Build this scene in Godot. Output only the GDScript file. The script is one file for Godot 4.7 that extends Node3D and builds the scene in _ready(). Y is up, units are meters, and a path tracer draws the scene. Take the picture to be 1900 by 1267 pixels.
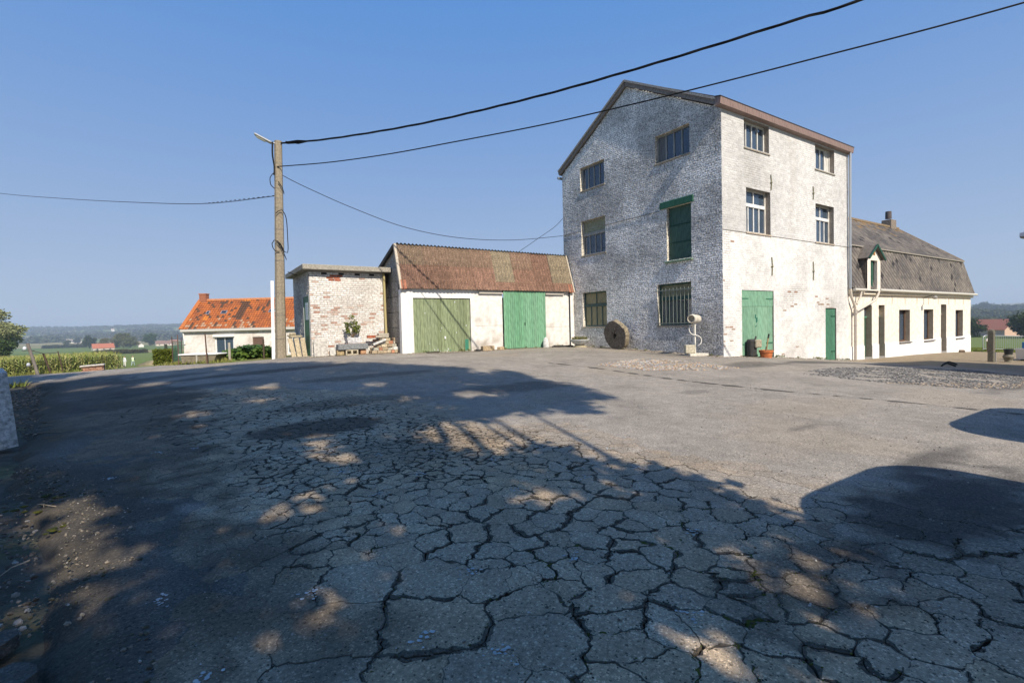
extends Node3D
const GX := [-14.18,-11,-8,-16,-10,-14,-5,-5,-10,0,8.63,12,16,24,0,0,-5.2,-7.9,-10.75,-11.68,-10.7,-15,-19,-20,-16,-10,-18,0,5,10,16,2,-8,-22,24,5,-24,-19,-8]
const GZ := [9.38,8,7,5,3,-2,2.5,-3,-5,0,0,0,0,0,-4.5,-7.2,-7.25,-7.25,-8.4,-9.14,-12,-13,-10,-18,-19,-18,0,5,5,4,5,12,16,8,-14,-14,-14,-27,-28]
const GW := [0.001509,-0.000634,0.000313,0.001170,-0.000835,0.000728,-0.002278,-0.002548,-0.000427,0.004122,-0.004006,0.000182,0.001739,0.000399,0.001706,0.000566,-0.001255,0.001445,0.002180,0.000838,-0.000519,0.000659,-0.000740,0.006133,-0.004668,0.000620,-0.001755,0.000732,-0.001820,0.001495,-0.001405,0.000462,-0.000221,-0.000675,-0.000585,0.000144,-0.001600,-0.001792,0.000621]
const GA := [2.624953, 0.001090, 0.016704]
const FAR_R := [0,45,69,92,150,300,600,1200,2000,3000,4200,7000]
const FAR_H := [-1.4,-3,-4.15,-5.2,-7,-9.5,-13.5,-14,2,34,48,40]
var org := {}
var rng := RandomNumberGenerator.new()
var names_taken := {}
var T := {}
var M := {}
const SUN := Vector3(-0.06477, 0.66913, 0.74031)

func _ready() -> void:
	rng.seed = 4711
	setup_camera_and_light()
	prepare_ground()
	make_textures()
	make_materials()
	build_terrain()
	build_yard()
	build_mill()
	build_shed()
	build_cabin()
	build_house()
	build_orange_house()
	build_barn()
	build_pole_and_wires()
	build_yard_things()
	build_rubble_by_cabin()
	build_right_things()
	build_left_things()
	build_shade_casters()
	build_far_left()
	build_far_right()
	build_people()
	print("done ", Time.get_ticks_msec())

func setup_camera_and_light() -> void:
	var cam := Camera3D.new()
	cam.name = "camera"
	cam.projection = Camera3D.PROJECTION_PERSPECTIVE
	cam.fov = 69.63
	cam.near = 0.1
	cam.far = 12000.0
	var yaw := deg_to_rad(33.1473); var pit := deg_to_rad(-1.8606); var rol := deg_to_rad(-1.4432)
	var f := Vector3(sin(yaw) * cos(pit), sin(pit), -cos(yaw) * cos(pit))
	var r0 := Vector3(cos(yaw), 0, sin(yaw)); var u0 := r0.cross(f)
	var r := r0 * cos(rol) + u0 * sin(rol); var u := u0 * cos(rol) - r0 * sin(rol)
	cam.transform = Transform3D(Basis(r, u, -f), Vector3(-14.1767, 0, 9.3819))
	add_child(cam)
	cam.current = true
	var sun := DirectionalLight3D.new()
	sun.name = "sun"
	sun.basis = Basis.looking_at(-SUN)
	sun.light_energy = 1.42
	sun.light_color = Color(1.0, 0.955, 0.885)
	sun.light_angular_distance = 0.5
	sun.shadow_enabled = true
	sun.directional_shadow_max_distance = 200.0
	add_child(sun)
	var env := Environment.new()
	env.background_mode = Environment.BG_SKY
	var sm := ProceduralSkyMaterial.new()
	sm.sky_top_color = Color(0.040, 0.180, 0.490).linear_to_srgb()
	sm.sky_horizon_color = Color(0.362, 0.437, 0.536).linear_to_srgb()
	sm.sky_curve = 0.24
	sm.ground_bottom_color = Color(0.12, 0.12, 0.10).linear_to_srgb()
	sm.ground_horizon_color = Color(0.36, 0.42, 0.48).linear_to_srgb()
	sm.sun_angle_max = 55.0
	sm.sun_curve = 0.25
	var sky := Sky.new()
	sky.sky_material = sm
	env.sky = sky
	env.tonemap_mode = Environment.TONE_MAPPER_LINEAR
	env.tonemap_exposure = 1.36
	env.fog_enabled = true
	env.fog_density = 0.00034
	env.fog_light_color = Color(0.66, 0.72, 0.78)
	env.sdfgi_enabled = true
	env.ssao_enabled = true
	env.ssil_enabled = true
	var we := WorldEnvironment.new()
	we.name = "world_environment"
	we.environment = env
	add_child(we)

# ---------------------------------------------------------------- mesh builder
class MB:
	var v := PackedVector3Array()
	var n := PackedVector3Array()
	var c := PackedColorArray()
	var col := Color.WHITE
	func tri(a: Vector3, b: Vector3, d: Vector3, out: Vector3) -> void:
		var g := (b - a).cross(d - a)
		if g.dot(out) > 0.0:
			v.append(a); v.append(d); v.append(b)
			g = g.normalized()
		else:
			v.append(a); v.append(b); v.append(d)
			g = -g.normalized()
		for i in 3:
			n.append(g); c.append(col)
	func quad(a: Vector3, b: Vector3, d: Vector3, e: Vector3, out: Vector3) -> void:
		tri(a, b, d, out); tri(a, d, e, out)
	func trin(p: Array, q: Array, k: Array) -> void:   # corner normals and colours given
		var ord := [0, 1, 2]
		if (p[1] - p[0]).cross(p[2] - p[0]).dot(q[0] + q[1] + q[2]) > 0.0: ord = [0, 2, 1]
		for i in ord:
			v.append(p[i]); n.append(q[i]); c.append(k[i])
	func box(m: Vector3, s: Vector3, bs := Basis.IDENTITY) -> void:
		var h := s * 0.5
		for ax in 3:
			for sg in [-1.0, 1.0]:
				var o := Vector3.ZERO; var a := Vector3.ZERO; var b := Vector3.ZERO
				o[ax] = h[ax] * sg; a[(ax + 1) % 3] = h[(ax + 1) % 3]; b[(ax + 2) % 3] = h[(ax + 2) % 3]
				quad(m + bs * (o - a - b), m + bs * (o + a - b), m + bs * (o + a + b), m + bs * (o - a + b), bs * o)
	func cbox(m: Vector3, s: Vector3, ch: float, bs := Basis.IDENTITY) -> void:   # box with chamfered edges
		var h := s * 0.5
		var pts := []
		for ax in 3:
			var q := h - Vector3.ONE * ch
			q[ax] = h[ax]
			pts.append(q)
		for ax in 3:
			var q: Vector3 = pts[ax]
			for sg in [-1.0, 1.0]:
				var o := Vector3.ZERO; var a := Vector3.ZERO; var b := Vector3.ZERO
				o[ax] = q[ax] * sg; a[(ax + 1) % 3] = q[(ax + 1) % 3]; b[(ax + 2) % 3] = q[(ax + 2) % 3]
				quad(m + bs * (o - a - b), m + bs * (o + a - b), m + bs * (o + a + b), m + bs * (o - a + b), bs * o)
		for ax in 3:
			var i := (ax + 1) % 3; var j := (ax + 2) % 3
			for s1 in [-1.0, 1.0]:
				for s2 in [-1.0, 1.0]:
					var p1: Vector3 = pts[i]; var p2: Vector3 = pts[j]
					var e := Vector3.ZERO; e[ax] = pts[i][ax]
					var a := Vector3.ZERO; a[i] = p1[i] * s1; a[j] = p1[j] * s2
					var b := Vector3.ZERO; b[i] = p2[i] * s1; b[j] = p2[j] * s2
					quad(m + bs * (a - e), m + bs * (a + e), m + bs * (b + e), m + bs * (b - e), bs * (a + b))
		for sx in [-1.0, 1.0]:
			for sy in [-1.0, 1.0]:
				for sz in [-1.0, 1.0]:
					var sg := Vector3(sx, sy, sz)
					tri(m + bs * (pts[0] * sg), m + bs * (pts[1] * sg), m + bs * (pts[2] * sg), bs * sg)
	func beam(a: Vector3, b: Vector3, w: float, h: float, upv := Vector3.UP) -> void:
		var d := (b - a).normalized()
		var x := d.cross(upv)
		if x.length() < 0.01: x = d.cross(Vector3.RIGHT)
		x = x.normalized()
		var y := x.cross(d).normalized()
		box((a + b) * 0.5, Vector3(w, h, a.distance_to(b)), Basis(x, y, -d))
	func tube(path: Array, r0: float, r1: float, sides := 8, cap := true) -> void:
		var cnt := path.size()
		var ref := Vector3.UP
		var d0: Vector3 = (path[1] - path[0]).normalized()
		if absf(d0.dot(ref)) > 0.9: ref = Vector3.RIGHT
		var x := d0.cross(ref).normalized()
		var prev := []
		for i in cnt:
			var d: Vector3 = (path[mini(i + 1, cnt - 1)] - path[maxi(i - 1, 0)]).normalized()
			x = (x - d * x.dot(d)).normalized()
			var y := d.cross(x)
			var r := lerpf(r0, r1, float(i) / maxf(cnt - 1, 1))
			var ring := []
			for k in sides + 1:
				var a := TAU * k / sides
				var nn := x * cos(a) + y * sin(a)
				ring.append([path[i] + nn * r, nn])
			if i > 0:
				for k in sides:
					trin([prev[k][0], prev[k + 1][0], ring[k + 1][0]], [prev[k][1], prev[k + 1][1], ring[k + 1][1]], [col, col, col])
					trin([prev[k][0], ring[k + 1][0], ring[k][0]], [prev[k][1], ring[k + 1][1], ring[k][1]], [col, col, col])
			if cap and (i == 0 or i == cnt - 1):
				for k in sides:
					tri(path[i], ring[k][0], ring[k + 1][0], -d if i == 0 else d)
			prev = ring
	func lathe(prof: Array, sides: int, xf: Transform3D) -> void:   # prof of Vector2(radius, height)
		for i in prof.size() - 1:
			var p: Vector2 = prof[i]; var q: Vector2 = prof[i + 1]
			var t := (q - p)
			if t.length() < 1e-6: continue
			var nn := Vector2(t.y, -t.x).normalized()
			for k in sides:
				var a := TAU * k / sides; var b := TAU * (k + 1) / sides
				var da := Vector3(cos(a), 0, sin(a)); var db := Vector3(cos(b), 0, sin(b))
				var na := xf.basis * (da * nn.x + Vector3.UP * nn.y); var nb := xf.basis * (db * nn.x + Vector3.UP * nn.y)
				var p0 := xf * (da * p.x + Vector3.UP * p.y); var p1 := xf * (db * p.x + Vector3.UP * p.y)
				var q0 := xf * (da * q.x + Vector3.UP * q.y); var q1 := xf * (db * q.x + Vector3.UP * q.y)
				if p.x > 1e-5: trin([p0, p1, q1], [na, nb, nb], [col, col, col])
				if q.x > 1e-5: trin([p0, q1, q0], [na, nb, na], [col, col, col])
	func prism(poly: PackedVector2Array, depth: float, xf: Transform3D) -> void:   # polygon in xf's xy plane, extruded along its +z
		var idx := Geometry2D.triangulate_polygon(poly)
		var z := xf.basis.z
		for i in range(0, idx.size(), 3):
			var a := poly[idx[i]]; var b := poly[idx[i + 1]]; var d := poly[idx[i + 2]]
			tri(xf * Vector3(a.x, a.y, depth), xf * Vector3(b.x, b.y, depth), xf * Vector3(d.x, d.y, depth), z)
			tri(xf * Vector3(a.x, a.y, 0), xf * Vector3(b.x, b.y, 0), xf * Vector3(d.x, d.y, 0), -z)
		var sg := 1.0 if Geometry2D.is_polygon_clockwise(poly) else -1.0
		for i in poly.size():
			var a := poly[i]; var b := poly[(i + 1) % poly.size()]
			var e := (b - a)
			var o := xf.basis * Vector3(-e.y * sg, e.x * sg, 0)
			quad(xf * Vector3(a.x, a.y, 0), xf * Vector3(b.x, b.y, 0), xf * Vector3(b.x, b.y, depth), xf * Vector3(a.x, a.y, depth), o)
	func mesh(off := Vector3.ZERO) -> ArrayMesh:
		var vv := v
		if off != Vector3.ZERO:
			vv = PackedVector3Array(); vv.resize(v.size())
			for i in v.size(): vv[i] = v[i] - off
		var a := []
		a.resize(Mesh.ARRAY_MAX)
		a[Mesh.ARRAY_VERTEX] = vv; a[Mesh.ARRAY_NORMAL] = n; a[Mesh.ARRAY_COLOR] = c
		var m := ArrayMesh.new()
		m.add_surface_from_arrays(Mesh.PRIMITIVE_TRIANGLES, a)
		return m

# ---------------------------------------------------------------- naming and tagging
func fresh(called: String, parent: Node) -> String:
	var key := str(parent.get_instance_id()) + called
	var k: int = names_taken.get(key, 0)
	names_taken[key] = k + 1
	return called if k == 0 else "%s_%03d" % [called, k]

func thing(called: String, label: String, category: String, at := Vector3.ZERO, group := "") -> Node3D:
	var o := Node3D.new()
	o.name = fresh(called, self)
	o.position = at
	add_child(o, true)
	org[o] = at
	tag(o, label, category, group)
	return o

func tag(o: Node, label: String, category: String, group := "") -> void:
	o.set_meta("label", label); o.set_meta("category", category)
	if group: o.set_meta("group", group)

func part(parent: Node, called: String, mb: MB, m: Material, label := "") -> MeshInstance3D:
	var o := MeshInstance3D.new()
	o.name = fresh(called, parent)
	var off: Vector3 = org.get(parent, Vector3.ZERO)
	o.mesh = mb.mesh(off)
	o.material_override = m
	org[o] = off
	if label: o.set_meta("label", label)
	parent.add_child(o, true)
	return o

func holder(parent: Node, called: String) -> Node3D:
	var o := Node3D.new()
	o.name = fresh(called, parent)
	org[o] = org.get(parent, Vector3.ZERO)
	parent.add_child(o, true)
	return o

func solo(called: String, mb: MB, m: Material, label: String, category: String, at := Vector3.ZERO, group := "") -> MeshInstance3D:
	var o := MeshInstance3D.new()
	o.name = fresh(called, self)
	o.mesh = mb.mesh(at)
	o.position = at
	o.material_override = m
	add_child(o, true)
	tag(o, label, category, group)
	return o

func setting(called: String, mb: MB, m: Material) -> MeshInstance3D:
	var o := MeshInstance3D.new()
	o.name = fresh(called, self)
	o.mesh = mb.mesh()
	o.material_override = m
	o.set_meta("kind", "structure")
	org[o] = Vector3.ZERO
	add_child(o, true)
	return o

func many(parent: Node, called: String, mesh: Mesh, m: Material, xfs: Array, cols: Array) -> MultiMeshInstance3D:
	var mm := MultiMesh.new()
	mm.transform_format = MultiMesh.TRANSFORM_3D
	mm.use_colors = true
	mm.mesh = mesh
	mm.instance_count = xfs.size()
	for i in xfs.size():
		mm.set_instance_transform(i, xfs[i])
		mm.set_instance_color(i, cols[i])
	var o := MultiMeshInstance3D.new()
	o.name = fresh(called, parent)
	o.multimesh = mm
	o.material_override = m
	parent.add_child(o, true)
	return o

func baked(parent: Node, called: String, mesh: Mesh, m: Material, xfs: Array, cols: Array) -> MeshInstance3D:   # the copies joined into one part
	var a := mesh.surface_get_arrays(0)
	var sv: PackedVector3Array = a[Mesh.ARRAY_VERTEX]; var sn: PackedVector3Array = a[Mesh.ARRAY_NORMAL]; var sc: PackedColorArray = a[Mesh.ARRAY_COLOR]
	var mb := MB.new()
	var cnt := sv.size()
	mb.v.resize(cnt * xfs.size()); mb.n.resize(cnt * xfs.size()); mb.c.resize(cnt * xfs.size())
	for i in xfs.size():
		var x: Transform3D = xfs[i]; var col: Color = cols[i]
		var nb := x.basis.orthonormalized()
		var o := i * cnt
		for j in cnt:
			mb.v[o + j] = x * sv[j]; mb.n[o + j] = nb * sn[j]; mb.c[o + j] = col * sc[j]
	var p := MeshInstance3D.new()
	p.name = fresh(called, parent)
	p.mesh = mb.mesh()
	p.material_override = m
	parent.add_child(p, true)
	return p

func stuff(called: String, mesh: Mesh, m: Material, xfs: Array, cols: Array, label: String, category: String) -> void:
	var o := many(self, called, mesh, m, xfs, cols)
	o.set_meta("kind", "stuff")
	tag(o, label, category)

func rr(a: float, b: float) -> float: return rng.randf_range(a, b)

# ---------------------------------------------------------------- ground height
var gcache := PackedFloat32Array()
var scache := PackedFloat32Array()
const G0 := Vector2(-44, -46)
const GN := Vector2i(184, 150)   # half-metre steps
var yard_outline := PackedVector2Array([Vector2(-14.4, 17), Vector2(-14.6, 9), Vector2(-14.65, 6.7), Vector2(-14.85, 5.7), Vector2(-14.95, 4.8), Vector2(-15.3, 3.6), Vector2(-15.8, 2), Vector2(-16.3, -1.2), Vector2(-16.8, -4.2), Vector2(-17.1, -7), Vector2(-18, -9.3), Vector2(-21, -12.2), Vector2(-38, -24), Vector2(-37, -27), Vector2(-21, -17.2), Vector2(-18.3, -16.8), Vector2(-18.0, -19), Vector2(-18.6, -44), Vector2(-16.6, -44), Vector2(-15.7, -18), Vector2(-15.1, -13), Vector2(-14.4, -11), Vector2(-13.2, -9.3), Vector2(-12.0, -8.8), Vector2(-11.2, -9.4), Vector2(-8, -9.4), Vector2(-7.9, -7.6), Vector2(0.3, -7.6), Vector2(0.3, -0.3), Vector2(24.3, -0.3), Vector2(25.2, 0.6), Vector2(26, 4.2), Vector2(18, 6), Vector2(13, 5.2), Vector2(12, 9), Vector2(10, 17)])

func g_raw(x: float, z: float) -> float:
	var s: float = GA[0] + GA[1] * x + GA[2] * z
	for i in GX.size():
		var dx: float = GX[i] - x; var dz: float = GZ[i] - z
		var r2 := dx * dx + dz * dz
		if r2 > 1e-9: s += GW[i] * 0.5 * r2 * log(r2)
	return s

func far_h(r: float) -> float:
	for i in FAR_R.size() - 1:
		if r < FAR_R[i + 1]:
			return lerpf(FAR_H[i], FAR_H[i + 1], (r - FAR_R[i]) / (FAR_R[i + 1] - FAR_R[i]))
	return FAR_H[-1]

func g_full(x: float, z: float) -> float:
	var r := Vector2(x + 4.0, z + 2.0).length()
	var t := smoothstep(22.0, 42.0, r)
	if t >= 1.0: return far_h(r)
	return lerpf(g_raw(x, z), far_h(r), t)

func outline_dist(x: float, z: float) -> float:   # positive inside the yard
	var p := Vector2(x, z)
	var d := 1e9
	for i in yard_outline.size():
		var q := Geometry2D.get_closest_point_to_segment(p, yard_outline[i], yard_outline[(i + 1) % yard_outline.size()])
		d = minf(d, p.distance_to(q))
	return d if Geometry2D.is_point_in_polygon(p, yard_outline) else -d

func prepare_ground() -> void:
	gcache.resize(GN.x * GN.y); scache.resize(GN.x * GN.y)
	for j in GN.y:
		for i in GN.x:
			var x := G0.x + i * 0.5; var z := G0.y + j * 0.5
			gcache[j * GN.x + i] = g_full(x, z)
			scache[j * GN.x + i] = outline_dist(x, z)

func grid_at(a: PackedFloat32Array, x: float, z: float) -> float:
	var u := (x - G0.x) * 2.0; var w := (z - G0.y) * 2.0
	var i := clampi(int(u), 0, GN.x - 2); var j := clampi(int(w), 0, GN.y - 2)
	u = clampf(u - i, 0, 1); w = clampf(w - j, 0, 1)
	var k := j * GN.x + i
	return lerpf(lerpf(a[k], a[k + 1], u), lerpf(a[k + GN.x], a[k + GN.x + 1], u), w)

func G(x: float, z: float) -> float:
	if x > G0.x and x < G0.x + (GN.x - 2) * 0.5 and z > G0.y and z < G0.y + (GN.y - 2) * 0.5: return grid_at(gcache, x, z)
	return g_full(x, z)

func on(x: float, z: float, up := 0.0) -> Vector3: return Vector3(x, G(x, z) + up, z)

# ---------------------------------------------------------------- textures and materials
func noise(kind: int, freq: float, octaves: int, sd: int) -> FastNoiseLite:
	var f := FastNoiseLite.new()
	f.noise_type = kind
	f.frequency = freq
	f.seed = sd
	f.fractal_type = FastNoiseLite.FRACTAL_FBM if octaves > 1 else FastNoiseLite.FRACTAL_NONE
	f.fractal_octaves = octaves
	return f

func cellular(freq: float, sd: int, ret: int) -> FastNoiseLite:
	var f := noise(FastNoiseLite.TYPE_CELLULAR, freq, 1, sd)
	f.cellular_return_type = ret
	f.cellular_jitter = 1.0
	return f

func lut(stops: Array) -> Array:   # [[value 0..1, Color], ...] -> 256 colours
	var out := []
	for i in 256:
		var x := i / 255.0
		var k := 0
		while k < stops.size() - 2 and x > stops[k + 1][0]: k += 1
		var a: Array = stops[k]; var b: Array = stops[k + 1]
		out.append((a[1] as Color).lerp(b[1], clampf((x - a[0]) / maxf(b[0] - a[0], 1e-5), 0, 1)))
	return out

func paint(size: int, layers: Array) -> ImageTexture:   # layers of [Noise, stops] multiplied
	var rgb := PackedFloat32Array()
	rgb.resize(size * size * 3)
	rgb.fill(1.0)
	for l in layers:
		var im: Image = l[0].get_seamless_image(size, size)
		im.convert(Image.FORMAT_L8)
		var d := im.get_data()
		var tb := lut(l[1])
		var tr := PackedFloat32Array(); var tg := PackedFloat32Array(); var tbl := PackedFloat32Array()
		for q in tb:
			tr.append(q.r); tg.append(q.g); tbl.append(q.b)
		for i in size * size:
			var k := d[i]
			rgb[i * 3] *= tr[k]; rgb[i * 3 + 1] *= tg[k]; rgb[i * 3 + 2] *= tbl[k]
	var out := PackedByteArray()
	out.resize(size * size * 3)
	for i in rgb.size():
		var x := clampf(rgb[i], 0.0, 1.0)
		x = 12.92 * x if x < 0.0031308 else 1.055 * pow(x, 0.41667) - 0.055
		out[i] = int(x * 255.0)
	return ImageTexture.create_from_image(Image.create_from_data(size, size, false, Image.FORMAT_RGB8, out))

func bump(size: int, layers: Array, strength: float) -> ImageTexture:   # layers of [Noise, weight]
	var h := PackedFloat32Array()
	h.resize(size * size)
	for l in layers:
		var im: Image = l[0].get_seamless_image(size, size)
		im.convert(Image.FORMAT_L8)
		var d := im.get_data()
		for i in size * size: h[i] += d[i] / 255.0 * l[1]
	var out := PackedByteArray()
	out.resize(size * size)
	for i in h.size(): out[i] = int(clampf(h[i], 0, 1) * 255.0)
	var img := Image.create_from_data(size, size, false, Image.FORMAT_L8, out)
	img.convert(Image.FORMAT_RGBA8)
	img.bump_map_to_normal_map(strength)
	return ImageTexture.create_from_image(img)

func gray(a: float) -> Color: return Color(a, a, a)

func make_textures() -> void:
	var SX := FastNoiseLite.TYPE_SIMPLEX_SMOOTH
	var CV := FastNoiseLite.RETURN_CELL_VALUE
	var ag := aggregate(1024)
	T.asphalt = ag[0]
	T.asphalt_n = ag[1]
	T.speck = paint(512, [[noise(SX, 0.02, 5, 21), [[0.2, gray(0.6)], [0.75, gray(1)]]], [noise(SX, 0.25, 2, 22), [[0.15, gray(0.72)], [0.6, gray(1)]]]])
	T.speck_n = bump(512, [[noise(SX, 0.05, 5, 23), 0.9]], 3.0)
	T.flake = paint(1024, [[noise(SX, 0.026, 5, 31), [[0.26, gray(0.40)], [0.42, gray(0.66)], [0.56, gray(0.94)], [1, gray(1)]]], [noise(SX, 0.10, 3, 32), [[0.2, gray(0.56)], [0.55, gray(1)]]], [noise(SX, 0.007, 4, 33), [[0.2, gray(0.75)], [0.7, gray(1)]]]])
	T.paint = paint(1024, [[noise(SX, 0.008, 5, 41), [[0.15, Color(0.86, 0.845, 0.82)], [0.6, gray(1)]]], [noise(SX, 0.16, 4, 42), [[0.10, Color(0.5, 0.46, 0.42)], [0.22, Color(0.86, 0.85, 0.84)], [0.6, gray(1)]]]])
	T.weather = paint(1024, [[noise(SX, 0.035, 4, 43), [[0.15, gray(0.66)], [0.33, gray(0.94)], [0.6, gray(1)]]], [noise(SX, 0.006, 4, 44), [[0.2, gray(0.86)], [0.7, gray(1)]]], [noise(SX, 0.2, 2, 45), [[0.1, gray(0.8)], [0.5, gray(1)]]]])
	T.lichen = paint(1024, [[noise(SX, 0.045, 4, 51), [[0, gray(0.26)], [0.45, gray(0.38)], [0.57, gray(0.46)], [0.66, Color(0.95, 0.93, 0.86)], [1, Color(1, 1, 0.95)]]], [noise(SX, 0.01, 4, 52), [[0.2, gray(0.6)], [0.7, gray(1)]]], [noise(SX, 0.3, 2, 53), [[0.1, gray(0.75)], [0.6, gray(1)]]]])
	T.grain = paint_streaks()
	T.cracknoise = null

func aggregate(size: int) -> Array:   # chippings bedded in bitumen: colour and relief
	var r := RandomNumberGenerator.new(); r.seed = 12
	var h := PackedFloat32Array(); h.resize(size * size)
	var c := PackedFloat32Array(); c.resize(size * size); c.fill(0.50)
	var im: Image = noise(FastNoiseLite.TYPE_SIMPLEX_SMOOTH, 0.3, 2, 8).get_seamless_image(size, size)
	im.convert(Image.FORMAT_L8)
	var d := im.get_data()
	for i in size * size: c[i] = 0.34 + 0.36 * d[i] / 255.0
	for s in 21000:
		var cx := r.randi() % size; var cy := r.randi() % size
		var rad := 1.2 + 3.6 * pow(r.randf(), 1.8)
		var asp := r.randf_range(0.6, 1.0); var an := r.randf() * TAU
		var ca := cos(an); var sa := sin(an)
		var tone := r.randf_range(0.45, 0.98)
		if r.randf() < 0.10: tone = 1.0
		if r.randf() < 0.12: tone = 0.22
		var m := int(ceil(rad))
		for y in range(-m, m + 1):
			for x in range(-m, m + 1):
				var u := (x * ca + y * sa) / rad; var w := (y * ca - x * sa) / (rad * asp)
				var q := u * u + w * w
				if q > 1.0: continue
				var k2 := ((cy + y + size) % size) * size + (cx + x + size) % size
				c[k2] = tone * (1.0 - 0.15 * q)
				h[k2] = 0.55 + 0.4 * (1.0 - q)
	var im2: Image = noise(FastNoiseLite.TYPE_SIMPLEX_SMOOTH, 0.006, 4, 5).get_seamless_image(size, size)
	im2.convert(Image.FORMAT_L8)
	var d2 := im2.get_data()
	var im3: Image = noise(FastNoiseLite.TYPE_SIMPLEX_SMOOTH, 0.045, 3, 15).get_seamless_image(size, size)
	im3.convert(Image.FORMAT_L8)
	var d3 := im3.get_data()
	var out := PackedByteArray(); out.resize(size * size)
	var hb := PackedByteArray(); hb.resize(size * size)
	for i in size * size:
		var x := clampf(c[i] * (0.84 + 0.26 * d2[i] / 255.0) * (0.62 + 0.66 * d3[i] / 255.0), 0.0, 1.0)
		out[i] = int((1.055 * pow(x, 0.41667) - 0.055) * 255.0)
		hb[i] = int(clampf(h[i] * 0.8 + 0.15 * d[i] / 255.0, 0, 1) * 255.0)
	var ni := Image.create_from_data(size, size, false, Image.FORMAT_L8, hb)
	ni.convert(Image.FORMAT_RGBA8)
	ni.bump_map_to_normal_map(2.2)
	return [ImageTexture.create_from_image(Image.create_from_data(size, size, false, Image.FORMAT_L8, out)), ImageTexture.create_from_image(ni)]

func paint_streaks() -> ImageTexture:   # vertical streaks: weathered boards
	var im: Image = noise(FastNoiseLite.TYPE_SIMPLEX_SMOOTH, 0.03, 5, 61).get_seamless_image(512, 512)
	im.resize(512, 4096, Image.INTERPOLATE_CUBIC)
	im = im.get_region(Rect2i(0, 0, 512, 512))
	im.convert(Image.FORMAT_L8)
	var d := im.get_data()
	var out := PackedByteArray()
	for i in d.size(): out.append(int(lerpf(215, 255, smoothstep(40, 190, d[i]))))
	return ImageTexture.create_from_image(Image.create_from_data(512, 512, false, Image.FORMAT_L8, out))

func mat(lin: Color, rough: float, tex: Texture2D = null, tile := 1.0, nrm: Texture2D = null, ndepth := 0.6) -> StandardMaterial3D:
	var m := StandardMaterial3D.new()
	m.albedo_color = lin.linear_to_srgb()
	m.vertex_color_use_as_albedo = true
	m.roughness = rough
	m.metallic_specular = 0.35
	if tex or nrm:
		m.uv1_triplanar = true
		m.uv1_world_triplanar = true
		m.uv1_scale = Vector3.ONE / tile
	if tex: m.albedo_texture = tex
	if nrm:
		m.normal_enabled = true
		m.normal_texture = nrm
		m.normal_scale = ndepth
	return m

func make_materials() -> void:
	M.asphalt = mat(Color(1.80, 1.76, 1.70), 0.92, T.asphalt, 1.55, T.asphalt_n, 0.8)
	M.earth = mat(Color(1.3, 1.3, 1.3), 1.0, T.speck, 2.7, T.speck_n, 0.7)
	M.brick = mat(Color(1.25, 1.25, 1.25), 0.95, T.speck, 1.1, T.speck_n, 0.5)
	M.flake = mat(Color(1.72, 1.70, 1.66), 0.95, T.flake, 2.0, T.speck_n, 0.6)
	M.weather = mat(Color(1.1, 1.1, 1.1), 0.95, T.weather, 2.1, T.speck_n, 0.5)
	M.white = mat(Color(1.05, 1.05, 1.05), 0.9, T.paint, 2.3, T.speck_n, 0.35)
	M.plain = mat(Color.WHITE, 0.75, T.speck, 1.3)
	M.paintwood = mat(Color(1.1, 1.1, 1.1), 0.55, T.grain, 0.8, T.speck_n, 0.15)
	M.concrete = mat(Color(1.25, 1.25, 1.25), 0.95, T.speck, 0.9, T.speck_n, 0.6)
	M.lichen = mat(Color(1.15, 1.15, 1.15), 1.0, T.lichen, 2.6, T.speck_n, 0.8)
	M.slate = mat(Color(1.2, 1.2, 1.2), 0.8, T.speck, 1.7, T.speck_n, 0.5)
	M.metal = mat(Color.WHITE, 0.45)
	M.metal.metallic = 0.6
	M.smooth = mat(Color.WHITE, 0.5)
	M.rubber = mat(Color(0.03, 0.03, 0.035), 0.6)
	M.leaf = mat(Color.WHITE, 0.7)
	M.leaf.backlight_enabled = true
	M.leaf.backlight = Color(0.25, 0.3, 0.1)
	M.wood = mat(Color(1.1, 1.1, 1.1), 0.9, T.grain, 0.7, T.speck_n, 0.3)
	var g := StandardMaterial3D.new()
	g.albedo_color = Color(0.30, 0.37, 0.45, 0.5)
	g.transparency = BaseMaterial3D.TRANSPARENCY_ALPHA
	g.roughness = 0.04
	g.metallic_specular = 0.6
	M.glass = g
	M.dull = mat(Color.WHITE, 1.0)
# ---------------------------------------------------------------- terrain and yard
var n_low: FastNoiseLite
var n_mid: FastNoiseLite
var n_fine: FastNoiseLite

func terrain_h(x: float, z: float) -> float:
	var r := Vector2(x + 4.0, z + 2.0).length()
	var h := G(x, z)
	if r > 500.0: h += n_low.get_noise_2d(x * 0.02, z * 0.02) * lerpf(0.0, 22.0, smoothstep(500, 3000, r))
	return h

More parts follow.
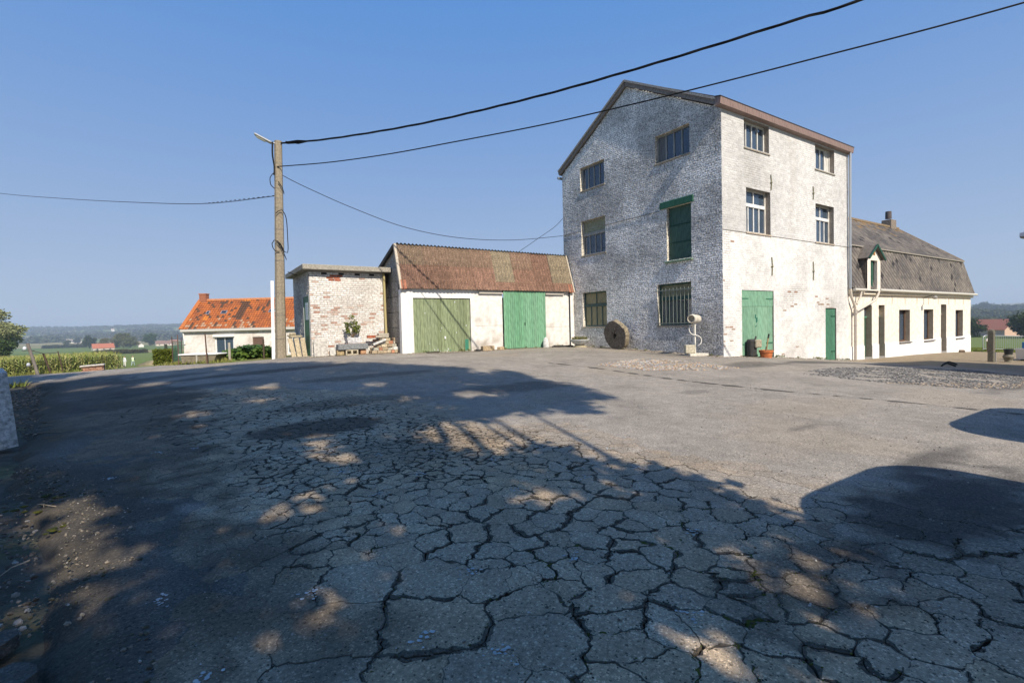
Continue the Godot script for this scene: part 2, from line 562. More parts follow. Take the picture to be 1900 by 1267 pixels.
func field_color(x: float, z: float) -> Color:
	var r := Vector2(x + 4.0, z + 2.0).length()
	var a := n_mid.get_noise_2d(x * 3.0, z * 3.0)
	var b := n_fine.get_noise_2d(x, z)
	var grass := Color(0.105, 0.135, 0.030).lerp(Color(0.20, 0.18, 0.07), clampf(0.4 + a * 0.9 + b * 0.5, 0, 1))
	if r < 75.0:
		var dirt := Color(0.10, 0.085, 0.065)
		if x < -13.0 and z > -9.0 and r < 30.0: return dirt.lerp(grass, clampf(smoothstep(0.15, 0.5, a) * 0.5, 0, 1))
		return grass
	if r < 185.0 and x < 60.0: return Color(0.115, 0.165, 0.030).lerp(Color(0.15, 0.185, 0.05), 0.5 + 0.5 * a)
	if r < 330.0: return grass.lerp(Color(0.135, 0.185, 0.045), 0.7)
	var cell := Vector2i(int(floor(x / 210.0 + 0.35 * sin(z / 190.0))), int(floor(z / 150.0 + 0.3 * sin(x / 160.0))))
	var hsh := absi(hash(cell)) % 7
	var pal := [Color(0.14, 0.17, 0.045), Color(0.11, 0.18, 0.03), Color(0.30, 0.24, 0.13), Color(0.19, 0.19, 0.06), Color(0.12, 0.165, 0.04), Color(0.25, 0.22, 0.10), Color(0.10, 0.15, 0.03)]
	return (pal[hsh] as Color) * (1.0 + 0.2 * a)

func build_terrain() -> void:
	n_low = noise(FastNoiseLite.TYPE_SIMPLEX_SMOOTH, 0.07, 3, 101)
	n_mid = noise(FastNoiseLite.TYPE_SIMPLEX_SMOOTH, 0.35, 4, 102)
	n_fine = noise(FastNoiseLite.TYPE_SIMPLEX_SMOOTH, 2.5, 3, 103)
	var mb := MB.new()
	var radii := [0.0]
	while radii[-1] < 7000.0: radii.append(radii[-1] + maxf(0.9, radii[-1] * 0.035))
	var seg := 240
	var rows := []
	for r in radii:
		var row := []
		for s in seg + 1:
			var a: float = TAU * (s % seg) / seg
			var x: float = -4.0 + r * cos(a); var z: float = -2.0 + r * sin(a)
			var y := terrain_h(x, z)
			if r < 60.0:
				var d := grid_at(scache, x, z) if absf(x) < 43 and z > -45 and z < 27 else -9.0
				if d > -0.6: y -= 0.12 * smoothstep(-0.6, 0.3, d)
				else: y += 0.03 * n_fine.get_noise_2d(x * 0.6, z * 0.6)
			row.append([Vector3(x, y, z), field_color(x, z)])
		rows.append(row)
	for i in rows.size() - 1:
		for s in seg:
			var q := [rows[i][s], rows[i][s + 1], rows[i + 1][s + 1], rows[i + 1][s]]
			var nn := [Vector3.UP, Vector3.UP, Vector3.UP]
			var g: Vector3 = -(q[1][0] - q[3][0]).cross(q[2][0] - q[0][0]).normalized()
			if g.y < 0: g = -g
			nn = [g, g, g]
			if i > 0: mb.trin([q[0][0], q[1][0], q[2][0]], nn, [q[0][1], q[1][1], q[2][1]])
			mb.trin([q[0][0], q[2][0], q[3][0]], nn, [q[0][1], q[2][1], q[3][1]])
	setting("terrain", mb, M.earth)

var plate_zone := PackedVector2Array([Vector2(-15.9, -1.2), Vector2(-15.2, -2.8), Vector2(-13.5, -2.6), Vector2(-11.2, 0.0), Vector2(-10.7, 3.2), Vector2(-10.1, 4.4), Vector2(-10.1, 5.6), Vector2(-10.0, 6.7), Vector2(-9.9, 7.4), Vector2(-9.2, 8.3), Vector2(-8.8, 9.2), Vector2(-11.5, 10.2), Vector2(-13.8, 8.4), Vector2(-14.0, 7.2), Vector2(-14.1, 6.3), Vector2(-13.95, 5.1), Vector2(-14.6, 2.9)])

func zone_depth(x: float, z: float) -> float:   # 0 outside the cracked zone, 1 well inside
	var p := Vector2(x, z)
	var d := 1e9
	for i in plate_zone.size():
		var q := Geometry2D.get_closest_point_to_segment(p, plate_zone[i], plate_zone[(i + 1) % plate_zone.size()])
		d = minf(d, p.distance_squared_to(q))
	d = sqrt(d)
	if not Geometry2D.is_point_in_polygon(p, plate_zone): d = -d
	return d + 0.3 * n_mid.get_noise_2d(x * 2.2, z * 2.2)

const DARK_PATCHES := [[-12.9, 2.2, 1.1, 0.55, 0.9], [-12.6, -5.1, 2.4, 0.5, 0.7], [-8.6, 0.9, 1.5, 0.7, 0.55], [-14.8, -6.3, 1.5, 0.5, 0.6], [-15.2, -2.2, 1.6, 0.6, 0.7], [-9.6, 8.1, 2.2, 0.6, 0.9], [-11.3, 7.95, 1.0, 0.35, 0.6], [-8.2, 7.6, 1.2, 0.25, 0.7], [-11.9, 4.0, 1.3, 0.8, 0.35], [-13.9, 6.2, 0.5, 0.6, 0.5], [-13.6, 7.1, 0.35, 0.3, 0.5], [-12.0, 0.5, 1.5, 0.5, 0.5], [-13.8, -3.6, 1.4, 0.4, 0.6], [-7.6, 6.1, 0.5, 0.1, 0.5], [-6.0, 3.4, 0.5, 0.25, 0.35], [-1.3, 1.6, 1.4, 0.6, 0.6], [2.4, 1.9, 3.6, 0.5, 0.75], [6.0, 2.7, 3.0, 0.35, 0.6], [-0.9, -1.6, 0.5, 1.2, 0.4], [-6.2, -6.6, 1.4, 0.22, 0.5], [-8.0, -5.6, 1.0, 0.15, 0.4], [-10.5, -2.5, 2.2, 0.4, 0.5], [0.0, 6.6, 2.5, 0.35, 0.6]]  # each entry darkens the asphalt colour in one noise-edged ellipse

func yard_color(x: float, z: float) -> Color:
	var a := n_mid.get_noise_2d(x * 1.3, z * 1.3)
	var b := n_fine.get_noise_2d(x, z)
	var c := Color(0.320, 0.292, 0.256) * (1.0 + 0.16 * a + 0.16 * b)
	# patches where the top dressing has worn through
	var p2 := n_mid.get_noise_2d(x * 1.9 + 400, z * 1.9) + 0.35 * b
	if p2 > 0.26: c *= 0.86
	var warm := smoothstep(0.1, 0.5, n_mid.get_noise_2d(x * 0.6 + 40, z * 0.6))
	c = c.lerp(Color(0.34, 0.29, 0.225), 0.45 * warm)
	# the left side was sealed with a darker coat
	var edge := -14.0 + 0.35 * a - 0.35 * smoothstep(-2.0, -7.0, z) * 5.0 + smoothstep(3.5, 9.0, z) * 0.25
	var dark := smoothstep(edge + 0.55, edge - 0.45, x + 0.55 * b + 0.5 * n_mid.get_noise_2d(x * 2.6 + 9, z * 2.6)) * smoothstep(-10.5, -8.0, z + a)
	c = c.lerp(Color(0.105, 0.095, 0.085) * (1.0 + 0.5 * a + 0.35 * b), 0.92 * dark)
	for t in DARK_PATCHES:
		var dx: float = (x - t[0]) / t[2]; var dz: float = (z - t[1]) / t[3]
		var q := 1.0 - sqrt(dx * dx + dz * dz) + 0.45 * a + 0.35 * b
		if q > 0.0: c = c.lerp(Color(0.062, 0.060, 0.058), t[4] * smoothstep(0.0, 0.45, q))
	# bare soil in front of the house
	var soil := smoothstep(6.0, 9.5, x + 1.2 * a) * smoothstep(-0.5, 0.4, z + 0.3 * b)
	c = c.lerp(Color(0.29, 0.235, 0.16) * (1.0 + 0.25 * b), soil)
	# soil and grit at the broken left edge
	var ed := grid_at(scache, x, z)
	if x < -13.5 and z > -10.0: c = c.lerp(Color(0.085, 0.072, 0.055), smoothstep(0.5, 0.05, ed + 0.3 * a))
	return c

func build_yard() -> void:
	var mb := MB.new()
	var st := 0.125
	var x0 := -38.0; var z0 := -44.0
	var nx := int(65.0 / st); var nz := int(61.0 / st)
	var prev := []; prev.resize(nx + 1)
	var zone_box := Rect2(-17, -4, 9, 15)
	for j in nz + 1:
		var row := []; row.resize(nx + 1)
		for i in nx + 1:
			var x := x0 + i * st; var z := z0 + j * st
			var d := grid_at(scache, x, z)
			if d < -0.55: continue
			var wob := 0.16 * n_mid.get_noise_2d(x * 4.0, z * 4.0)
			var y := G(x, z) + 0.02 + 0.006 * n_mid.get_noise_2d(x * 2, z * 2)
			y -= 0.16 * smoothstep(0.08, -0.25, d + wob)
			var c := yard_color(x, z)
			if zone_box.has_point(Vector2(x, z)):
				var zd := zone_depth(x, z)
				var k2 := smoothstep(0.02, 0.40, zd)
				y -= 0.026 * k2 + 0.006 * n_fine.get_noise_2d(x * 4.0, z * 4.0) * k2
				c = c.lerp(Color(0.050, 0.043, 0.034) * (1.0 + 0.6 * n_fine.get_noise_2d(x * 3.0, z * 3.0)), smoothstep(0.05, 0.30, zd))
			row[i] = [Vector3(x, y, z), c]
		if j > 0:
			for i in nx:
				if row[i] == null or row[i + 1] == null or prev[i] == null or prev[i + 1] == null: continue
				var q := [prev[i], prev[i + 1], row[i + 1], row[i]]
				var g: Vector3 = (q[2][0] - q[0][0]).cross(q[1][0] - q[3][0]).normalized()
				if g.y < 0: g = -g
				var nn := [g, g, g]
				mb.trin([q[0][0], q[1][0], q[2][0]], nn, [q[0][1], q[1][1], q[2][1]])
				mb.trin([q[0][0], q[2][0], q[3][0]], nn, [q[0][1], q[2][1], q[3][1]])
		prev = row
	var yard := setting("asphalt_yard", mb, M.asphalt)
	build_plates(yard)

var crumb_xf := []
var crumb_cl := []

func plate_size(x: float, z: float) -> float:
	var s := 0.24 + 0.16 * n_mid.get_noise_2d(x * 0.9 + 70, z * 0.9)
	s = lerpf(s, 0.52, smoothstep(5.2, 6.6, z + 0.15 * (x + 13.0) * 2.0) * (0.75 + 0.5 * n_mid.get_noise_2d(x * 1.7, z * 1.7 + 5)))
	s = lerpf(s, 0.16, smoothstep(1.7, 0.5, Vector2((x + 11.9) * 0.9, z - 4.0).length()))
	s = lerpf(s, 0.42, smoothstep(-13.0, -14.2, x) * smoothstep(3.0, 1.0, z))
	s = lerpf(s, 0.95, smoothstep(6.2, 6.7, z) * smoothstep(-12.6, -13.1, x))
	return clampf(s * 0.74, 0.10, 0.72)

func build_plates(yard: Node) -> void:
	var seeds := []
	var bins := {}
	var tries := 0
	var wider: PackedVector2Array = Geometry2D.offset_polygon(plate_zone, 1.3)[0]
	rng.seed = 99
	while tries < 52000:
		tries += 1
		var p := Vector2(rr(-17.0, -7.8), rr(-4.0, 11.2))
		if not Geometry2D.is_point_in_polygon(p, wider): continue
		var s := plate_size(p.x, p.y) * rr(0.35, 1.25)
		var key := Vector2i(int(floor(p.x / 0.6)), int(floor(p.y / 0.6)))
		var ok := true
		for a in range(-1, 2):
			for b in range(-1, 2):
				for q in bins.get(key + Vector2i(a, b), []):
					if p.distance_to(q[0]) < minf(s, q[1]) * 0.40 + maxf(s, q[1]) * 0.40:
						ok = false; break
				if not ok: break
			if not ok: break
		if ok:
			if not bins.has(key): bins[key] = []
			bins[key].append([p, s, seeds.size()])
			seeds.append([p, s])
	var camp := Vector2(-14.18, 9.38)
	var plates := []
	for si in seeds.size():
		var p: Vector2 = seeds[si][0]; var s: float = seeds[si][1]
		if zone_depth(p.x, p.y) < -0.34: continue
		var poly := [[p + Vector2(-.9, -.9), -1], [p + Vector2(.9, -.9), -1], [p + Vector2(.9, .9), -1], [p + Vector2(-.9, .9), -1]]
		var key := Vector2i(int(floor(p.x / 0.6)), int(floor(p.y / 0.6)))
		for a in range(-3, 4):
			for b in range(-3, 4):
				for q in bins.get(key + Vector2i(a, b), []):
					if q[2] == si or p.distance_to(q[0]) > 1.8: continue
					poly = cut(poly, (p + q[0]) * 0.5, (q[0] - p).normalized(), q[2])
		if poly.size() < 3: continue
		var area := 0.0
		for i in poly.size(): area += poly[i][0].cross(poly[(i + 1) % poly.size()][0])
		area = absf(area) * 0.5
		var dist := p.distance_to(camp)
		plates.append([area / (dist * dist * dist), p, poly, si])
	plates.sort_custom(func(a, b): return a[0] > b[0])
	var rest := MB.new()
	for i in plates.size():
		var pl: Array = plates[i]
		var q: Vector2 = pl[1]
		var ahead := (q - camp).dot(Vector2(0.547, -0.837))
		var mb := rest if i >= 280 or ahead < 0.6 else MB.new()
		add_plate(mb, pl[1], pl[2], pl[3])
		if mb != rest and mb.v.size() > 0: part(yard, "asphalt_plate", mb, M.asphalt)
	var o := part(yard, "small_asphalt_plates", rest, M.asphalt)
	o.set_meta("kind", "stuff")
	stuff("crack_crumbs", stone_mesh(3), M.dull, crumb_xf, crumb_cl, "dark crumbs of bitumen lying along the asphalt cracks", "grit")

func cut(poly: Array, at: Vector2, nn: Vector2, tagged: int) -> Array:
	var out := []
	for i in poly.size():
		var a: Vector2 = poly[i][0]; var b: Vector2 = poly[(i + 1) % poly.size()][0]
		var da := (a - at).dot(nn); var db := (b - at).dot(nn)
		if da <= 0.0: out.append([a, poly[i][1]])
		if (da <= 0.0) != (db <= 0.0):
			var x := a.lerp(b, da / (da - db))
			out.append([x, tagged if da <= 0.0 else poly[i][1]])
	return out

func crack_width(i: int, j: int, q: Vector2) -> float:   # how far one crack gapes; some are closed
	var hsh := (mini(i, j) * 7919 + maxi(i, j) * 104729) % 1000 / 1000.0
	if j < 0: return 0.004
	var w := 0.0
	if hsh < 0.28: w = 0.0003
	elif hsh < 0.64: w = 0.0016
	elif hsh < 0.90: w = 0.0032
	else: w = 0.0054
	return w * (1.0 + 1.1 * n_fine.get_noise_2d(q.x * 1.6, q.y * 1.6 + 31))

func add_plate(mb: MB, p: Vector2, poly: Array, id: int) -> void:
	var ctr := Vector2.ZERO
	for q in poly: ctr += q[0]
	ctr /= poly.size()
	var zd := zone_depth(p.x, p.y)
	var grow := lerpf(0.1, 1.0, smoothstep(0.0, 0.8, zd))
	var cnt := poly.size()
	var ring := []
	for i in cnt:
		var a: Vector2 = poly[i][0]; var b: Vector2 = poly[(i + 1) % cnt][0]
		var m := maxi(1, int(a.distance_to(b) / 0.02))
		var inn := (b - a).orthogonal().normalized()
		if inn.dot(ctr - a) < 0: inn = -inn
		for s in m:
			var q := a.lerp(b, float(s) / m)
			var w := crack_width(id, poly[i][1], q) * grow
			var dir := inn
			if s == 0:
				var pa: Vector2 = poly[(i + cnt - 1) % cnt][0]
				var in2 := (a - pa).orthogonal().normalized()
				if in2.dot(ctr - a) < 0: in2 = -in2
				w = maxf(w, crack_width(id, poly[(i + cnt - 1) % cnt][1], q) * grow) * 1.4
				dir = (inn + in2).normalized()
			q += Vector2(n_fine.get_noise_2d(q.x * 1.1, q.y * 1.1), n_fine.get_noise_2d(q.x * 1.1 + 50, q.y * 1.1)) * 0.06 + Vector2(n_fine.get_noise_2d(q.x * 4.5, q.y * 4.5 + 9), n_fine.get_noise_2d(q.x * 4.5 + 50, q.y * 4.5)) * 0.026 + Vector2(n_fine.get_noise_2d(q.x * 14, q.y * 14 + 9), n_fine.get_noise_2d(q.x * 14 + 50, q.y * 14)) * 0.012
			ring.append([q, dir, w])
	if ring.size() < 5: return
	if p.y > 0.5:
		for e in ring:
			if e[2] < 0.0009 or e[2] > 0.05: continue
			var many_crumbs := 1 if e[2] < 0.0026 else 3
			for c in many_crumbs:
				if rr(0, 1) < 0.35: continue
				var q: Vector2 = e[0] + e[1] * rr(-0.004, 0.030 + e[2]) + Vector2(rr(-.012, .012), rr(-.012, .012))
				var sz := lerpf(0.004, 0.014, pow(rng.randf(), 2.0))
				crumb_xf.append(Transform3D(Basis(Vector3(rr(-1, 1), rr(-1, 1), rr(-1, 1)).normalized(), rr(0, TAU)).scaled(Vector3(sz, sz * 0.7, sz)), Vector3(q.x, G(q.x, q.y) + 0.0205, q.y)))
				if p.y > 5.5 and rr(0, 1) < 0.22 * smoothstep(-0.05, 0.3, n_mid.get_noise_2d(q.x * 2.0 + 5, q.y * 2.0)):
					crumb_cl.append(Color(0.10, 0.11, 0.02).lerp(Color(0.05, 0.07, 0.015), rng.randf()))
				else: crumb_cl.append(Color(0.05, 0.044, 0.036).lerp(Color(0.15, 0.125, 0.095), pow(rng.randf(), 2.0)))
	var tilt := Vector2(rr(-1, 1), rr(-1, 1)) * 0.006
	var lift := rr(-0.0015, 0.0015)
	var vary := rr(0.90, 1.10)
	var warm := rr(0.0, 1.0)
	var tint := Color(1.04, 1.02, 0.99).lerp(Color(1.12, 1.02, 0.90), warm * warm) * vary
	tint = tint * Color.WHITE.lerp(Color(1.30, 1.20, 1.06), smoothstep(-10.2, -11.6, p.x))   # paler, warmer tint painted in to lift the tree shade on the foreground
	var top := []; var rim := []; var mid := []; var low := []
	for e in ring:
		var q: Vector2 = e[0]
		var w: float = e[2]
		var e1: Vector2 = q + e[1] * w
		# the bitumen has crumbled along the open cracks and left a ragged dark rim
		var worn := clampf(w * 4.2, 0.0, 0.020) * clampf(0.65 + 1.5 * n_mid.get_noise_2d(q.x * 2.4 + 60, q.y * 2.4) + 1.3 * n_fine.get_noise_2d(q.x * 5.0 + 3, q.y * 5.0) + 0.6 * n_fine.get_noise_2d(q.x * 17.0, q.y * 17.0), 0.05, 2.2)
		var e2: Vector2 = q + e[1] * (w + worn)
		var e3: Vector2 = q + e[1] * (w + worn + 0.003)
		var y := G(e1.x, e1.y) + 0.021 + lift + tilt.dot(e1 - ctr)
		mid.append(Vector3(e1.x, y - minf(0.006, w * 1.5), e1.y)); low.append(Vector3(e1.x, y - 0.026, e1.y))
		rim.append(Vector3(e2.x, y - minf(0.0025, w), e2.y)); top.append(Vector3(e3.x, y, e3.y))
	var cc := Vector3(ctr.x, G(ctr.x, ctr.y) + 0.0215 + lift, ctr.y)
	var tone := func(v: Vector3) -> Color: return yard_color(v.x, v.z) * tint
	var m := ring.size()
	var ck: Color = tone.call(cc)
	var up := [Vector3.UP, Vector3.UP, Vector3.UP]
	for i in m:
		var j := (i + 1) % m
		var ka: Color = tone.call(top[i]); var kb: Color = tone.call(top[j])
		mb.trin([cc, top[i], top[j]], up, [ck, ka, kb])
		var bit := Color(0.125, 0.106, 0.083) * (1.0 + 0.5 * n_fine.get_noise_2d(rim[i].x * 9.0, rim[i].z * 9.0))
		mb.trin([top[i], top[j], rim[j]], up, [ka, kb, bit])
		mb.trin([top[i], rim[j], rim[i]], up, [ka, bit, bit])
		var o: Vector3 = (mid[i] - cc) * Vector3(1, 0, 1)
		var na := (o.normalized() * 0.35 + Vector3.UP).normalized()
		mb.trin([rim[i], rim[j], mid[j]], [na, na, na], [bit, bit, bit])
		mb.trin([rim[i], mid[j], mid[i]], [na, na, na], [bit, bit, bit])
		mb.col = bit
		mb.quad(mid[i], mid[j], low[j], low[i], o)
# ---------------------------------------------------------------- walls
func face(o: Vector3, u: Vector3, nrm: Vector3) -> Dictionary: return {"o": o, "u": u, "n": nrm}
func fp(f: Dictionary, a: float, y: float, d := 0.0) -> Vector3: return f.o + f.u * a + Vector3.UP * y + f.n * d

func fbox(mb: MB, f: Dictionary, a0: float, a1: float, y0: float, y1: float, d0: float, d1: float, ch := 0.0) -> void:
	var m := fp(f, (a0 + a1) * 0.5, (y0 + y1) * 0.5, (d0 + d1) * 0.5)
	var bs := Basis(f.u, Vector3.UP, f.n)
	var s := Vector3(absf(a1 - a0), absf(y1 - y0), absf(d1 - d0))
	if ch > 0.0: mb.cbox(m, s, minf(ch, minf(s.x, minf(s.y, s.z)) * 0.35), bs)
	else: mb.box(m, s, bs)

func in_hole(holes: Array, a: float, y: float) -> bool:
	for h in holes:
		if a > h[0] and a < h[1] and y > h[2] and y < h[3]: return true
	return false

func breaks(a: float, b: float, step: float, extra: Array) -> Array:
	var s := [a, b]
	var m := int(ceil((b - a) / step))
	for i in range(1, m): s.append(a + (b - a) * i / m)
	for e in extra:
		if e > a + 1e-3 and e < b - 1e-3: s.append(e)
	s.sort()
	var out := [s[0]]
	for e in s:
		if e - out[-1] > 1e-4: out.append(e)
	return out

func wall_sheet(mb: MB, f: Dictionary, w: float, y0: float, top: Callable, ymax: float, holes: Array, colfn: Callable, step: float, depth: float, ustops := [], reveal_col = null) -> void:
	var us := []; var ys := []
	for h in holes:
		us.append(h[0]); us.append(h[1]); ys.append(h[2]); ys.append(h[3])
	var ub := breaks(0.0, w, step, us + ustops)
	var yb := breaks(y0, ymax, step, ys)
	for side in 2:
		var d := 0.0 if side == 0 else -depth
		var out: Vector3 = f.n if side == 0 else -f.n
		for i in ub.size() - 1:
			var t0: float = top.call(ub[i]); var t1: float = top.call(ub[i + 1])
			for j in yb.size() - 1:
				if in_hole(holes, (ub[i] + ub[i + 1]) * 0.5, (yb[j] + yb[j + 1]) * 0.5): continue
				if yb[j] >= t0 and yb[j] >= t1: break
				var p := [[ub[i], minf(yb[j], t0)], [ub[i + 1], minf(yb[j], t1)], [ub[i + 1], minf(yb[j + 1], t1)], [ub[i], minf(yb[j + 1], t0)]]
				var pts := []; var cs := []
				for q in p:
					pts.append(fp(f, q[0], q[1], d)); cs.append(colfn.call(q[0], q[1]))
				var nn := [out, out, out]
				mb.trin([pts[0], pts[1], pts[2]], nn, [cs[0], cs[1], cs[2]])
				mb.trin([pts[0], pts[2], pts[3]], nn, [cs[0], cs[2], cs[3]])
	for h in holes:
		mb.col = colfn.call(h[0], h[2]) if reveal_col == null else reveal_col
		var q := [[h[0], h[2]], [h[1], h[2]], [h[1], h[3]], [h[0], h[3]]]
		var ins := fp(f, (h[0] + h[1]) * 0.5, (h[2] + h[3]) * 0.5, -depth * 0.5)
		for i in 4:
			var a: Array = q[i]; var b: Array = q[(i + 1) % 4]
			var A := fp(f, a[0], a[1]); var B := fp(f, b[0], b[1])
			mb.quad(A, B, B - f.n * depth, A - f.n * depth, ins - (A + B) * 0.5)

func brick_face(owner_node: Node, f: Dictionary, w: float, y0: float, top: Callable, ymax: float, holes: Array, colfn: Callable, proud: Vector2, tilt: float, m: Material, singles: int, pick: Callable, sd: int, pitch := Vector2(0.222, 0.0745)) -> void:
	rng.seed = sd
	var rest := MB.new()
	var rows := int((ymax - y0) / pitch.y)
	var made := 0
	for j in rows:
		var ya := y0 + j * pitch.y + 0.004; var yb := ya + pitch.y - 0.011
		var a := -pitch.x * (0.5 if j % 2 == 0 else 1.0) + rr(-0.02, 0.02)
		while a < w:
			var ln := pitch.x + rr(-0.012, 0.012)
			var spans := [[maxf(a, 0.0), minf(a + ln - 0.011, w)]]
			a += ln
			for h in holes:
				if (ya + yb) * 0.5 < h[2] or (ya + yb) * 0.5 > h[3]: continue
				var nx := []
				for s in spans:
					if s[1] <= h[0] or s[0] >= h[1]: nx.append(s)
					else:
						if s[0] < h[0]: nx.append([s[0], h[0]])
						if s[1] > h[1]: nx.append([h[1], s[1]])
				spans = nx
			for s in spans:
				if s[1] - s[0] < 0.035: continue
				var mid: float = (s[0] + s[1]) * 0.5
				if yb > top.call(mid) or yb > top.call(s[0]) + 0.06 or yb > top.call(s[1]) + 0.06: continue
				var p := rr(proud.x, proud.y)
				var cl: Variant = colfn.call(mid, (ya + yb) * 0.5, rng)
				if cl == null: continue
				var mb := rest
				var single: bool = made < singles and pick.call(mid, (ya + yb) * 0.5)
				if single: mb = MB.new()
				mb.col = cl
				brick(mb, f, s[0], s[1], ya, yb, p, tilt)
				if single:
					part(owner_node, "brick", mb, m)
					made += 1
	var o := part(owner_node, "bricks", rest, m)
	o.set_meta("kind", "stuff")

func brick(mb: MB, f: Dictionary, a0: float, a1: float, y0: float, y1: float, p: float, tilt: float) -> void:
	var e := 0.004
	var c := [fp(f, a0, y0, -0.01), fp(f, a1, y0, -0.01), fp(f, a1, y1, -0.01), fp(f, a0, y1, -0.01)]
	var t := []
	for q in [[a0 + e, y0 + e], [a1 - e, y0 + e], [a1 - e, y1 - e], [a0 + e, y1 - e]]: t.append(fp(f, q[0], q[1], p + rr(-tilt, tilt)))
	mb.quad(t[0], t[1], t[2], t[3], f.n)
	mb.quad(c[0], c[1], t[1], t[0], Vector3.DOWN); mb.quad(c[2], c[3], t[3], t[2], Vector3.UP)
	mb.quad(c[1], c[2], t[2], t[1], f.u); mb.quad(c[3], c[0], t[0], t[3], -f.u)

# window: bars given as fractions; panes and mullions are sub-parts
func window(owner_node: Node, f: Dictionary, h: Array, opt: Dictionary) -> Node3D:
	var w := holder(owner_node, "window")
	var back: float = opt.get("back", 0.12); var fw: float = opt.get("fw", 0.055); var fd := 0.06
	var fc: Color = opt.get("col", Color(0.55, 0.54, 0.50))
	var mb := MB.new(); mb.col = fc
	var d0 := -back - fd; var d1 := -back
	fbox(mb, f, h[0], h[0] + fw, h[2], h[3], d0, d1); fbox(mb, f, h[1] - fw, h[1], h[2], h[3], d0, d1)
	fbox(mb, f, h[0] + fw, h[1] - fw, h[2], h[2] + fw, d0, d1 + 0.002); fbox(mb, f, h[0] + fw, h[1] - fw, h[3] - fw, h[3], d0, d1 + 0.002)
	part(w, "frame", mb, M.paintwood)
	var bands := [[h[2] + fw, h[3] - fw, opt.get("n", 4), opt.get("fill", "glass")]]
	if opt.has("transom"):
		var ty: float = lerpf(h[2], h[3], opt.transom)
		var tm := MB.new(); tm.col = opt.get("tcol", fc)
		fbox(tm, f, h[0] + fw, h[1] - fw, ty - 0.06, ty + 0.06, d0, d1 + 0.02, 0.008)
		part(w, "transom", tm, M.paintwood)
		bands = [[h[2] + fw, ty - 0.06, opt.get("n", 4), opt.get("fill", "glass")], [ty + 0.06, h[3] - fw, opt.get("ntop", 2), opt.get("topfill", "glass")]]
	for b in bands:
		var a0: float = h[0] + fw; var a1: float = h[1] - fw
		var pw: float = (a1 - a0) / b[2]
		for i in b[2]:
			if i > 0:
				var mm := MB.new(); mm.col = opt.get("mcol", fc)
				fbox(mm, f, a0 + pw * i - 0.024, a0 + pw * i + 0.024, b[0], b[1], d0 + 0.01, d1 - 0.004, 0.006)
				part(w, "mullion", mm, M.paintwood)
			var pm := MB.new()
			var s0: float = a0 + pw * i + (0.024 if i > 0 else 0.0); var s1: float = a0 + pw * (i + 1) - (0.024 if i < b[2] - 1 else 0.0)
			var kind: String = b[3]
			if opt.has("odd") and i == opt.odd[0] and b[3] == "glass" and b[2] > 2:
				pm.col = opt.odd[1]
				fbox(pm, f, s0, s1, b[0], b[1], d0 + 0.02, d0 + 0.032)
				part(w, "panel", pm, M.paintwood)
			elif kind == "glass":
				fbox(pm, f, s0, s1, b[0], b[1], d0 + 0.02, d0 + 0.024)
				part(w, "pane", pm, M.glass)
			else:
				pm.col = opt.get("board", Color(0.30, 0.29, 0.19)) * rr(0.92, 1.05)
				fbox(pm, f, s0, s1, b[0], b[1], d0 + 0.02, d0 + 0.035)
				part(w, "panel", pm, M.paintwood)
	if opt.get("sill", true):
		var sb := MB.new(); sb.col = opt.get("scol", Color(0.33, 0.30, 0.25))
		fbox(sb, f, h[0] - 0.03, h[1] + 0.03, h[2] - 0.055, h[2] - 0.001, -back + 0.003, 0.035, 0.008)
		part(w, "sill", sb, M.concrete)
	return w

func plank_door(owner_node: Node, f: Dictionary, h: Array, col: Color, planks: int, d: float, called := "door", thick := 0.035) -> Node3D:
	var w := holder(owner_node, called)
	var pw: float = (h[1] - h[0]) / planks
	for i in planks:
		var mb := MB.new(); mb.col = (col * rr(0.86, 1.12)).lerp(Color(0.46, 0.50, 0.44), rr(0.0, 0.10))
		var off := rr(-0.003, 0.003)
		fbox(mb, f, h[0] + pw * i + 0.002, h[0] + pw * (i + 1) - 0.002, h[2] + rr(0, 0.012), h[3], d - thick + off, d + off, 0.006)
		part(w, "plank", mb, M.paintwood)
	return w

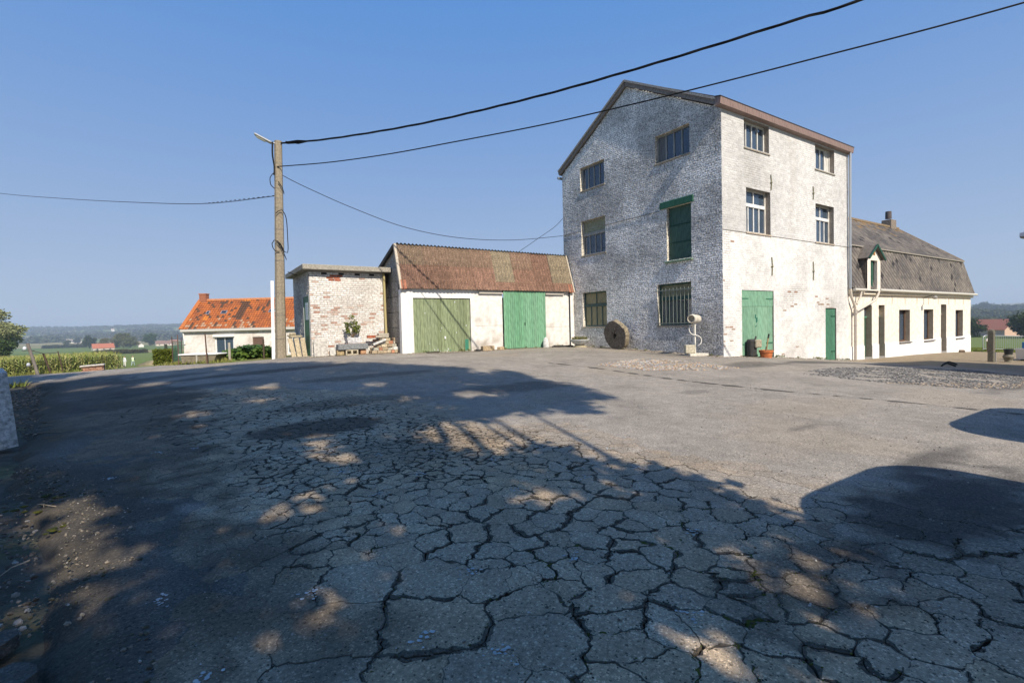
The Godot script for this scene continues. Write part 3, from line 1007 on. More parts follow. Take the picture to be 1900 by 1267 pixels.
# ---------------------------------------------------------------- the mill
func build_mill() -> void:
	var W := 8.63; var L := 7.88; var EAVE := 6.66; var APEX := 8.92
	var t := thing("mill_building", "tall three-storey whitewashed brick mill with a gabled end", "building", Vector3(0, -1.4, 0))
	var fr := face(Vector3.ZERO, Vector3.RIGHT, Vector3.BACK)
	var fl := face(Vector3.ZERO, Vector3.FORWARD, Vector3.LEFT)
	var rh := [[1.23, 2.72, 5.66, 6.60], [5.90, 7.43, 5.66, 6.60], [1.32, 2.78, 2.90, 4.39], [5.92, 7.38, 2.90, 4.39], [1.02, 2.94, -1.6, 0.98], [6.67, 7.55, -2.1, 0.37]]
	var lh := [[5.22, 6.67, 5.64, 6.61], [1.18, 2.62, 5.64, 6.61], [5.22, 6.67, 2.90, 4.36], [1.15, 2.16, 2.12, 3.98], [5.22, 6.67, -0.13, 1.32], [1.18, 2.62, -0.13, 1.34]]
	var rt := func(_a): return EAVE
	var lt := func(a): return EAVE + (APEX - EAVE) * (1.0 - absf(a - L * 0.5) / (L * 0.5))
	var gm := func(a, y):   # mortar tone of the two faces
		var q: float = n_mid.get_noise_2d(a * 1.1 + 300, y * 1.1)
		if y > 2.88: return Color(0.58, 0.575, 0.565) * (1.0 + 0.2 * q)
		var bare: float = smoothstep(0.35, 0.1, absf(a - 0.25)) * smoothstep(0.2, 1.0, y) + smoothstep(1.3, 0.5, absf(a - 4.6)) * smoothstep(0.75, 0.2, absf(y - 0.75)) + 0.8 * smoothstep(1.2, 0.4, absf(a - 6.6)) * smoothstep(0.5, 0.1, absf(y - 0.55)) + smoothstep(-1.0, -1.5, y - 0.06 * a) * 0.4
		bare = clampf(bare + q * 0.8 - 0.35, 0, 1)
		return Color(0.72, 0.715, 0.705).lerp(Color(0.22, 0.16, 0.12), bare)
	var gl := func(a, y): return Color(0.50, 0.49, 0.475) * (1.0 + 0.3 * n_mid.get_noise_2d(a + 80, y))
	var mb := MB.new()
	wall_sheet(mb, fr, W, -2.3, rt, EAVE, rh, gm, 0.11, 0.34, [], Color(0.30, 0.27, 0.24))
	part(t, "front_wall", mb, M.weather)
	mb = MB.new()
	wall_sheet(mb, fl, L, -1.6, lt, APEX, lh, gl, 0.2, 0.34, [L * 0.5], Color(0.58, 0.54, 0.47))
	part(t, "gable_wall", mb, M.flake)
	mb = MB.new(); mb.col = Color(0.5, 0.48, 0.46)
	var fb := face(Vector3(W, 0, -L), Vector3.LEFT, Vector3.FORWARD)
	wall_sheet(mb, fb, W, -2.3, rt, EAVE, [], func(_a, _y): return Color(0.5, 0.48, 0.46), 2.0, 0.34)
	var fe := face(Vector3(W, 0, 0), Vector3.FORWARD, Vector3.RIGHT)
	wall_sheet(mb, fe, L, -2.3, lt, APEX, [], func(_a, _y): return Color(0.5, 0.48, 0.46), 2.0, 0.34, [L * 0.5])
	part(t, "rear_walls", mb, M.white)
	for y in [1.75, 4.95]:
		mb = MB.new(); mb.col = Color(0.15, 0.12, 0.09)
		mb.box(Vector3(W * 0.5, y, -L * 0.5), Vector3(W - 0.7, 0.12, L - 0.7))
		part(t, "floor", mb, M.wood)
	# brickwork under the whitewash
	var rc := func(a, y, r: RandomNumberGenerator):
		var q: float = n_mid.get_noise_2d(a * 1.1 + 300, y * 1.1)
		var q2: float = n_mid.get_noise_2d(a * 0.5 + 30, y * 0.25)
		if y > 2.88:
			var d := Color(0.68, 0.675, 0.67).lerp(Color(0.42, 0.415, 0.41), clampf(0.26 + 0.6 * q + 0.8 * q2 + r.randf_range(-0.18, 0.18), 0, 1))
			for h in rh:
				if a > h[0] - 0.1 and a < h[1] + 0.1 and y < h[2] and y > h[2] - 1.3 and n_fine.get_noise_2d(a * 2.2 + 3, y * 0.12) > 0.12: d = d.lerp(Color(0.36, 0.33, 0.29), 0.30)
			if a > 3.9 and a < 4.6 and n_fine.get_noise_2d(a * 2.0, y * 0.1) > 0.0: d = d.lerp(Color(0.42, 0.35, 0.28), 0.25)
			return d
		var chip: float = smoothstep(0.5, 0.1, absf(a - 0.22)) * 0.35 + smoothstep(1.5, 0.5, absf(a - 4.6)) * smoothstep(0.8, 0.2, absf(y - 0.75)) * 0.3 + smoothstep(1.3, 0.4, absf(a - 6.4)) * smoothstep(0.6, 0.1, absf(y - 0.55)) * 0.5 + smoothstep(-0.7, -1.5, y + 0.06 * a) * 0.35
		if r.randf() < chip * clampf(0.5 + q * 1.4, 0, 1) * 0.32: return Color(0.36, 0.23, 0.17).lerp(Color(0.38, 0.32, 0.27), r.randf())
		return Color(0.735, 0.73, 0.72).lerp(Color(0.47, 0.455, 0.435), clampf(0.16 + 0.9 * q + r.randf_range(-0.12, 0.18), 0, 1))
	brick_face(t, fr, W, -2.2, rt, EAVE, rh, rc, Vector2(0.001, 0.004), 0.0012, M.weather, 150, func(a, y): return y < 1.9 and y > 0.35 and a < 6.6, 11)
	var lc := func(a, y, r: RandomNumberGenerator):
		var q: float = n_mid.get_noise_2d(a * 0.9 + 60, y * 0.9)
		var s: float = clampf(0.52 + 1.25 * q + 0.2 * n_mid.get_noise_2d(a * 3.0, y * 5.0) + r.randf_range(-0.13, 0.13), 0, 1)
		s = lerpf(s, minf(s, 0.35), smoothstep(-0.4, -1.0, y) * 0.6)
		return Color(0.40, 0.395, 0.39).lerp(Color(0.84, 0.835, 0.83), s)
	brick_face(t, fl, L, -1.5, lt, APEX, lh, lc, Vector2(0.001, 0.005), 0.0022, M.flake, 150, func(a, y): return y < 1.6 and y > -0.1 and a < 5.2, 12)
	# windows of the sunny face
	var wc := Color(0.66, 0.655, 0.63)
	for i in 2: window(t, fr, rh[i], {"n": 4, "col": wc, "back": 0.17, "odd": [3, Color(0.62, 0.61, 0.58)] if i == 1 else [0, Color(0.12, 0.12, 0.13)]})
	for i in [2, 3]: window(t, fr, rh[i], {"n": 4, "ntop": 2, "transom": 0.64, "fw": 0.075, "col": Color(0.60, 0.575, 0.53), "mcol": Color(0.74, 0.74, 0.73), "tcol": Color(0.78, 0.78, 0.77), "back": 0.17, "scol": Color(0.5, 0.42, 0.34)})
	# windows of the gable
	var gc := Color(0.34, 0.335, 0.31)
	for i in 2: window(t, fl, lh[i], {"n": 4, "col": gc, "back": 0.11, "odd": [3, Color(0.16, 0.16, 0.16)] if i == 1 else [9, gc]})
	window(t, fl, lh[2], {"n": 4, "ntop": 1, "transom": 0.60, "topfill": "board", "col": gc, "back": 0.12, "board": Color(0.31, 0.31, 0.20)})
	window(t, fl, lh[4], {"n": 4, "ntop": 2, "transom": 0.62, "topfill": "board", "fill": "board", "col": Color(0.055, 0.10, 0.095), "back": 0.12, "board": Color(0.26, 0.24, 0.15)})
	var gw := window(t, fl, lh[5], {"n": 4, "ntop": 1, "transom": 0.64, "topfill": "board", "col": Color(0.03, 0.09, 0.08), "back": 0.14, "board": Color(0.25, 0.255, 0.17)})
	for i in 9:
		var bar := MB.new(); bar.col = Color(0.22, 0.25, 0.22)
		var a := lerpf(1.27, 2.53, i / 8.0)
		bar.tube([fp(fl, a, -0.10, 0.04), fp(fl, a, 1.17, 0.04)], 0.011, 0.011, 6)
		part(gw, "bar", bar, M.smooth)
	for y in [-0.06, 1.10]:
		var bar := MB.new(); bar.col = Color(0.20, 0.23, 0.20)
		fbox(bar, fl, 1.10, 2.70, y - 0.015, y + 0.015, 0.045, 0.06)
		part(gw, "rail", bar, M.smooth)
	# hoist hatch with green lintel
	var hatch := plank_door(t, fl, [1.17, 2.14, 2.16, 3.98], Color(0.018, 0.085, 0.060), 1, -0.12, "hatch_door")
	for y in [2.75, 3.35]:
		mb = MB.new(); mb.col = Color(0.016, 0.07, 0.05)
		fbox(mb, fl, 1.19, 2.12, y - 0.02, y + 0.02, -0.12, -0.105)
		part(hatch, "batten", mb, M.paintwood)
	mb = MB.new(); mb.col = Color(0.035, 0.125, 0.075)
	fbox(mb, fl, 1.05, 2.44, 3.985, 4.21, -0.10, 0.045, 0.01)
	part(t, "lintel", mb, M.paintwood, "green painted lintel beam over the hoist hatch")
	mb = MB.new(); mb.col = Color(0.20, 0.28, 0.19)
	fbox(mb, fl, 1.10, 2.24, 2.05, 2.12, -0.2, 0.07, 0.01)
	part(t, "hatch_sill", mb, M.concrete)
	# doors of the sunny face
	var d1 := plank_door(t, fr, [1.03, 1.98, -1.20, 0.97], Color(0.185, 0.35, 0.24), 3, -0.03)
	var d2 := plank_door(t, fr, [1.99, 2.93, -1.28, 0.97], Color(0.195, 0.36, 0.25), 3, -0.035)
	for e in [[d1, 1.05, 1.42], [d2, 2.50, 2.91]]:
		for y in [0.70, -0.82]:
			mb = MB.new(); mb.col = Color(0.06, 0.18, 0.11)
			fbox(mb, fr, e[1], e[2], y - 0.02, y + 0.02, -0.03, -0.012)
			part(e[0], "hinge", mb, M.smooth)
	for e in [[d1, 1.03, 1.98, -0.029], [d2, 1.99, 2.93, -0.034]]:
		mb = MB.new(); mb.col = Color(0.185, 0.35, 0.24)
		fbox(mb, fr, e[1] + 0.003, e[2] - 0.003, 0.44, 0.96, e[3], e[3] + 0.010, 0.004)
		part(e[0], "top_rail", mb, M.paintwood)
	mb = MB.new(); mb.col = Color(0.03, 0.13, 0.095)
	for e in [[1.80, 1.97, -0.15, 0.16], [1.84, 1.93, -0.30, -0.20], [1.62, 1.65, -0.45, -0.34], [1.70, 1.73, -0.62, -0.48], [1.78, 1.80, 0.2, 0.42], [1.93, 1.95, 0.1, 0.4]]:
		for i in 4:
			var a := lerpf(e[0], e[1], rr(0, 0.6)); var y := lerpf(e[2], e[3], rr(0, 0.6))
			fbox(mb, fr, a, a + (e[1] - e[0]) * 0.45, y, y + (e[3] - e[2]) * 0.45, -0.03, -0.0285 + i * 0.0004)
	part(d1, "worn_paint", mb, M.dull, "dark green worn paint beside the door gap")
	var d3 := plank_door(t, fr, [6.68, 7.54, -1.72, 0.36], Color(0.05, 0.175, 0.105), 4, -0.04)
	for y in [0.05, -1.35]:
		mb = MB.new(); mb.col = Color(0.02, 0.09, 0.05)
		fbox(mb, fr, 7.2, 7.56, y - 0.02, y + 0.02, -0.04, -0.025)
		part(d3, "hinge", mb, M.smooth)
	# wall anchors, seam, cornice, verges, roof
	for e in [[2.80, 4.45, 4.98], [5.71, 4.47, 4.96], [2.82, 1.51, 2.15], [5.69, 1.43, 2.13]]:
		mb = MB.new(); mb.col = Color(0.20, 0.19, 0.11)
		mb.tube([fp(fr, e[0], e[1], 0.025), fp(fr, e[0] + 0.015, (e[1] + e[2]) * 0.5, 0.035), fp(fr, e[0] - 0.01, e[2], 0.025)], 0.017, 0.017, 6)
		mb.tube([fp(fr, e[0] - 0.01, lerpf(e[1], e[2], 0.48), 0.0), fp(fr, e[0] + 0.02, lerpf(e[1], e[2], 0.48), 0.06)], 0.03, 0.025, 6)
		part(t, "wall_anchor", mb, M.smooth)
	mb = MB.new(); mb.col = Color(0.16, 0.14, 0.12)
	fbox(mb, fr, 0.0, W, 2.862, 2.876, -0.01, 0.014)
	part(t, "paint_seam", mb, M.dull)
	mb = MB.new(); mb.col = Color(0.27, 0.19, 0.165)
	mb.prism(PackedVector2Array([Vector2(-0.01, 6.64), Vector2(0.17, 6.67), Vector2(0.19, 6.87), Vector2(0.0, 6.92)]), W + 0.36, Transform3D(Basis(Vector3.BACK, Vector3.UP, Vector3.LEFT), Vector3(W + 0.06, 0, 0)))
	part(t, "cornice", mb, M.paintwood, "mauve brown box gutter along the eaves")
	mb = MB.new(); mb.col = Color(0.05, 0.045, 0.045)
	mb.prism(PackedVector2Array([Vector2(-0.02, 6.925), Vector2(0.20, 6.875), Vector2(0.20, 6.90), Vector2(-0.02, 6.955)]), W + 0.40, Transform3D(Basis(Vector3.BACK, Vector3.UP, Vector3.LEFT), Vector3(W + 0.08, 0, 0)))
	part(t, "cornice_capping", mb, M.smooth)
	for s in [0, 1]:
		var za := 0.12 if s == 0 else -L - 0.12
		var A := Vector3(-0.09, EAVE + 0.06, za); var B := Vector3(-0.09, APEX + 0.10, -L * 0.5)
		for q in [[0.0, 0.15, Color(0.27, 0.235, 0.21)], [0.11, 0.07, Color(0.38, 0.36, 0.33)]]:
			mb = MB.new(); mb.col = q[2]
			var up: Vector3 = Vector3.UP * q[0]
			mb.beam(A + up + Vector3(0.03 - 0.03 * (q[0] / 0.12), 0, 0), B + up + Vector3(0.03 - 0.03 * (q[0] / 0.12), 0, 0), 0.09 if q[0] == 0.0 else 0.13, q[1])
			part(t, "verge_board" if q[0] == 0.0 else "verge_tiles", mb, M.concrete)
		mb = MB.new(); mb.col = Color(0.10, 0.095, 0.09)
		var z0 := 0.2 if s == 0 else -L - 0.2
		var sl := (B.y - A.y) / (L * 0.5 + 0.12)
		mb.prism(PackedVector2Array([Vector2(absf(z0), 6.70), Vector2(L * 0.5, B.y + 0.02), Vector2(L * 0.5, B.y + 0.14), Vector2(absf(z0), 6.82)]) if s == 1 else PackedVector2Array([Vector2(-0.02, 6.86), Vector2(L * 0.5, B.y + 0.02), Vector2(L * 0.5, B.y + 0.14), Vector2(-0.02, 6.98)]), W + 0.1, Transform3D(Basis(Vector3.FORWARD, Vector3.UP, Vector3.RIGHT), Vector3(0.0, 0, 0)))
		part(t, "roof", mb, M.slate)
	mb = MB.new(); mb.col = Color(0.42, 0.44, 0.46)
	mb.tube([Vector3(-0.14, 6.55, -8.02), Vector3(0.5, 6.55, -8.02)], 0.06, 0.06, 8)
	part(t, "gutter_end", mb, M.metal)
	# cable fixed along the gable
	mb = MB.new(); mb.col = Color(0.10, 0.10, 0.11)
	mb.tube([fp(fl, 7.86, 3.97, 0.022), fp(fl, 5.0, 3.955, 0.022), fp(fl, 2.45, 3.94, 0.022)], 0.008, 0.008, 5)
	part(t, "wall_cable", mb, M.smooth)
	# foot of the walls
	mb = MB.new(); mb.col = Color(0.26, 0.23, 0.19)
	for i in 12:
		var a := i * 0.6
		var P := Vector3(-0.12, G(-0.1, -a - 0.3) - 0.06, -a - 0.3)
		mb.cbox(P, Vector3(0.26 + rr(-0.03, 0.03), 0.20 + rr(-0.03, 0.02), 0.585), 0.02, Basis(Vector3.UP, rr(-0.02, 0.02)))
	part(t, "wall_footing", mb, M.concrete)
	# downpipe
	mb = MB.new(); mb.col = Color(0.42, 0.45, 0.48)
	mb.tube([fp(fr, 8.52, 6.7, 0.12), fp(fr, 8.54, 3.0, 0.10), fp(fr, 8.56, 1.15, 0.10)], 0.05, 0.05, 10)
	for y in [5.2, 2.9]: mb.tube([fp(fr, 8.54, y - 0.03, 0.105), fp(fr, 8.54, y + 0.03, 0.105)], 0.06, 0.06, 10)
	part(t, "downpipe", mb, M.metal)
	mb = MB.new(); mb.col = Color(0.62, 0.55, 0.46)
	mb.tube([fp(fr, 8.56, 1.15, 0.10), fp(fr, 8.60, 0.85, 0.11), fp(fr, 8.93, 0.42, 0.12), fp(fr, 8.96, 0.25, 0.12)], 0.052, 0.052, 10)
	part(t, "downpipe_bend", mb, M.smooth)
	mb = MB.new(); mb.col = Color(0.44, 0.40, 0.36)
	mb.tube([fp(fr, 8.96, 0.25, 0.12), fp(fr, 8.96, -1.85, 0.12)], 0.055, 0.055, 10)
	mb.tube([fp(fr, 8.96, 0.12, 0.12), fp(fr, 8.96, 0.30, 0.12)], 0.075, 0.075, 10)
	for y in [-0.35, -1.0]: mb.tube([fp(fr, 8.96, y - 0.02, 0.12), fp(fr, 8.96, y + 0.02, 0.12)], 0.064, 0.064, 10)
	part(t, "lower_downpipe", mb, M.smooth)

# ---------------------------------------------------------------- corrugated sheet
func corrugated(mb: MB, o: Vector3, along: Vector3, upslope: Vector3, w: float, h: float, pitch: float, amp: float, phase: float) -> void:
	var nn := along.cross(upslope).normalized()
	if nn.z < 0: nn = -nn
	var m := int(ceil(w / pitch * 8.0))
	var prev := []
	for i in m + 1:
		var a := w * i / m
		var ph := TAU * (a + phase) / pitch
		var d := sin(ph) * amp
		var sl := cos(ph) * amp * TAU / pitch
		var q := (nn - along * sl).normalized()
		var cur := [o + along * a + nn * d, o + along * a + upslope * h + nn * d, q]
		if i > 0:
			for s in [0.0, -0.007]:
				var off: Vector3 = nn * s
				var f := 1.0 if s == 0.0 else -1.0
				mb.trin([prev[0] + off, cur[0] + off, cur[1] + off], [prev[2] * f, cur[2] * f, cur[2] * f], [mb.col, mb.col, mb.col])
				mb.trin([prev[0] + off, cur[1] + off, prev[1] + off], [prev[2] * f, cur[2] * f, prev[2] * f], [mb.col, mb.col, mb.col])
			mb.quad(prev[0], cur[0], cur[0] - nn * 0.007, prev[0] - nn * 0.007, -upslope)
			mb.quad(prev[1], cur[1], cur[1] - nn * 0.007, prev[1] - nn * 0.007, upslope)
		prev = cur

func build_shed() -> void:
	var X0 := -7.9; var Z := -7.25; var EAVE := 1.41
	var t := thing("garage_shed", "low white garage shed with a mossy corrugated roof and two green doors", "shed", Vector3(-4, -1.0, Z))
	var f := face(Vector3(X0, 0, Z), Vector3.RIGHT, Vector3.BACK)
	var g1 := [0.40, 2.72, -1.3, 1.08]; var g2 := [4.16, 6.24, -1.3, 1.39]
	var top := func(_a): return EAVE
	var wc := func(a, y):
		var q: float = n_mid.get_noise_2d(a * 1.6 + 500, y * 1.6)
		var low: float = smoothstep(-0.2, -0.95, y) * (0.6 + n_fine.get_noise_2d(a * 0.6, y * 0.6))
		if a > 0.35 and a < 2.8 and y > 1.05: return Color(0.82, 0.82, 0.82)
		return Color(0.72, 0.71, 0.695).lerp(Color(0.36, 0.31, 0.25), clampf(q * 1.3 + 0.5 * n_fine.get_noise_2d(a * 0.9, y * 0.9) + low * 0.7 - 0.05, 0, 0.75))
	var mb := MB.new()
	wall_sheet(mb, f, 7.89, -1.3, top, EAVE, [g1, g2], wc, 0.12, 0.25, [], Color(0.6, 0.57, 0.52))
	part(t, "front_wall", mb, M.white)
	mb = MB.new(); mb.col = Color(0.83, 0.82, 0.80)
	fbox(mb, f, -0.06, 0.38, -1.2, 1.37, -0.2, 0.03, 0.01)
	part(t, "corner_pier", mb, M.white)
	mb = MB.new(); mb.col = Color(0.80, 0.785, 0.75)
	fbox(mb, f, 7.66, 7.80, -1.2, 1.36, -0.1, 0.05, 0.01)
	part(t, "end_pilaster", mb, M.white)
	for y in [0.02, -0.10]:
		mb = MB.new(); mb.col = Color(0.40, 0.36, 0.31)
		fbox(mb, f, 2.9 if y > 0 else 6.3, 4.14 if y > 0 else 7.6, y - 0.006, y + 0.006, -0.01, 0.004)
		part(t, "plaster_crack", mb, M.dull)
	# gable of concrete panels, back wall
	var pts := [Vector2(7.25, -1.2), Vector2(7.25, 1.40), Vector2(7.62, 2.96), Vector2(9.23, 2.34), Vector2(11.6, 1.45), Vector2(11.6, -1.2)]
	mb = MB.new(); mb.col = Color(0.30, 0.29, 0.27)
	for x in [X0, -0.3]:
		mb.prism(PackedVector2Array(pts), 0.16, Transform3D(Basis(Vector3.FORWARD, Vector3.UP, Vector3.RIGHT), Vector3(x, 0, 0)))
	mb.box(Vector3(-4, 0.1, -11.55), Vector3(7.6, 2.6, 0.16))
	part(t, "gable_wall", mb, M.flake, "grey weathered concrete panel gable")
	for y in [-0.25, 0.30, 0.86, 1.42, 1.95]:
		for j in 2:
			mb = MB.new(); mb.col = Color(0.32, 0.305, 0.285) * rr(0.85, 1.1)
			var za := -7.30 - j * 1.98
			var lim := -11.0
			if y > 1.4: lim = -11.0 + (y - 1.2) * 1.2
			var zb := maxf(za - 1.965, lim)
			if y > 1.9 and j == 1: zb = maxf(zb, -9.0)
			if zb < za - 0.2:
				mb.cbox(Vector3(X0 - 0.012, y, (za + zb) * 0.5 - (0.12 if y > 1.3 and j == 0 else 0.0)), Vector3(0.04, 0.535, absf(zb - za) - (0.24 if y > 1.3 and j == 0 else 0.0)), 0.008)
				part(t, "concrete_panel", mb, M.flake)
	# steep front slope of fibre cement sheets
	var low := Vector3(0, 1.40, -7.10); var up := Vector3(0, 3.0, -7.62)
	var sl := (up - low); var slen := sl.length(); sl = sl / slen
	var widths := [1.02, 0.95, 0.98, 0.94, 0.96, 0.97, 0.95, 1.0]
	var x := -7.96
	rng.seed = 77
	for i in 8:
		var w: float = widths[i]
		var rows := [[0.0, 0.98, "b"], [0.93, slen, "b"]]
		if i == 4: rows = [[0.0, 0.40, "b"], [0.36, slen, "y"]]
		if i == 7: rows = [[0.0, 0.42, "b"], [0.38, slen, "y"]]
		if i == 6: rows = [[0.0, slen, "b"]]
		for r in rows:
			mb = MB.new()
			mb.col = (Color(0.46, 0.28, 0.21) * rr(0.80, 1.15)) if r[2] == "b" else Color(0.52, 0.43, 0.31) * rr(0.9, 1.05)
			if r[2] == "b" and r[0] > 0.5: mb.col = mb.col.lerp(Color(0.40, 0.33, 0.24), rr(0.2, 0.6))
			var out := Vector3(0, 0.25, 0.97) * (0.010 * (1.0 if r[0] > 0.2 else 0.0) + 0.016 * (i % 2))
			corrugated(mb, Vector3(x, low.y, low.z) + sl * r[0] + out, Vector3.RIGHT, sl, w + 0.05, r[1] - r[0], 0.147, 0.025, x)
			part(t, "roof_sheet", mb, M.lichen)
		x += w
	mb = MB.new(); mb.col = Color(0.45, 0.19, 0.12)
	corrugated(mb, Vector3(-7.99, 1.38, -7.08), Vector3.RIGHT, sl, 0.22, 0.34, 0.147, 0.025, 0.0)
	part(t, "roof_patch", mb, M.slate)
	mb = MB.new(); mb.col = Color(0.45, 0.19, 0.12)
	corrugated(mb, Vector3(-0.38, 1.37, -7.07), Vector3.RIGHT, sl, 0.3, 0.36, 0.147, 0.025, 0.0)
	part(t, "roof_patch", mb, M.slate)
	for e in [[-7.98, 0.09], [-0.10, 0.06]]:
		mb = MB.new(); mb.col = Color(0.52, 0.46, 0.38)
		mb.beam(Vector3(e[0], 1.37, -7.11), Vector3(e[0], 3.02, -7.64), e[1], 0.09, Vector3.BACK)
		part(t, "verge_strip", mb, M.concrete)
	mb = MB.new(); mb.col = Color(0.10, 0.095, 0.09)
	corrugated(mb, Vector3(-8.0, 3.045, -7.60), Vector3.RIGHT, Vector3(0, -0.36, -1).normalized(), 8.0, 4.2, 0.147, 0.03, 0.0)
	part(t, "back_slope", mb, M.slate)
	mb = MB.new(); mb.col = Color(0.07, 0.065, 0.06)
	mb.beam(Vector3(-8.0, 2.97, -7.66), Vector3(-8.0, 1.45, -11.7), 0.06, 0.12)
	part(t, "verge_board", mb, M.wood)
	# doors
	var d := plank_door(t, f, [0.41, 2.71, -0.95, 1.07], Color(0.215, 0.26, 0.145), 17, -0.045, "garage_door")
	mb = MB.new()
	rng.seed = 5
	for i in 26:
		var a := rr(0.5, 2.6); var y := rr(-0.92, 1.0)
		var s := rr(0.01, 0.035)
		mb.col = Color(0.55, 0.58, 0.58) if i % 3 else Color(0.07, 0.22, 0.16)
		if i < 12: y = rr(-0.92, -0.80)
		if i >= 12 and mb.col.r < 0.1: continue
		fbox(mb, f, a - s * 0.4, a + s * 0.4, y - s, y + s, -0.042, -0.0395)
	mb.col = Color(0.05, 0.20, 0.14)
	fbox(mb, f, 2.47, 2.62, -0.9, -0.48, -0.042, -0.0390)
	part(d, "paint_scars", mb, M.dull)
	var hd := MB.new(); hd.col = Color(0.75, 0.75, 0.73)
	fbox(hd, f, 1.60, 1.66, -0.44, -0.34, -0.045, 0.0, 0.008)
	part(d, "handle", hd, M.smooth)
	var d2 := plank_door(t, f, [4.18, 5.22, -0.93, 1.40], Color(0.145, 0.335, 0.20), 10, 0.085, "sliding_door")
	plank_door(t, f, [5.23, 6.27, -0.95, 1.39], Color(0.16, 0.35, 0.22), 10, 0.08, "sliding_door")
	hd = MB.new(); hd.col = Color(0.03, 0.06, 0.04)
	fbox(hd, f, 5.16, 5.20, 0.0, 0.12, 0.085, 0.115, 0.006)
	part(d2, "handle", hd, M.smooth)
	for e in [[3.08, 4.17], [6.29, 7.28]]:
		mb = MB.new(); mb.col = Color(0.45, 0.42, 0.38)
		fbox(mb, f, e[0], e[1], 1.26, 1.32, 0.02, 0.085, 0.006)
		part(t, "door_track", mb, M.smooth)
	mb = MB.new(); mb.col = Color(0.35, 0.17, 0.10)
	fbox(mb, f, 0.45, 2.72, -1.1, -0.93, -0.06, 0.10, 0.01)
	part(t, "threshold", mb, M.concrete)

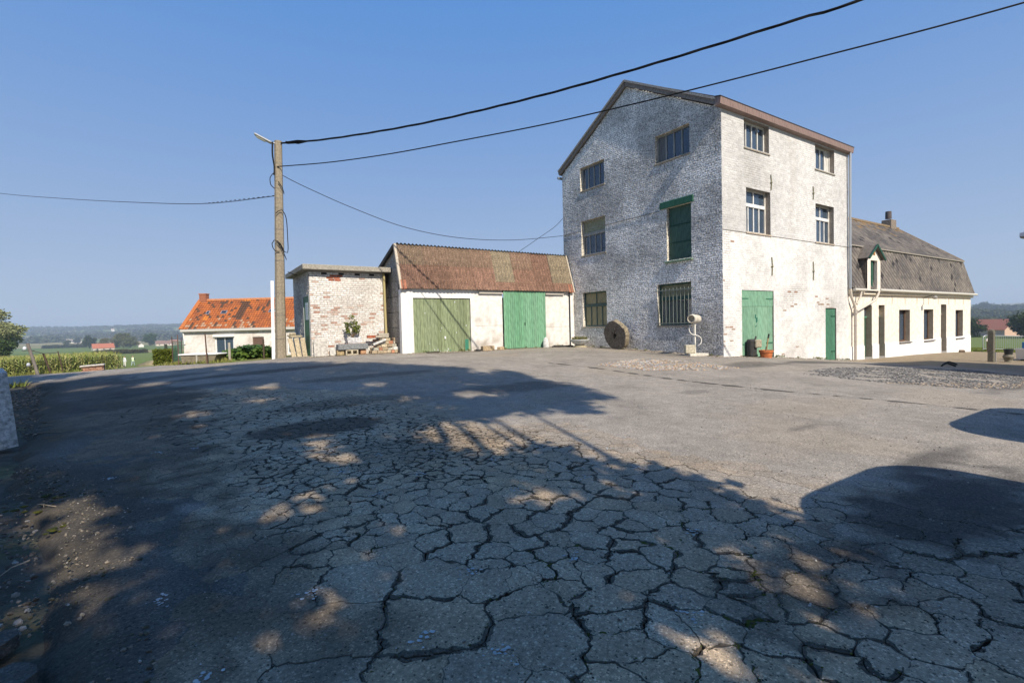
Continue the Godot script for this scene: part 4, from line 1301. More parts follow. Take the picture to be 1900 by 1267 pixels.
# ---------------------------------------------------------------- transformer cabin
func build_cabin() -> void:
	var X0 := -10.75; var X1 := -8.2; var Z := -8.4; var D := 3.1
	var t := thing("brick_cabin", "small flat-roofed brick cabin with peeling whitewash beside the concrete pole", "cabin", Vector3(-9.5, -0.95, -9.9))
	var ff := face(Vector3(X0, 0, Z), Vector3.RIGHT, Vector3.BACK)
	var fl := face(Vector3(X0, 0, Z), Vector3.FORWARD, Vector3.LEFT)
	var top := func(_a): return 2.05
	var mort := func(a, y): return Color(0.46, 0.425, 0.385) * (1.0 + 0.3 * n_mid.get_noise_2d(a * 2 + 40, y * 2))
	var mb := MB.new()
	var vents := []
	for a in [0.40, 0.98, 1.54, 2.06]: vents.append([a, a + 0.18, 1.93, 2.0])
	wall_sheet(mb, ff, X1 - X0, -1.2, top, 2.05, vents, mort, 0.2, 0.2)
	part(t, "front_wall", mb, M.white)
	mb = MB.new()
	var dh := [0.12, 1.12, -1.1, 1.22]
	wall_sheet(mb, fl, D, -1.2, top, 2.05, [dh], func(a, y): return Color(0.44, 0.40, 0.37), 0.3, 0.2)
	part(t, "side_wall", mb, M.white)
	mb = MB.new(); mb.col = Color(0.4, 0.36, 0.32)
	mb.box(Vector3(X1 - 0.1, 0.42, Z - D * 0.5 - 0.11), Vector3(0.2, 3.24, D - 0.23))
	mb.box(Vector3((X0 + X1) * 0.5, 0.42, Z - D + 0.1), Vector3(X1 - X0 - 0.42, 3.24, 0.2))
	part(t, "rear_walls", mb, M.white)
	var cf := func(a, y, r: RandomNumberGenerator):
		if a > 0.62 and a < 1.02 and y > 1.70 and y < 1.90: return Color(0.36, 0.105, 0.055) * r.randf_range(0.75, 1.25)
		var q: float = n_mid.get_noise_2d(a * 1.5 + 15, y * 1.5)
		var worn := 0.16 + 0.5 * q + 0.22 * smoothstep(1.2, 0.1, a) + 0.15 * smoothstep(0.5, -0.9, y)
		if y > 1.90: worn -= 0.3
		if r.randf() < clampf(worn, 0.02, 0.5) * 0.34: return Color(0.40, 0.22, 0.165).lerp(Color(0.58, 0.48, 0.42), r.randf())
		return Color(0.78, 0.765, 0.74).lerp(Color(0.56, 0.515, 0.47), clampf(0.25 + 0.6 * q + r.randf_range(-0.2, 0.3), 0, 1))
	brick_face(t, ff, X1 - X0, -1.05, top, 2.05, vents, cf, Vector2(0.006, 0.013), 0.002, M.brick, 300, func(_a, y): return y > -0.9, 21)
	var cl := func(a, y, r: RandomNumberGenerator):
		var q: float = n_mid.get_noise_2d(a * 1.5 + 75, y * 1.5)
		return Color(0.66, 0.62, 0.57).lerp(Color(0.30, 0.23, 0.20), clampf(0.25 + 0.7 * q + r.randf_range(-0.25, 0.25) + 0.2 * smoothstep(0.6, -0.8, y), 0, 1))
	brick_face(t, fl, D, -1.05, top, 2.05, [dh], cl, Vector2(0.004, 0.013), 0.003, M.brick, 0, func(_a, _y): return false, 22)
	mb = MB.new(); mb.col = Color(0.36, 0.335, 0.29)
	mb.cbox(Vector3(-9.47, 2.145, Z - D * 0.5 + 0.02), Vector3(3.05, 0.175, D + 0.50), 0.012)
	part(t, "roof_slab", mb, M.concrete, "grey concrete roof slab")
	mb = MB.new(); mb.col = Color(0.05, 0.05, 0.05)
	for v in vents:
		for i in 4: fbox(mb, ff, v[0] + 0.02 + i * 0.045, v[0] + 0.045 + i * 0.045, v[2], v[3], -0.08, -0.005)
	part(t, "vent_grilles", mb, M.smooth)
	# green metal door on the side
	var d := holder(t, "metal_door")
	mb = MB.new(); mb.col = Color(0.07, 0.185, 0.085)
	fbox(mb, fl, 0.14, 1.10, -0.9, 1.20, -0.05, 0.0, 0.008)
	part(d, "leaf", mb, M.smooth)
	mb = MB.new(); mb.col = Color(0.38, 0.40, 0.40)
	fbox(mb, fl, 0.08, 0.139, -0.95, 1.25, -0.06, 0.02); fbox(mb, fl, 1.101, 1.15, -0.95, 1.25, -0.06, 0.02); fbox(mb, fl, 0.139, 1.101, 1.201, 1.25, -0.06, 0.02)
	part(d, "frame", mb, M.smooth)
	for i in 7:
		mb = MB.new(); mb.col = Color(0.03, 0.09, 0.04)
		fbox(mb, fl, 0.35, 0.85, -0.58 + i * 0.06, -0.55 + i * 0.06, 0.0, 0.012)
		part(d, "louvre", mb, M.smooth)
	mb = MB.new(); mb.col = Color(0.62, 0.70, 0.72)
	fbox(mb, fl, 0.36, 0.82, 0.38, 0.98, 0.001, 0.006)
	part(d, "notice", mb, M.smooth, "pale notice board on the green door")
	mb = MB.new(); mb.col = Color(0.35, 0.42, 0.45)
	for i in 6: fbox(mb, fl, 0.42, 0.76 - 0.05 * (i % 3), 0.86 - i * 0.07, 0.875 - i * 0.07, 0.006, 0.0075)
	part(d, "notice_lines", mb, M.dull)
	mb = MB.new(); mb.col = Color(0.42, 0.36, 0.18)
	mb.tube([Vector3(-8.17, 2.02, Z + 0.07), Vector3(-8.16, 0.5, Z + 0.07), Vector3(-8.15, -0.45, Z + 0.08)], 0.045, 0.045, 10)
	part(t, "downpipe", mb, M.smooth, "ochre drainpipe at the corner")
# ---------------------------------------------------------------- cream house with mansard roof
func slates(owner_node: Node, o: Vector3, u: Vector3, v: Vector3, span: Callable, h: float, half: float, m: Material, singles: int, sd: int, warm: float) -> void:
	rng.seed = sd
	var nn := u.cross(v).normalized()
	if nn.z < 0: nn = -nn
	var rest := MB.new()
	var made := 0
	var rows := int(h / half) + 1
	for j in rows:
		var y := j * half
		var lim: Array = span.call(y)
		var a: float = lim[0] - half * (1.0 if j % 2 else 0.0)
		while a < lim[1] + half:
			var c := a
			a += half * 2.0
			var pts := []
			for q in [Vector2(0, -half * 1.12), Vector2(half * 0.97, 0), Vector2(0, half), Vector2(-half * 0.97, 0)]:
				var uu := clampf(c + q.x, lim[0], lim[1]); var vv := clampf(y + q.y, 0.0, h)
				pts.append(o + u * uu + v * vv + nn * (0.026 - 0.020 * (q.y + half) / (half * 2.0) + rr(-0.002, 0.004)))
			if pts[1].distance_to(pts[3]) < 0.03: continue
			var single := made < singles and j > 0
			var mb := MB.new() if single else rest
			var t := clampf(0.5 + 0.8 * n_mid.get_noise_2d(c * 0.8, y * 1.4) + rr(-0.35, 0.35), 0, 1)
			mb.col = Color(0.115, 0.105, 0.10).lerp(Color(0.235, 0.205, 0.175), t)
			if rr(0, 1) < 0.03: mb.col = Color(0.05, 0.045, 0.045)
			if rr(0, 1) < warm * smoothstep(0.55, 1.0, y / h): mb.col = Color(0.30, 0.20, 0.10)
			mb.quad(pts[0], pts[1], pts[2], pts[3], nn)
			for i in [0, 3]:
				var A: Vector3 = pts[i]; var B: Vector3 = pts[(i + 1) % 4]
				mb.quad(A, B, B - nn * 0.012, A - nn * 0.012, -v)
			if single:
				part(owner_node, "slate", mb, m)
				made += 1
	var r := part(owner_node, "slates", rest, m)
	r.set_meta("kind", "stuff")

func build_house() -> void:
	var X0 := 8.64; var X1 := 24.22; var D := 5.6
	var t := thing("mansard_house", "long low cream house with a slate mansard roof and one dormer", "house", Vector3(16, -2.0, -2.5))
	var f := face(Vector3(X0, 0, -0.02), Vector3.RIGHT, Vector3.BACK)
	var hs := [[1.49, 2.26, -2.4, 0.49], [2.95, 3.59, -2.3, 0.50], [5.21, 6.52, -1.25, 0.28], [8.31, 9.62, -1.29, 0.29], [10.73, 11.55, -2.5, 0.55], [13.01, 14.26, -1.33, 0.24]]
	var top := func(_a): return 1.12
	var wc := func(a, y):
		var q: float = n_mid.get_noise_2d(a * 0.7 + 700, y * 0.7)
		if y < -1.25: return Color(0.83, 0.825, 0.81)
		return Color(0.80, 0.745, 0.665) * (1.0 + 0.05 * q)
	var mb := MB.new()
	wall_sheet(mb, f, X1 - X0, -2.6, top, 1.12, hs, wc, 0.25, 0.3, [], Color(0.42, 0.37, 0.30))
	part(t, "front_wall", mb, M.white)
	mb = MB.new(); mb.col = Color(0.75, 0.68, 0.57)
	mb.box(Vector3(X1 - 0.15, -0.7, -D * 0.5 - 0.16), Vector3(0.3, 3.6, D - 0.34))
	mb.box(Vector3((X0 + X1) * 0.5, -0.7, -D), Vector3(X1 - X0 - 0.02, 3.6, 0.3))
	part(t, "rear_walls", mb, M.white)
	mb = MB.new(); mb.col = Color(0.20, 0.17, 0.14)
	mb.box(Vector3((X0 + X1) * 0.5, 1.25, -D * 0.5), Vector3(X1 - X0 - 0.7, 0.1, D - 0.7))
	part(t, "ceiling", mb, M.wood)
	mb = MB.new(); mb.col = Color(0.85, 0.85, 0.845)
	var prev := 0.0
	for h in hs + [[X1 - X0, X1 - X0, -3, 1]]:
		if h[2] > -2.0: continue
		fbox(mb, f, prev, h[0], -2.6, -1.25, 0.003, 0.022)
		prev = h[1]
	part(t, "plinth", mb, M.white, "bright white painted plinth")
	# openings
	for i in [2, 3, 5]:
		var w := window(t, f, hs[i], {"n": 2, "col": Color(0.13, 0.075, 0.05), "mcol": Color(0.12, 0.07, 0.045), "back": 0.2, "fw": 0.08, "sill": false})
		var sb := MB.new(); sb.col = Color(0.20, 0.195, 0.19)
		fbox(sb, f, hs[i][0] - 0.05, hs[i][1] + 0.06, hs[i][2] - 0.06, hs[i][2] - 0.002, -0.19, 0.09, 0.01)
		part(w, "sill", sb, M.concrete)
		var cu := MB.new(); cu.col = Color(0.68, 0.67, 0.64)
		for s in 9: fbox(cu, f, hs[i][0] + 0.1 + s * 0.06, hs[i][0] + 0.15 + s * 0.06, hs[i][2] + 0.08, hs[i][3] - 0.08, -0.36 - 0.02 * (s % 2), -0.345 - 0.02 * (s % 2))
		part(w, "curtain", cu, M.dull)
	for e in [[0, Color(0.035, 0.10, 0.065)], [1, Color(0.09, 0.15, 0.14)], [4, Color(0.24, 0.20, 0.18)]]:
		var h: Array = hs[e[0]]
		var d := plank_door(t, f, [h[0] + 0.03, h[1] - 0.03, h[2] + 0.3, h[3] - 0.55], e[1], 3, -0.22, "door")
		var fr := MB.new(); fr.col = Color(0.10, 0.26, 0.17) if e[0] == 0 else (e[1] as Color) * 1.3
		fbox(fr, f, h[0] + 0.002, h[1] - 0.002, h[3] - 0.55, h[3] - 0.48, -0.26, -0.19)
		part(d, "transom", fr, M.paintwood)
		var gl := MB.new()
		if e[0] == 1:
			gl.col = Color(0.74, 0.68, 0.58)
			fbox(gl, f, h[0] + 0.01, h[1] - 0.01, h[3] - 0.48, h[3] - 0.01, -0.24, -0.22)
			part(d, "panel", gl, M.white)
		else:
			fbox(gl, f, h[0] + 0.01, h[1] - 0.01, h[3] - 0.48, h[3] - 0.01, -0.24, -0.235)
			part(d, "pane", gl, M.glass)
		var st := MB.new(); st.col = Color(0.30, 0.29, 0.27)
		var gy := G(X0 + h[0] + 0.4, 0.1)
		fbox(st, f, h[0] + 0.01, h[1] - 0.01, gy - 0.2, gy + 0.09, -0.3, 0.03)
		part(d, "doorstep", st, M.concrete)
	# roof
	var lo := Vector3(X0, 1.20, 0.13); var br := Vector3(X0, 3.05, -0.25)
	var v1 := br - lo; var h1 := v1.length(); v1 /= h1
	mb = MB.new(); mb.col = Color(0.08, 0.075, 0.07)
	var ridge := Vector3(X0, 5.17, -2.7)
	mb.quad(lo, Vector3(24.30, 1.20, 0.13), Vector3(23.75, 3.05, -0.25), br, Vector3.BACK)
	mb.quad(br, Vector3(23.75, 3.05, -0.25), Vector3(21.45, 5.17, -2.7), ridge, Vector3(0, 1, 1))
	mb.tri(Vector3(23.75, 3.05, -0.25), Vector3(23.75, 3.05, -5.15), Vector3(21.45, 5.17, -2.7), Vector3(1, 1, 0))
	mb.quad(Vector3(24.30, 1.20, 0.13), Vector3(24.30, 1.20, -5.8), Vector3(23.75, 3.05, -5.15), Vector3(23.75, 3.05, -0.25), Vector3.RIGHT)
	mb.quad(ridge, Vector3(21.45, 5.17, -2.7), Vector3(23.75, 3.05, -5.15), Vector3(X0, 3.05, -5.15), Vector3(0, 1, -1))
	mb.quad(Vector3(X0, 3.05, -5.15), Vector3(23.75, 3.05, -5.15), Vector3(24.30, 1.20, -5.8), Vector3(X0, 1.20, -5.8), Vector3.FORWARD)
	var roof := part(t, "roof", mb, M.slate)
	slates(roof, lo, Vector3.RIGHT, v1, func(y): return [0.0, lerpf(15.66, 15.11, y / h1)], h1, 0.16, M.slate, 220, 31, 0.0)
	var v2 := ridge - br; var h2 := v2.length(); v2 /= h2
	slates(roof, br + Vector3(0, 0.01, 0.05), Vector3.RIGHT, v2, func(y): return [0.0, lerpf(15.11, 12.81, y / h2)], h2, 0.16, M.slate, 0, 32, 0.35)
	mb = MB.new(); mb.col = Color(0.34, 0.31, 0.27)
	mb.beam(br + Vector3(0, 0.0, 0.05), Vector3(23.78, 3.05, -0.20), 0.05, 0.05)
	part(roof, "break_flashing", mb, M.concrete)
	mb = MB.new(); mb.col = Color(0.26, 0.19, 0.12)
	mb.beam(ridge + Vector3(0, 0.04, 0), Vector3(21.5, 5.21, -2.7), 0.26, 0.10); mb.beam(Vector3(21.5, 5.2, -2.7), Vector3(23.78, 3.08, -0.24), 0.16, 0.07)
	part(roof, "ridge_tiles", mb, M.concrete)
	# chimney
	var ch := holder(t, "chimney")
	mb = MB.new(); mb.col = Color(0.24, 0.20, 0.165)
	mb.cbox(Vector3(20.5, 5.30, -2.75), Vector3(0.72, 0.66, 0.5), 0.02)
	part(ch, "stack", mb, M.brick)
	mb = MB.new(); mb.col = Color(0.12, 0.10, 0.095)
	mb.tube([Vector3(20.35, 5.7, -2.72), Vector3(20.35, 6.12, -2.72)], 0.16, 0.15, 12)
	part(ch, "pot", mb, M.brick)
	# gutter and cornice
	mb = MB.new(); mb.col = Color(0.56, 0.53, 0.47)
	mb.tube([Vector3(11.1, 1.14, 0.20), Vector3(24.40, 1.12, 0.20)], 0.065, 0.065, 10)
	part(t, "gutter", mb, M.smooth)
	mb = MB.new(); mb.col = Color(0.56, 0.53, 0.47)
	mb.tube([Vector3(8.66, 1.12, 0.20), Vector3(9.8, 1.12, 0.20)], 0.065, 0.065, 10)
	part(t, "gutter", mb, M.smooth)
	mb = MB.new(); mb.col = Color(0.77, 0.69, 0.56)
	fbox(mb, f, 0.01, X1 - X0 + 0.05, 0.94, 1.06, -0.01, 0.12, 0.015)
	part(t, "cornice", mb, M.white)
	for a in [0.9, 4.4, 5.9, 7.4, 8.9, 10.3, 11.9, 12.9, 14.3]:
		mb = MB.new(); mb.col = Color(0.66, 0.58, 0.47)
		fbox(mb, f, a - 0.015, a + 0.015, 0.56, 0.94, 0.0, 0.018)
		part(t, "iron_strap", mb, M.smooth)
	mb = MB.new(); mb.col = Color(0.60, 0.55, 0.48)
	mb.tube([Vector3(11.05, 1.10, 0.20), Vector3(10.98, 0.95, 0.18), Vector3(10.80, 0.70, 0.14)], 0.05, 0.05, 8)
	mb.tube([Vector3(10.80, 0.70, 0.14), Vector3(9.02, 0.24, 0.14)], 0.05, 0.05, 8)
	mb.tube([Vector3(9.35, 1.08, 0.19), Vector3(9.30, 0.8, 0.16), Vector3(9.04, 0.52, 0.14)], 0.045, 0.045, 8)
	part(t, "branch_pipe", mb, M.smooth)
	# wall lamp
	var lamp := holder(t, "wall_lamp")
	mb = MB.new(); mb.col = Color(0.12, 0.11, 0.10)
	mb.tube([Vector3(16.9, 0.88, 0.0), Vector3(16.9, 0.98, 0.35), Vector3(16.7, 0.9, 0.5)], 0.025, 0.025, 6)
	part(lamp, "bracket", mb, M.smooth)
	mb = MB.new(); mb.col = Color(0.30, 0.28, 0.25)
	mb.lathe([Vector2(0.02, 0.1), Vector2(0.12, 0.0), Vector2(0.10, -0.06), Vector2(0.0, -0.08)], 10, Transform3D(Basis.IDENTITY, Vector3(16.65, 0.85, 0.52)))
	part(lamp, "lamp_shade", mb, M.smooth)
	# dormer
	var dm := holder(t, "dormer")
	var df := face(Vector3(9.85, 0, 0.21), Vector3.RIGHT, Vector3.BACK)
	mb = MB.new()
	var dtop := func(a): return 2.52 + 0.46 * (1.0 - absf(a - 0.65) / 0.65)
	wall_sheet(mb, df, 1.30, 1.10, dtop, 3.0, [[0.32, 0.98, 1.16, 2.40]], func(_a, _y): return Color(0.80, 0.745, 0.665), 0.2, 0.12, [0.65])
	part(dm, "front", mb, M.white)
	mb = MB.new(); mb.col = Color(0.14, 0.12, 0.10)
	for x in [9.86, 11.14]: mb.box(Vector3(x, 1.83, -0.30), Vector3(0.05, 1.38, 0.9))
	part(dm, "cheeks", mb, M.slate)
	for s in [-1.0, 1.0]:
		mb = MB.new(); mb.col = Color(0.17, 0.15, 0.13)
		var px: float = 10.5 + s * 0.78
		mb.quad(Vector3(10.5, 3.06, 0.32), Vector3(px, 2.47, 0.32), Vector3(px, 2.47, -1.1), Vector3(10.5, 3.06, -1.4), Vector3(s, 1, 0))
		mb.quad(Vector3(10.5, 3.03, 0.32), Vector3(px, 2.44, 0.32), Vector3(px, 2.44, -1.1), Vector3(10.5, 3.03, -1.4), Vector3(-s, -1, 0))
		part(dm, "roof_slope", mb, M.slate)
		mb = MB.new(); mb.col = Color(0.025, 0.085, 0.055)
		mb.beam(Vector3(10.5, 3.05, 0.35), Vector3(px + s * 0.03, 2.44, 0.35), 0.04, 0.085)
		part(dm, "bargeboard", mb, M.paintwood, "dark green bargeboard")
	mb = MB.new(); mb.col = Color(0.05, 0.07, 0.06)
	fbox(mb, df, 0.33, 0.97, 1.17, 2.39, -0.16, -0.13)
	part(dm, "shutter", mb, M.paintwood)
	mb = MB.new(); mb.col = Color(0.03, 0.11, 0.07)
	fbox(mb, df, 0.60, 0.74, 1.18, 2.38, -0.125, -0.08)
	part(dm, "window_leaf", mb, M.paintwood)
	mb = MB.new(); mb.col = Color(0.40, 0.20, 0.08)
	fbox(mb, df, 0.58, 0.70, 2.62, 2.80, 0.0, 0.03, 0.01)
	part(dm, "ornament", mb, M.smooth)

# ---------------------------------------------------------------- orange-roofed house behind the pole
func build_orange_house() -> void:
	var u := Vector3(0.8366, 0, 0.5478); var nrm := Vector3(-0.5478, 0, 0.8366)
	var o := Vector3(-14.75, 0, -41.1)
	var f := face(o, u, nrm)
	var W := 10.4
	var t := thing("orange_roofed_house", "small whitewashed house with a bright orange tiled roof", "house", Vector3(-10, -2.4, -38))
	var hs := [[2.63, 4.29, -1.95, -0.30], [5.90, 6.87, -1.95, -0.42], [8.85, 9.7, -1.9, -0.35]]
	var wc := func(a, y):
		var q: float = n_mid.get_noise_2d(a * 1.2 + 90, y * 1.2)
		return Color(0.78, 0.75, 0.71).lerp(Color(0.47, 0.40, 0.33), clampf(0.2 + 0.9 * q + 0.6 * n_fine.get_noise_2d(a, y), 0, 0.8))
	var mb := MB.new()
	wall_sheet(mb, f, W, -3.2, func(_a): return 0.25, 0.25, hs, wc, 0.15, 0.3)
	part(t, "front_wall", mb, M.white)
	mb = MB.new(); mb.col = Color(0.6, 0.56, 0.5)
	var gb := PackedVector2Array([Vector2(0.01, -3.2), Vector2(0.01, 0.2), Vector2(2.6, 2.75), Vector2(5.2, 0.2), Vector2(5.2, -3.2)])
	mb.prism(gb, 0.3, Transform3D(Basis(-nrm, Vector3.UP, u), o + u * 0.005)); mb.prism(gb, 0.3, Transform3D(Basis(-nrm, Vector3.UP, u), o + u * (W - 0.305)))
	mb.box(o + u * W * 0.5 - nrm * 5.05 + Vector3(0, -1.5, 0), Vector3(W - 0.62, 3.4, 0.3), Basis(u, Vector3.UP, nrm))
	part(t, "rear_walls", mb, M.white)
	window(t, f, hs[0], {"n": 2, "col": Color(0.75, 0.75, 0.74), "back": 0.12, "fw": 0.12, "sill": false})
	mb = MB.new(); mb.col = Color(0.8, 0.8, 0.79)
	fbox(mb, f, 2.55, 4.38, -0.34, -0.14, 0.0, 0.10)
	part(t, "shutter_box", mb, M.smooth)
	mb = MB.new(); mb.col = Color(0.155, 0.10, 0.075)
	for i in 14: fbox(mb, f, 5.91, 6.86, -1.94 + i * 0.105, -1.94 + i * 0.105 + 0.098, -0.1, -0.08 + 0.01 * (i % 2))
	part(t, "roller_shutter", mb, M.smooth, "closed brown roller shutter")
	window(t, f, hs[2], {"n": 2, "col": Color(0.78, 0.78, 0.77), "back": 0.1, "fw": 0.1, "sill": false})
	mb = MB.new(); mb.col = Color(0.55, 0.53, 0.49)
	fbox(mb, f, -0.1, W + 0.1, 0.14, 0.36, 0.0, 0.28, 0.02)
	part(t, "eaves_gutter", mb, M.smooth)
	# roof of pantiles
	var e := fp(f, -0.15, 0.34, 0.22); var rd := fp(f, -0.15, 2.95, -2.6)
	var v := rd - e; var hl := v.length(); v /= hl
	var nn := u.cross(v).normalized()
	if nn.y < 0: nn = -nn
	mb = MB.new(); mb.col = Color(0.25, 0.09, 0.03)
	var wide := W + 0.3
	mb.quad(e, e + u * wide, rd + u * wide, rd, nn)
	var bk := fp(f, -0.15, 0.34, -5.42)
	mb.quad(rd, rd + u * wide, bk + u * wide, bk, Vector3(0, 1, -1))
	var roof := part(t, "roof", mb, M.slate)
	mb = MB.new()
	rng.seed = 3
	var cols := int(wide / 0.225); var rows := int(hl / 0.27)
	for j in rows:
		for i in cols:
			var a := i * wide / cols; var y := j * hl / rows
			var q := n_mid.get_noise_2d(a * 1.4 + 33, y * 1.1)
			var c := Color(0.46, 0.145, 0.045).lerp(Color(0.29, 0.10, 0.045), clampf(0.4 + q + rr(-0.4, 0.4), 0, 1))
			if rr(0, 1) < 0.16 + 0.25 * q and a < 6.5: c = Color(0.11, 0.07, 0.05)
			if rr(0, 1) < 0.30 * smoothstep(1.6, 0.0, y) : c = Color(0.44, 0.28, 0.18)
			if a > 3.9 and a < 4.6 and y > 1.3: c = Color(0.12, 0.065, 0.04)
			if (a > 1.2 and a < 1.7 and y > 1.0 and y < 1.5) or (a > 3.9 and a < 4.7 and y > hl - 0.35): c = Color(0.60, 0.21, 0.04)
			mb.col = c
			var cw := wide / cols
			var P := e + u * a + v * y + nn * 0.02
			var lift := 0.05
			var prevp := P; 
			for s in range(1, 5):
				var x := cw * s / 4.0
				var b := sin(PI * minf(x / cw, 1.0) * 1.0) * 0.045
				var cur := P + u * x + nn * b
				var up := v * (hl / rows + 0.02) - nn * 0.018
				mb.quad(prevp + nn * lift * 0.5, cur + nn * lift * 0.5, cur + up, prevp + up, nn)
				mb.quad(prevp, cur, cur + nn * lift * 0.5, prevp + nn * lift * 0.5, -v)
				prevp = cur
	var tl := part(roof, "roof_tiles", mb, M.slate)
	tl.set_meta("kind", "stuff")
	mb = MB.new(); mb.col = Color(0.52, 0.22, 0.10)
	mb.tube([rd + nn * 0.02, rd + u * wide + nn * 0.02], 0.13, 0.13, 8)
	part(roof, "ridge_tiles", mb, M.slate)
	mb = MB.new(); mb.col = Color(0.48, 0.16, 0.05)
	mb.beam(e + u * 0.12 + nn * 0.09, rd + u * 0.12 + nn * 0.09, 0.34, 0.05, nn)
	part(roof, "verge_tiles", mb, M.slate)
	for q in [[1.45, 2.05, 0.28], [2.75, 2.05, 0.5], [6.95, 2.08, 0.55]]:
		var sk := holder(roof, "skylight")
		var c: Vector3 = e + u * (q[0] + q[2] * 0.5) + v * q[1] + nn * 0.09
		var bs := Basis(u, v, nn)
		mb = MB.new(); mb.col = Color(0.5, 0.5, 0.5)
		mb.box(c, Vector3(q[2], 0.4, 0.08), bs)
		part(sk, "frame", mb, M.metal)
		mb = MB.new(); mb.col = Color(0.02, 0.03, 0.05)
		mb.box(c + nn * 0.042, Vector3(q[2] - 0.1, 0.3, 0.01), bs)
		part(sk, "pane", mb, M.smooth)
	var chm := holder(t, "chimney")
	mb = MB.new(); mb.col = Color(0.35, 0.14, 0.08)
	mb.cbox(rd + u * 0.45 + Vector3(0, 0.15, 0), Vector3(0.6, 0.85, 0.5), 0.01, Basis(u, Vector3.UP, nrm))
	part(chm, "stack", mb, M.brick)
	mb = MB.new(); mb.col = Color(0.48, 0.22, 0.14)
	mb.cbox(rd + u * 0.45 + Vector3(0, 0.60, 0), Vector3(0.68, 0.08, 0.58), 0.01, Basis(u, Vector3.UP, nrm))
	part(chm, "cap", mb, M.brick)
	mb = MB.new(); mb.col = Color(0.74, 0.74, 0.72)
	mb.tube([fp(f, 0.05, 0.25, 0.1), fp(f, 0.12, -0.9, 0.06)], 0.06, 0.06, 8)
	part(t, "downpipe", mb, M.smooth)

# ---------------------------------------------------------------- barn whose eaves reach in at the right edge
func build_barn() -> void:
	var t := thing("brick_barn", "brick barn past the right edge, only its gutter corner showing", "barn", Vector3(8, -1.8, 10))
	var mb := MB.new(); mb.col = Color(0.36, 0.20, 0.14)
	mb.box(Vector3(7.6, -0.05, 11.2), Vector3(6.6, 3.9, 9.0))
	part(t, "wall", mb, M.brick)
	mb = MB.new(); mb.col = Color(0.17, 0.10, 0.07)
	mb.prism(PackedVector2Array([Vector2(3.95, 2.02), Vector2(7.6, 2.55), Vector2(11.3, 2.02), Vector2(11.3, 2.14), Vector2(7.6, 2.70), Vector2(3.95, 2.14)]), 9.6, Transform3D(Basis.IDENTITY, Vector3(0, 0, 6.3)))
	mb.prism(PackedVector2Array([Vector2(4.4, 1.9), Vector2(10.8, 1.9), Vector2(7.6, 2.45)]), 8.8, Transform3D(Basis.IDENTITY, Vector3(0, 0, 6.75)))
	part(t, "roof", mb, M.slate)
	mb = MB.new(); mb.col = Color(0.40, 0.40, 0.42)
	mb.prism(PackedVector2Array([Vector2(3.52, 2.02), Vector2(3.50, 1.93), Vector2(3.60, 1.89), Vector2(3.95, 1.90), Vector2(3.99, 2.10)]), 9.9, Transform3D(Basis.IDENTITY, Vector3(0, 0, 5.98)))
	part(t, "gutter", mb, M.metal)
	mb = MB.new(); mb.col = Color(0.03, 0.03, 0.035)
	mb.box(Vector3(3.78, 2.07, 8.0), Vector3(0.34, 0.05, 3.8))
	part(t, "gutter_lip", mb, M.smooth)
	mb = MB.new(); mb.col = Color(0.12, 0.10, 0.08)
	mb.box(Vector3(7.6, -0.5, 6.66), Vector3(2.6, 2.8, 0.08))
	part(t, "barn_door", mb, M.wood)

# ---------------------------------------------------------------- concrete pole, street lamp, wires
func sag(a: Vector3, b: Vector3, drop: float, m: int) -> Array:
	var out := []
	for i in m + 1:
		var s := float(i) / m
		out.append(a.lerp(b, s) - Vector3.UP * drop * 4.0 * s * (1.0 - s))
	return out

func smooth_path(pts: Array, per: int) -> Array:
	var c := Curve3D.new()
	for i in pts.size():
		var tg: Vector3 = (pts[mini(i + 1, pts.size() - 1)] - pts[maxi(i - 1, 0)]) / 6.0
		c.add_point(pts[i], -tg, tg)
	var out := []
	for i in per + 1: out.append(c.sample_baked(c.get_baked_length() * i / per, true))
	return out

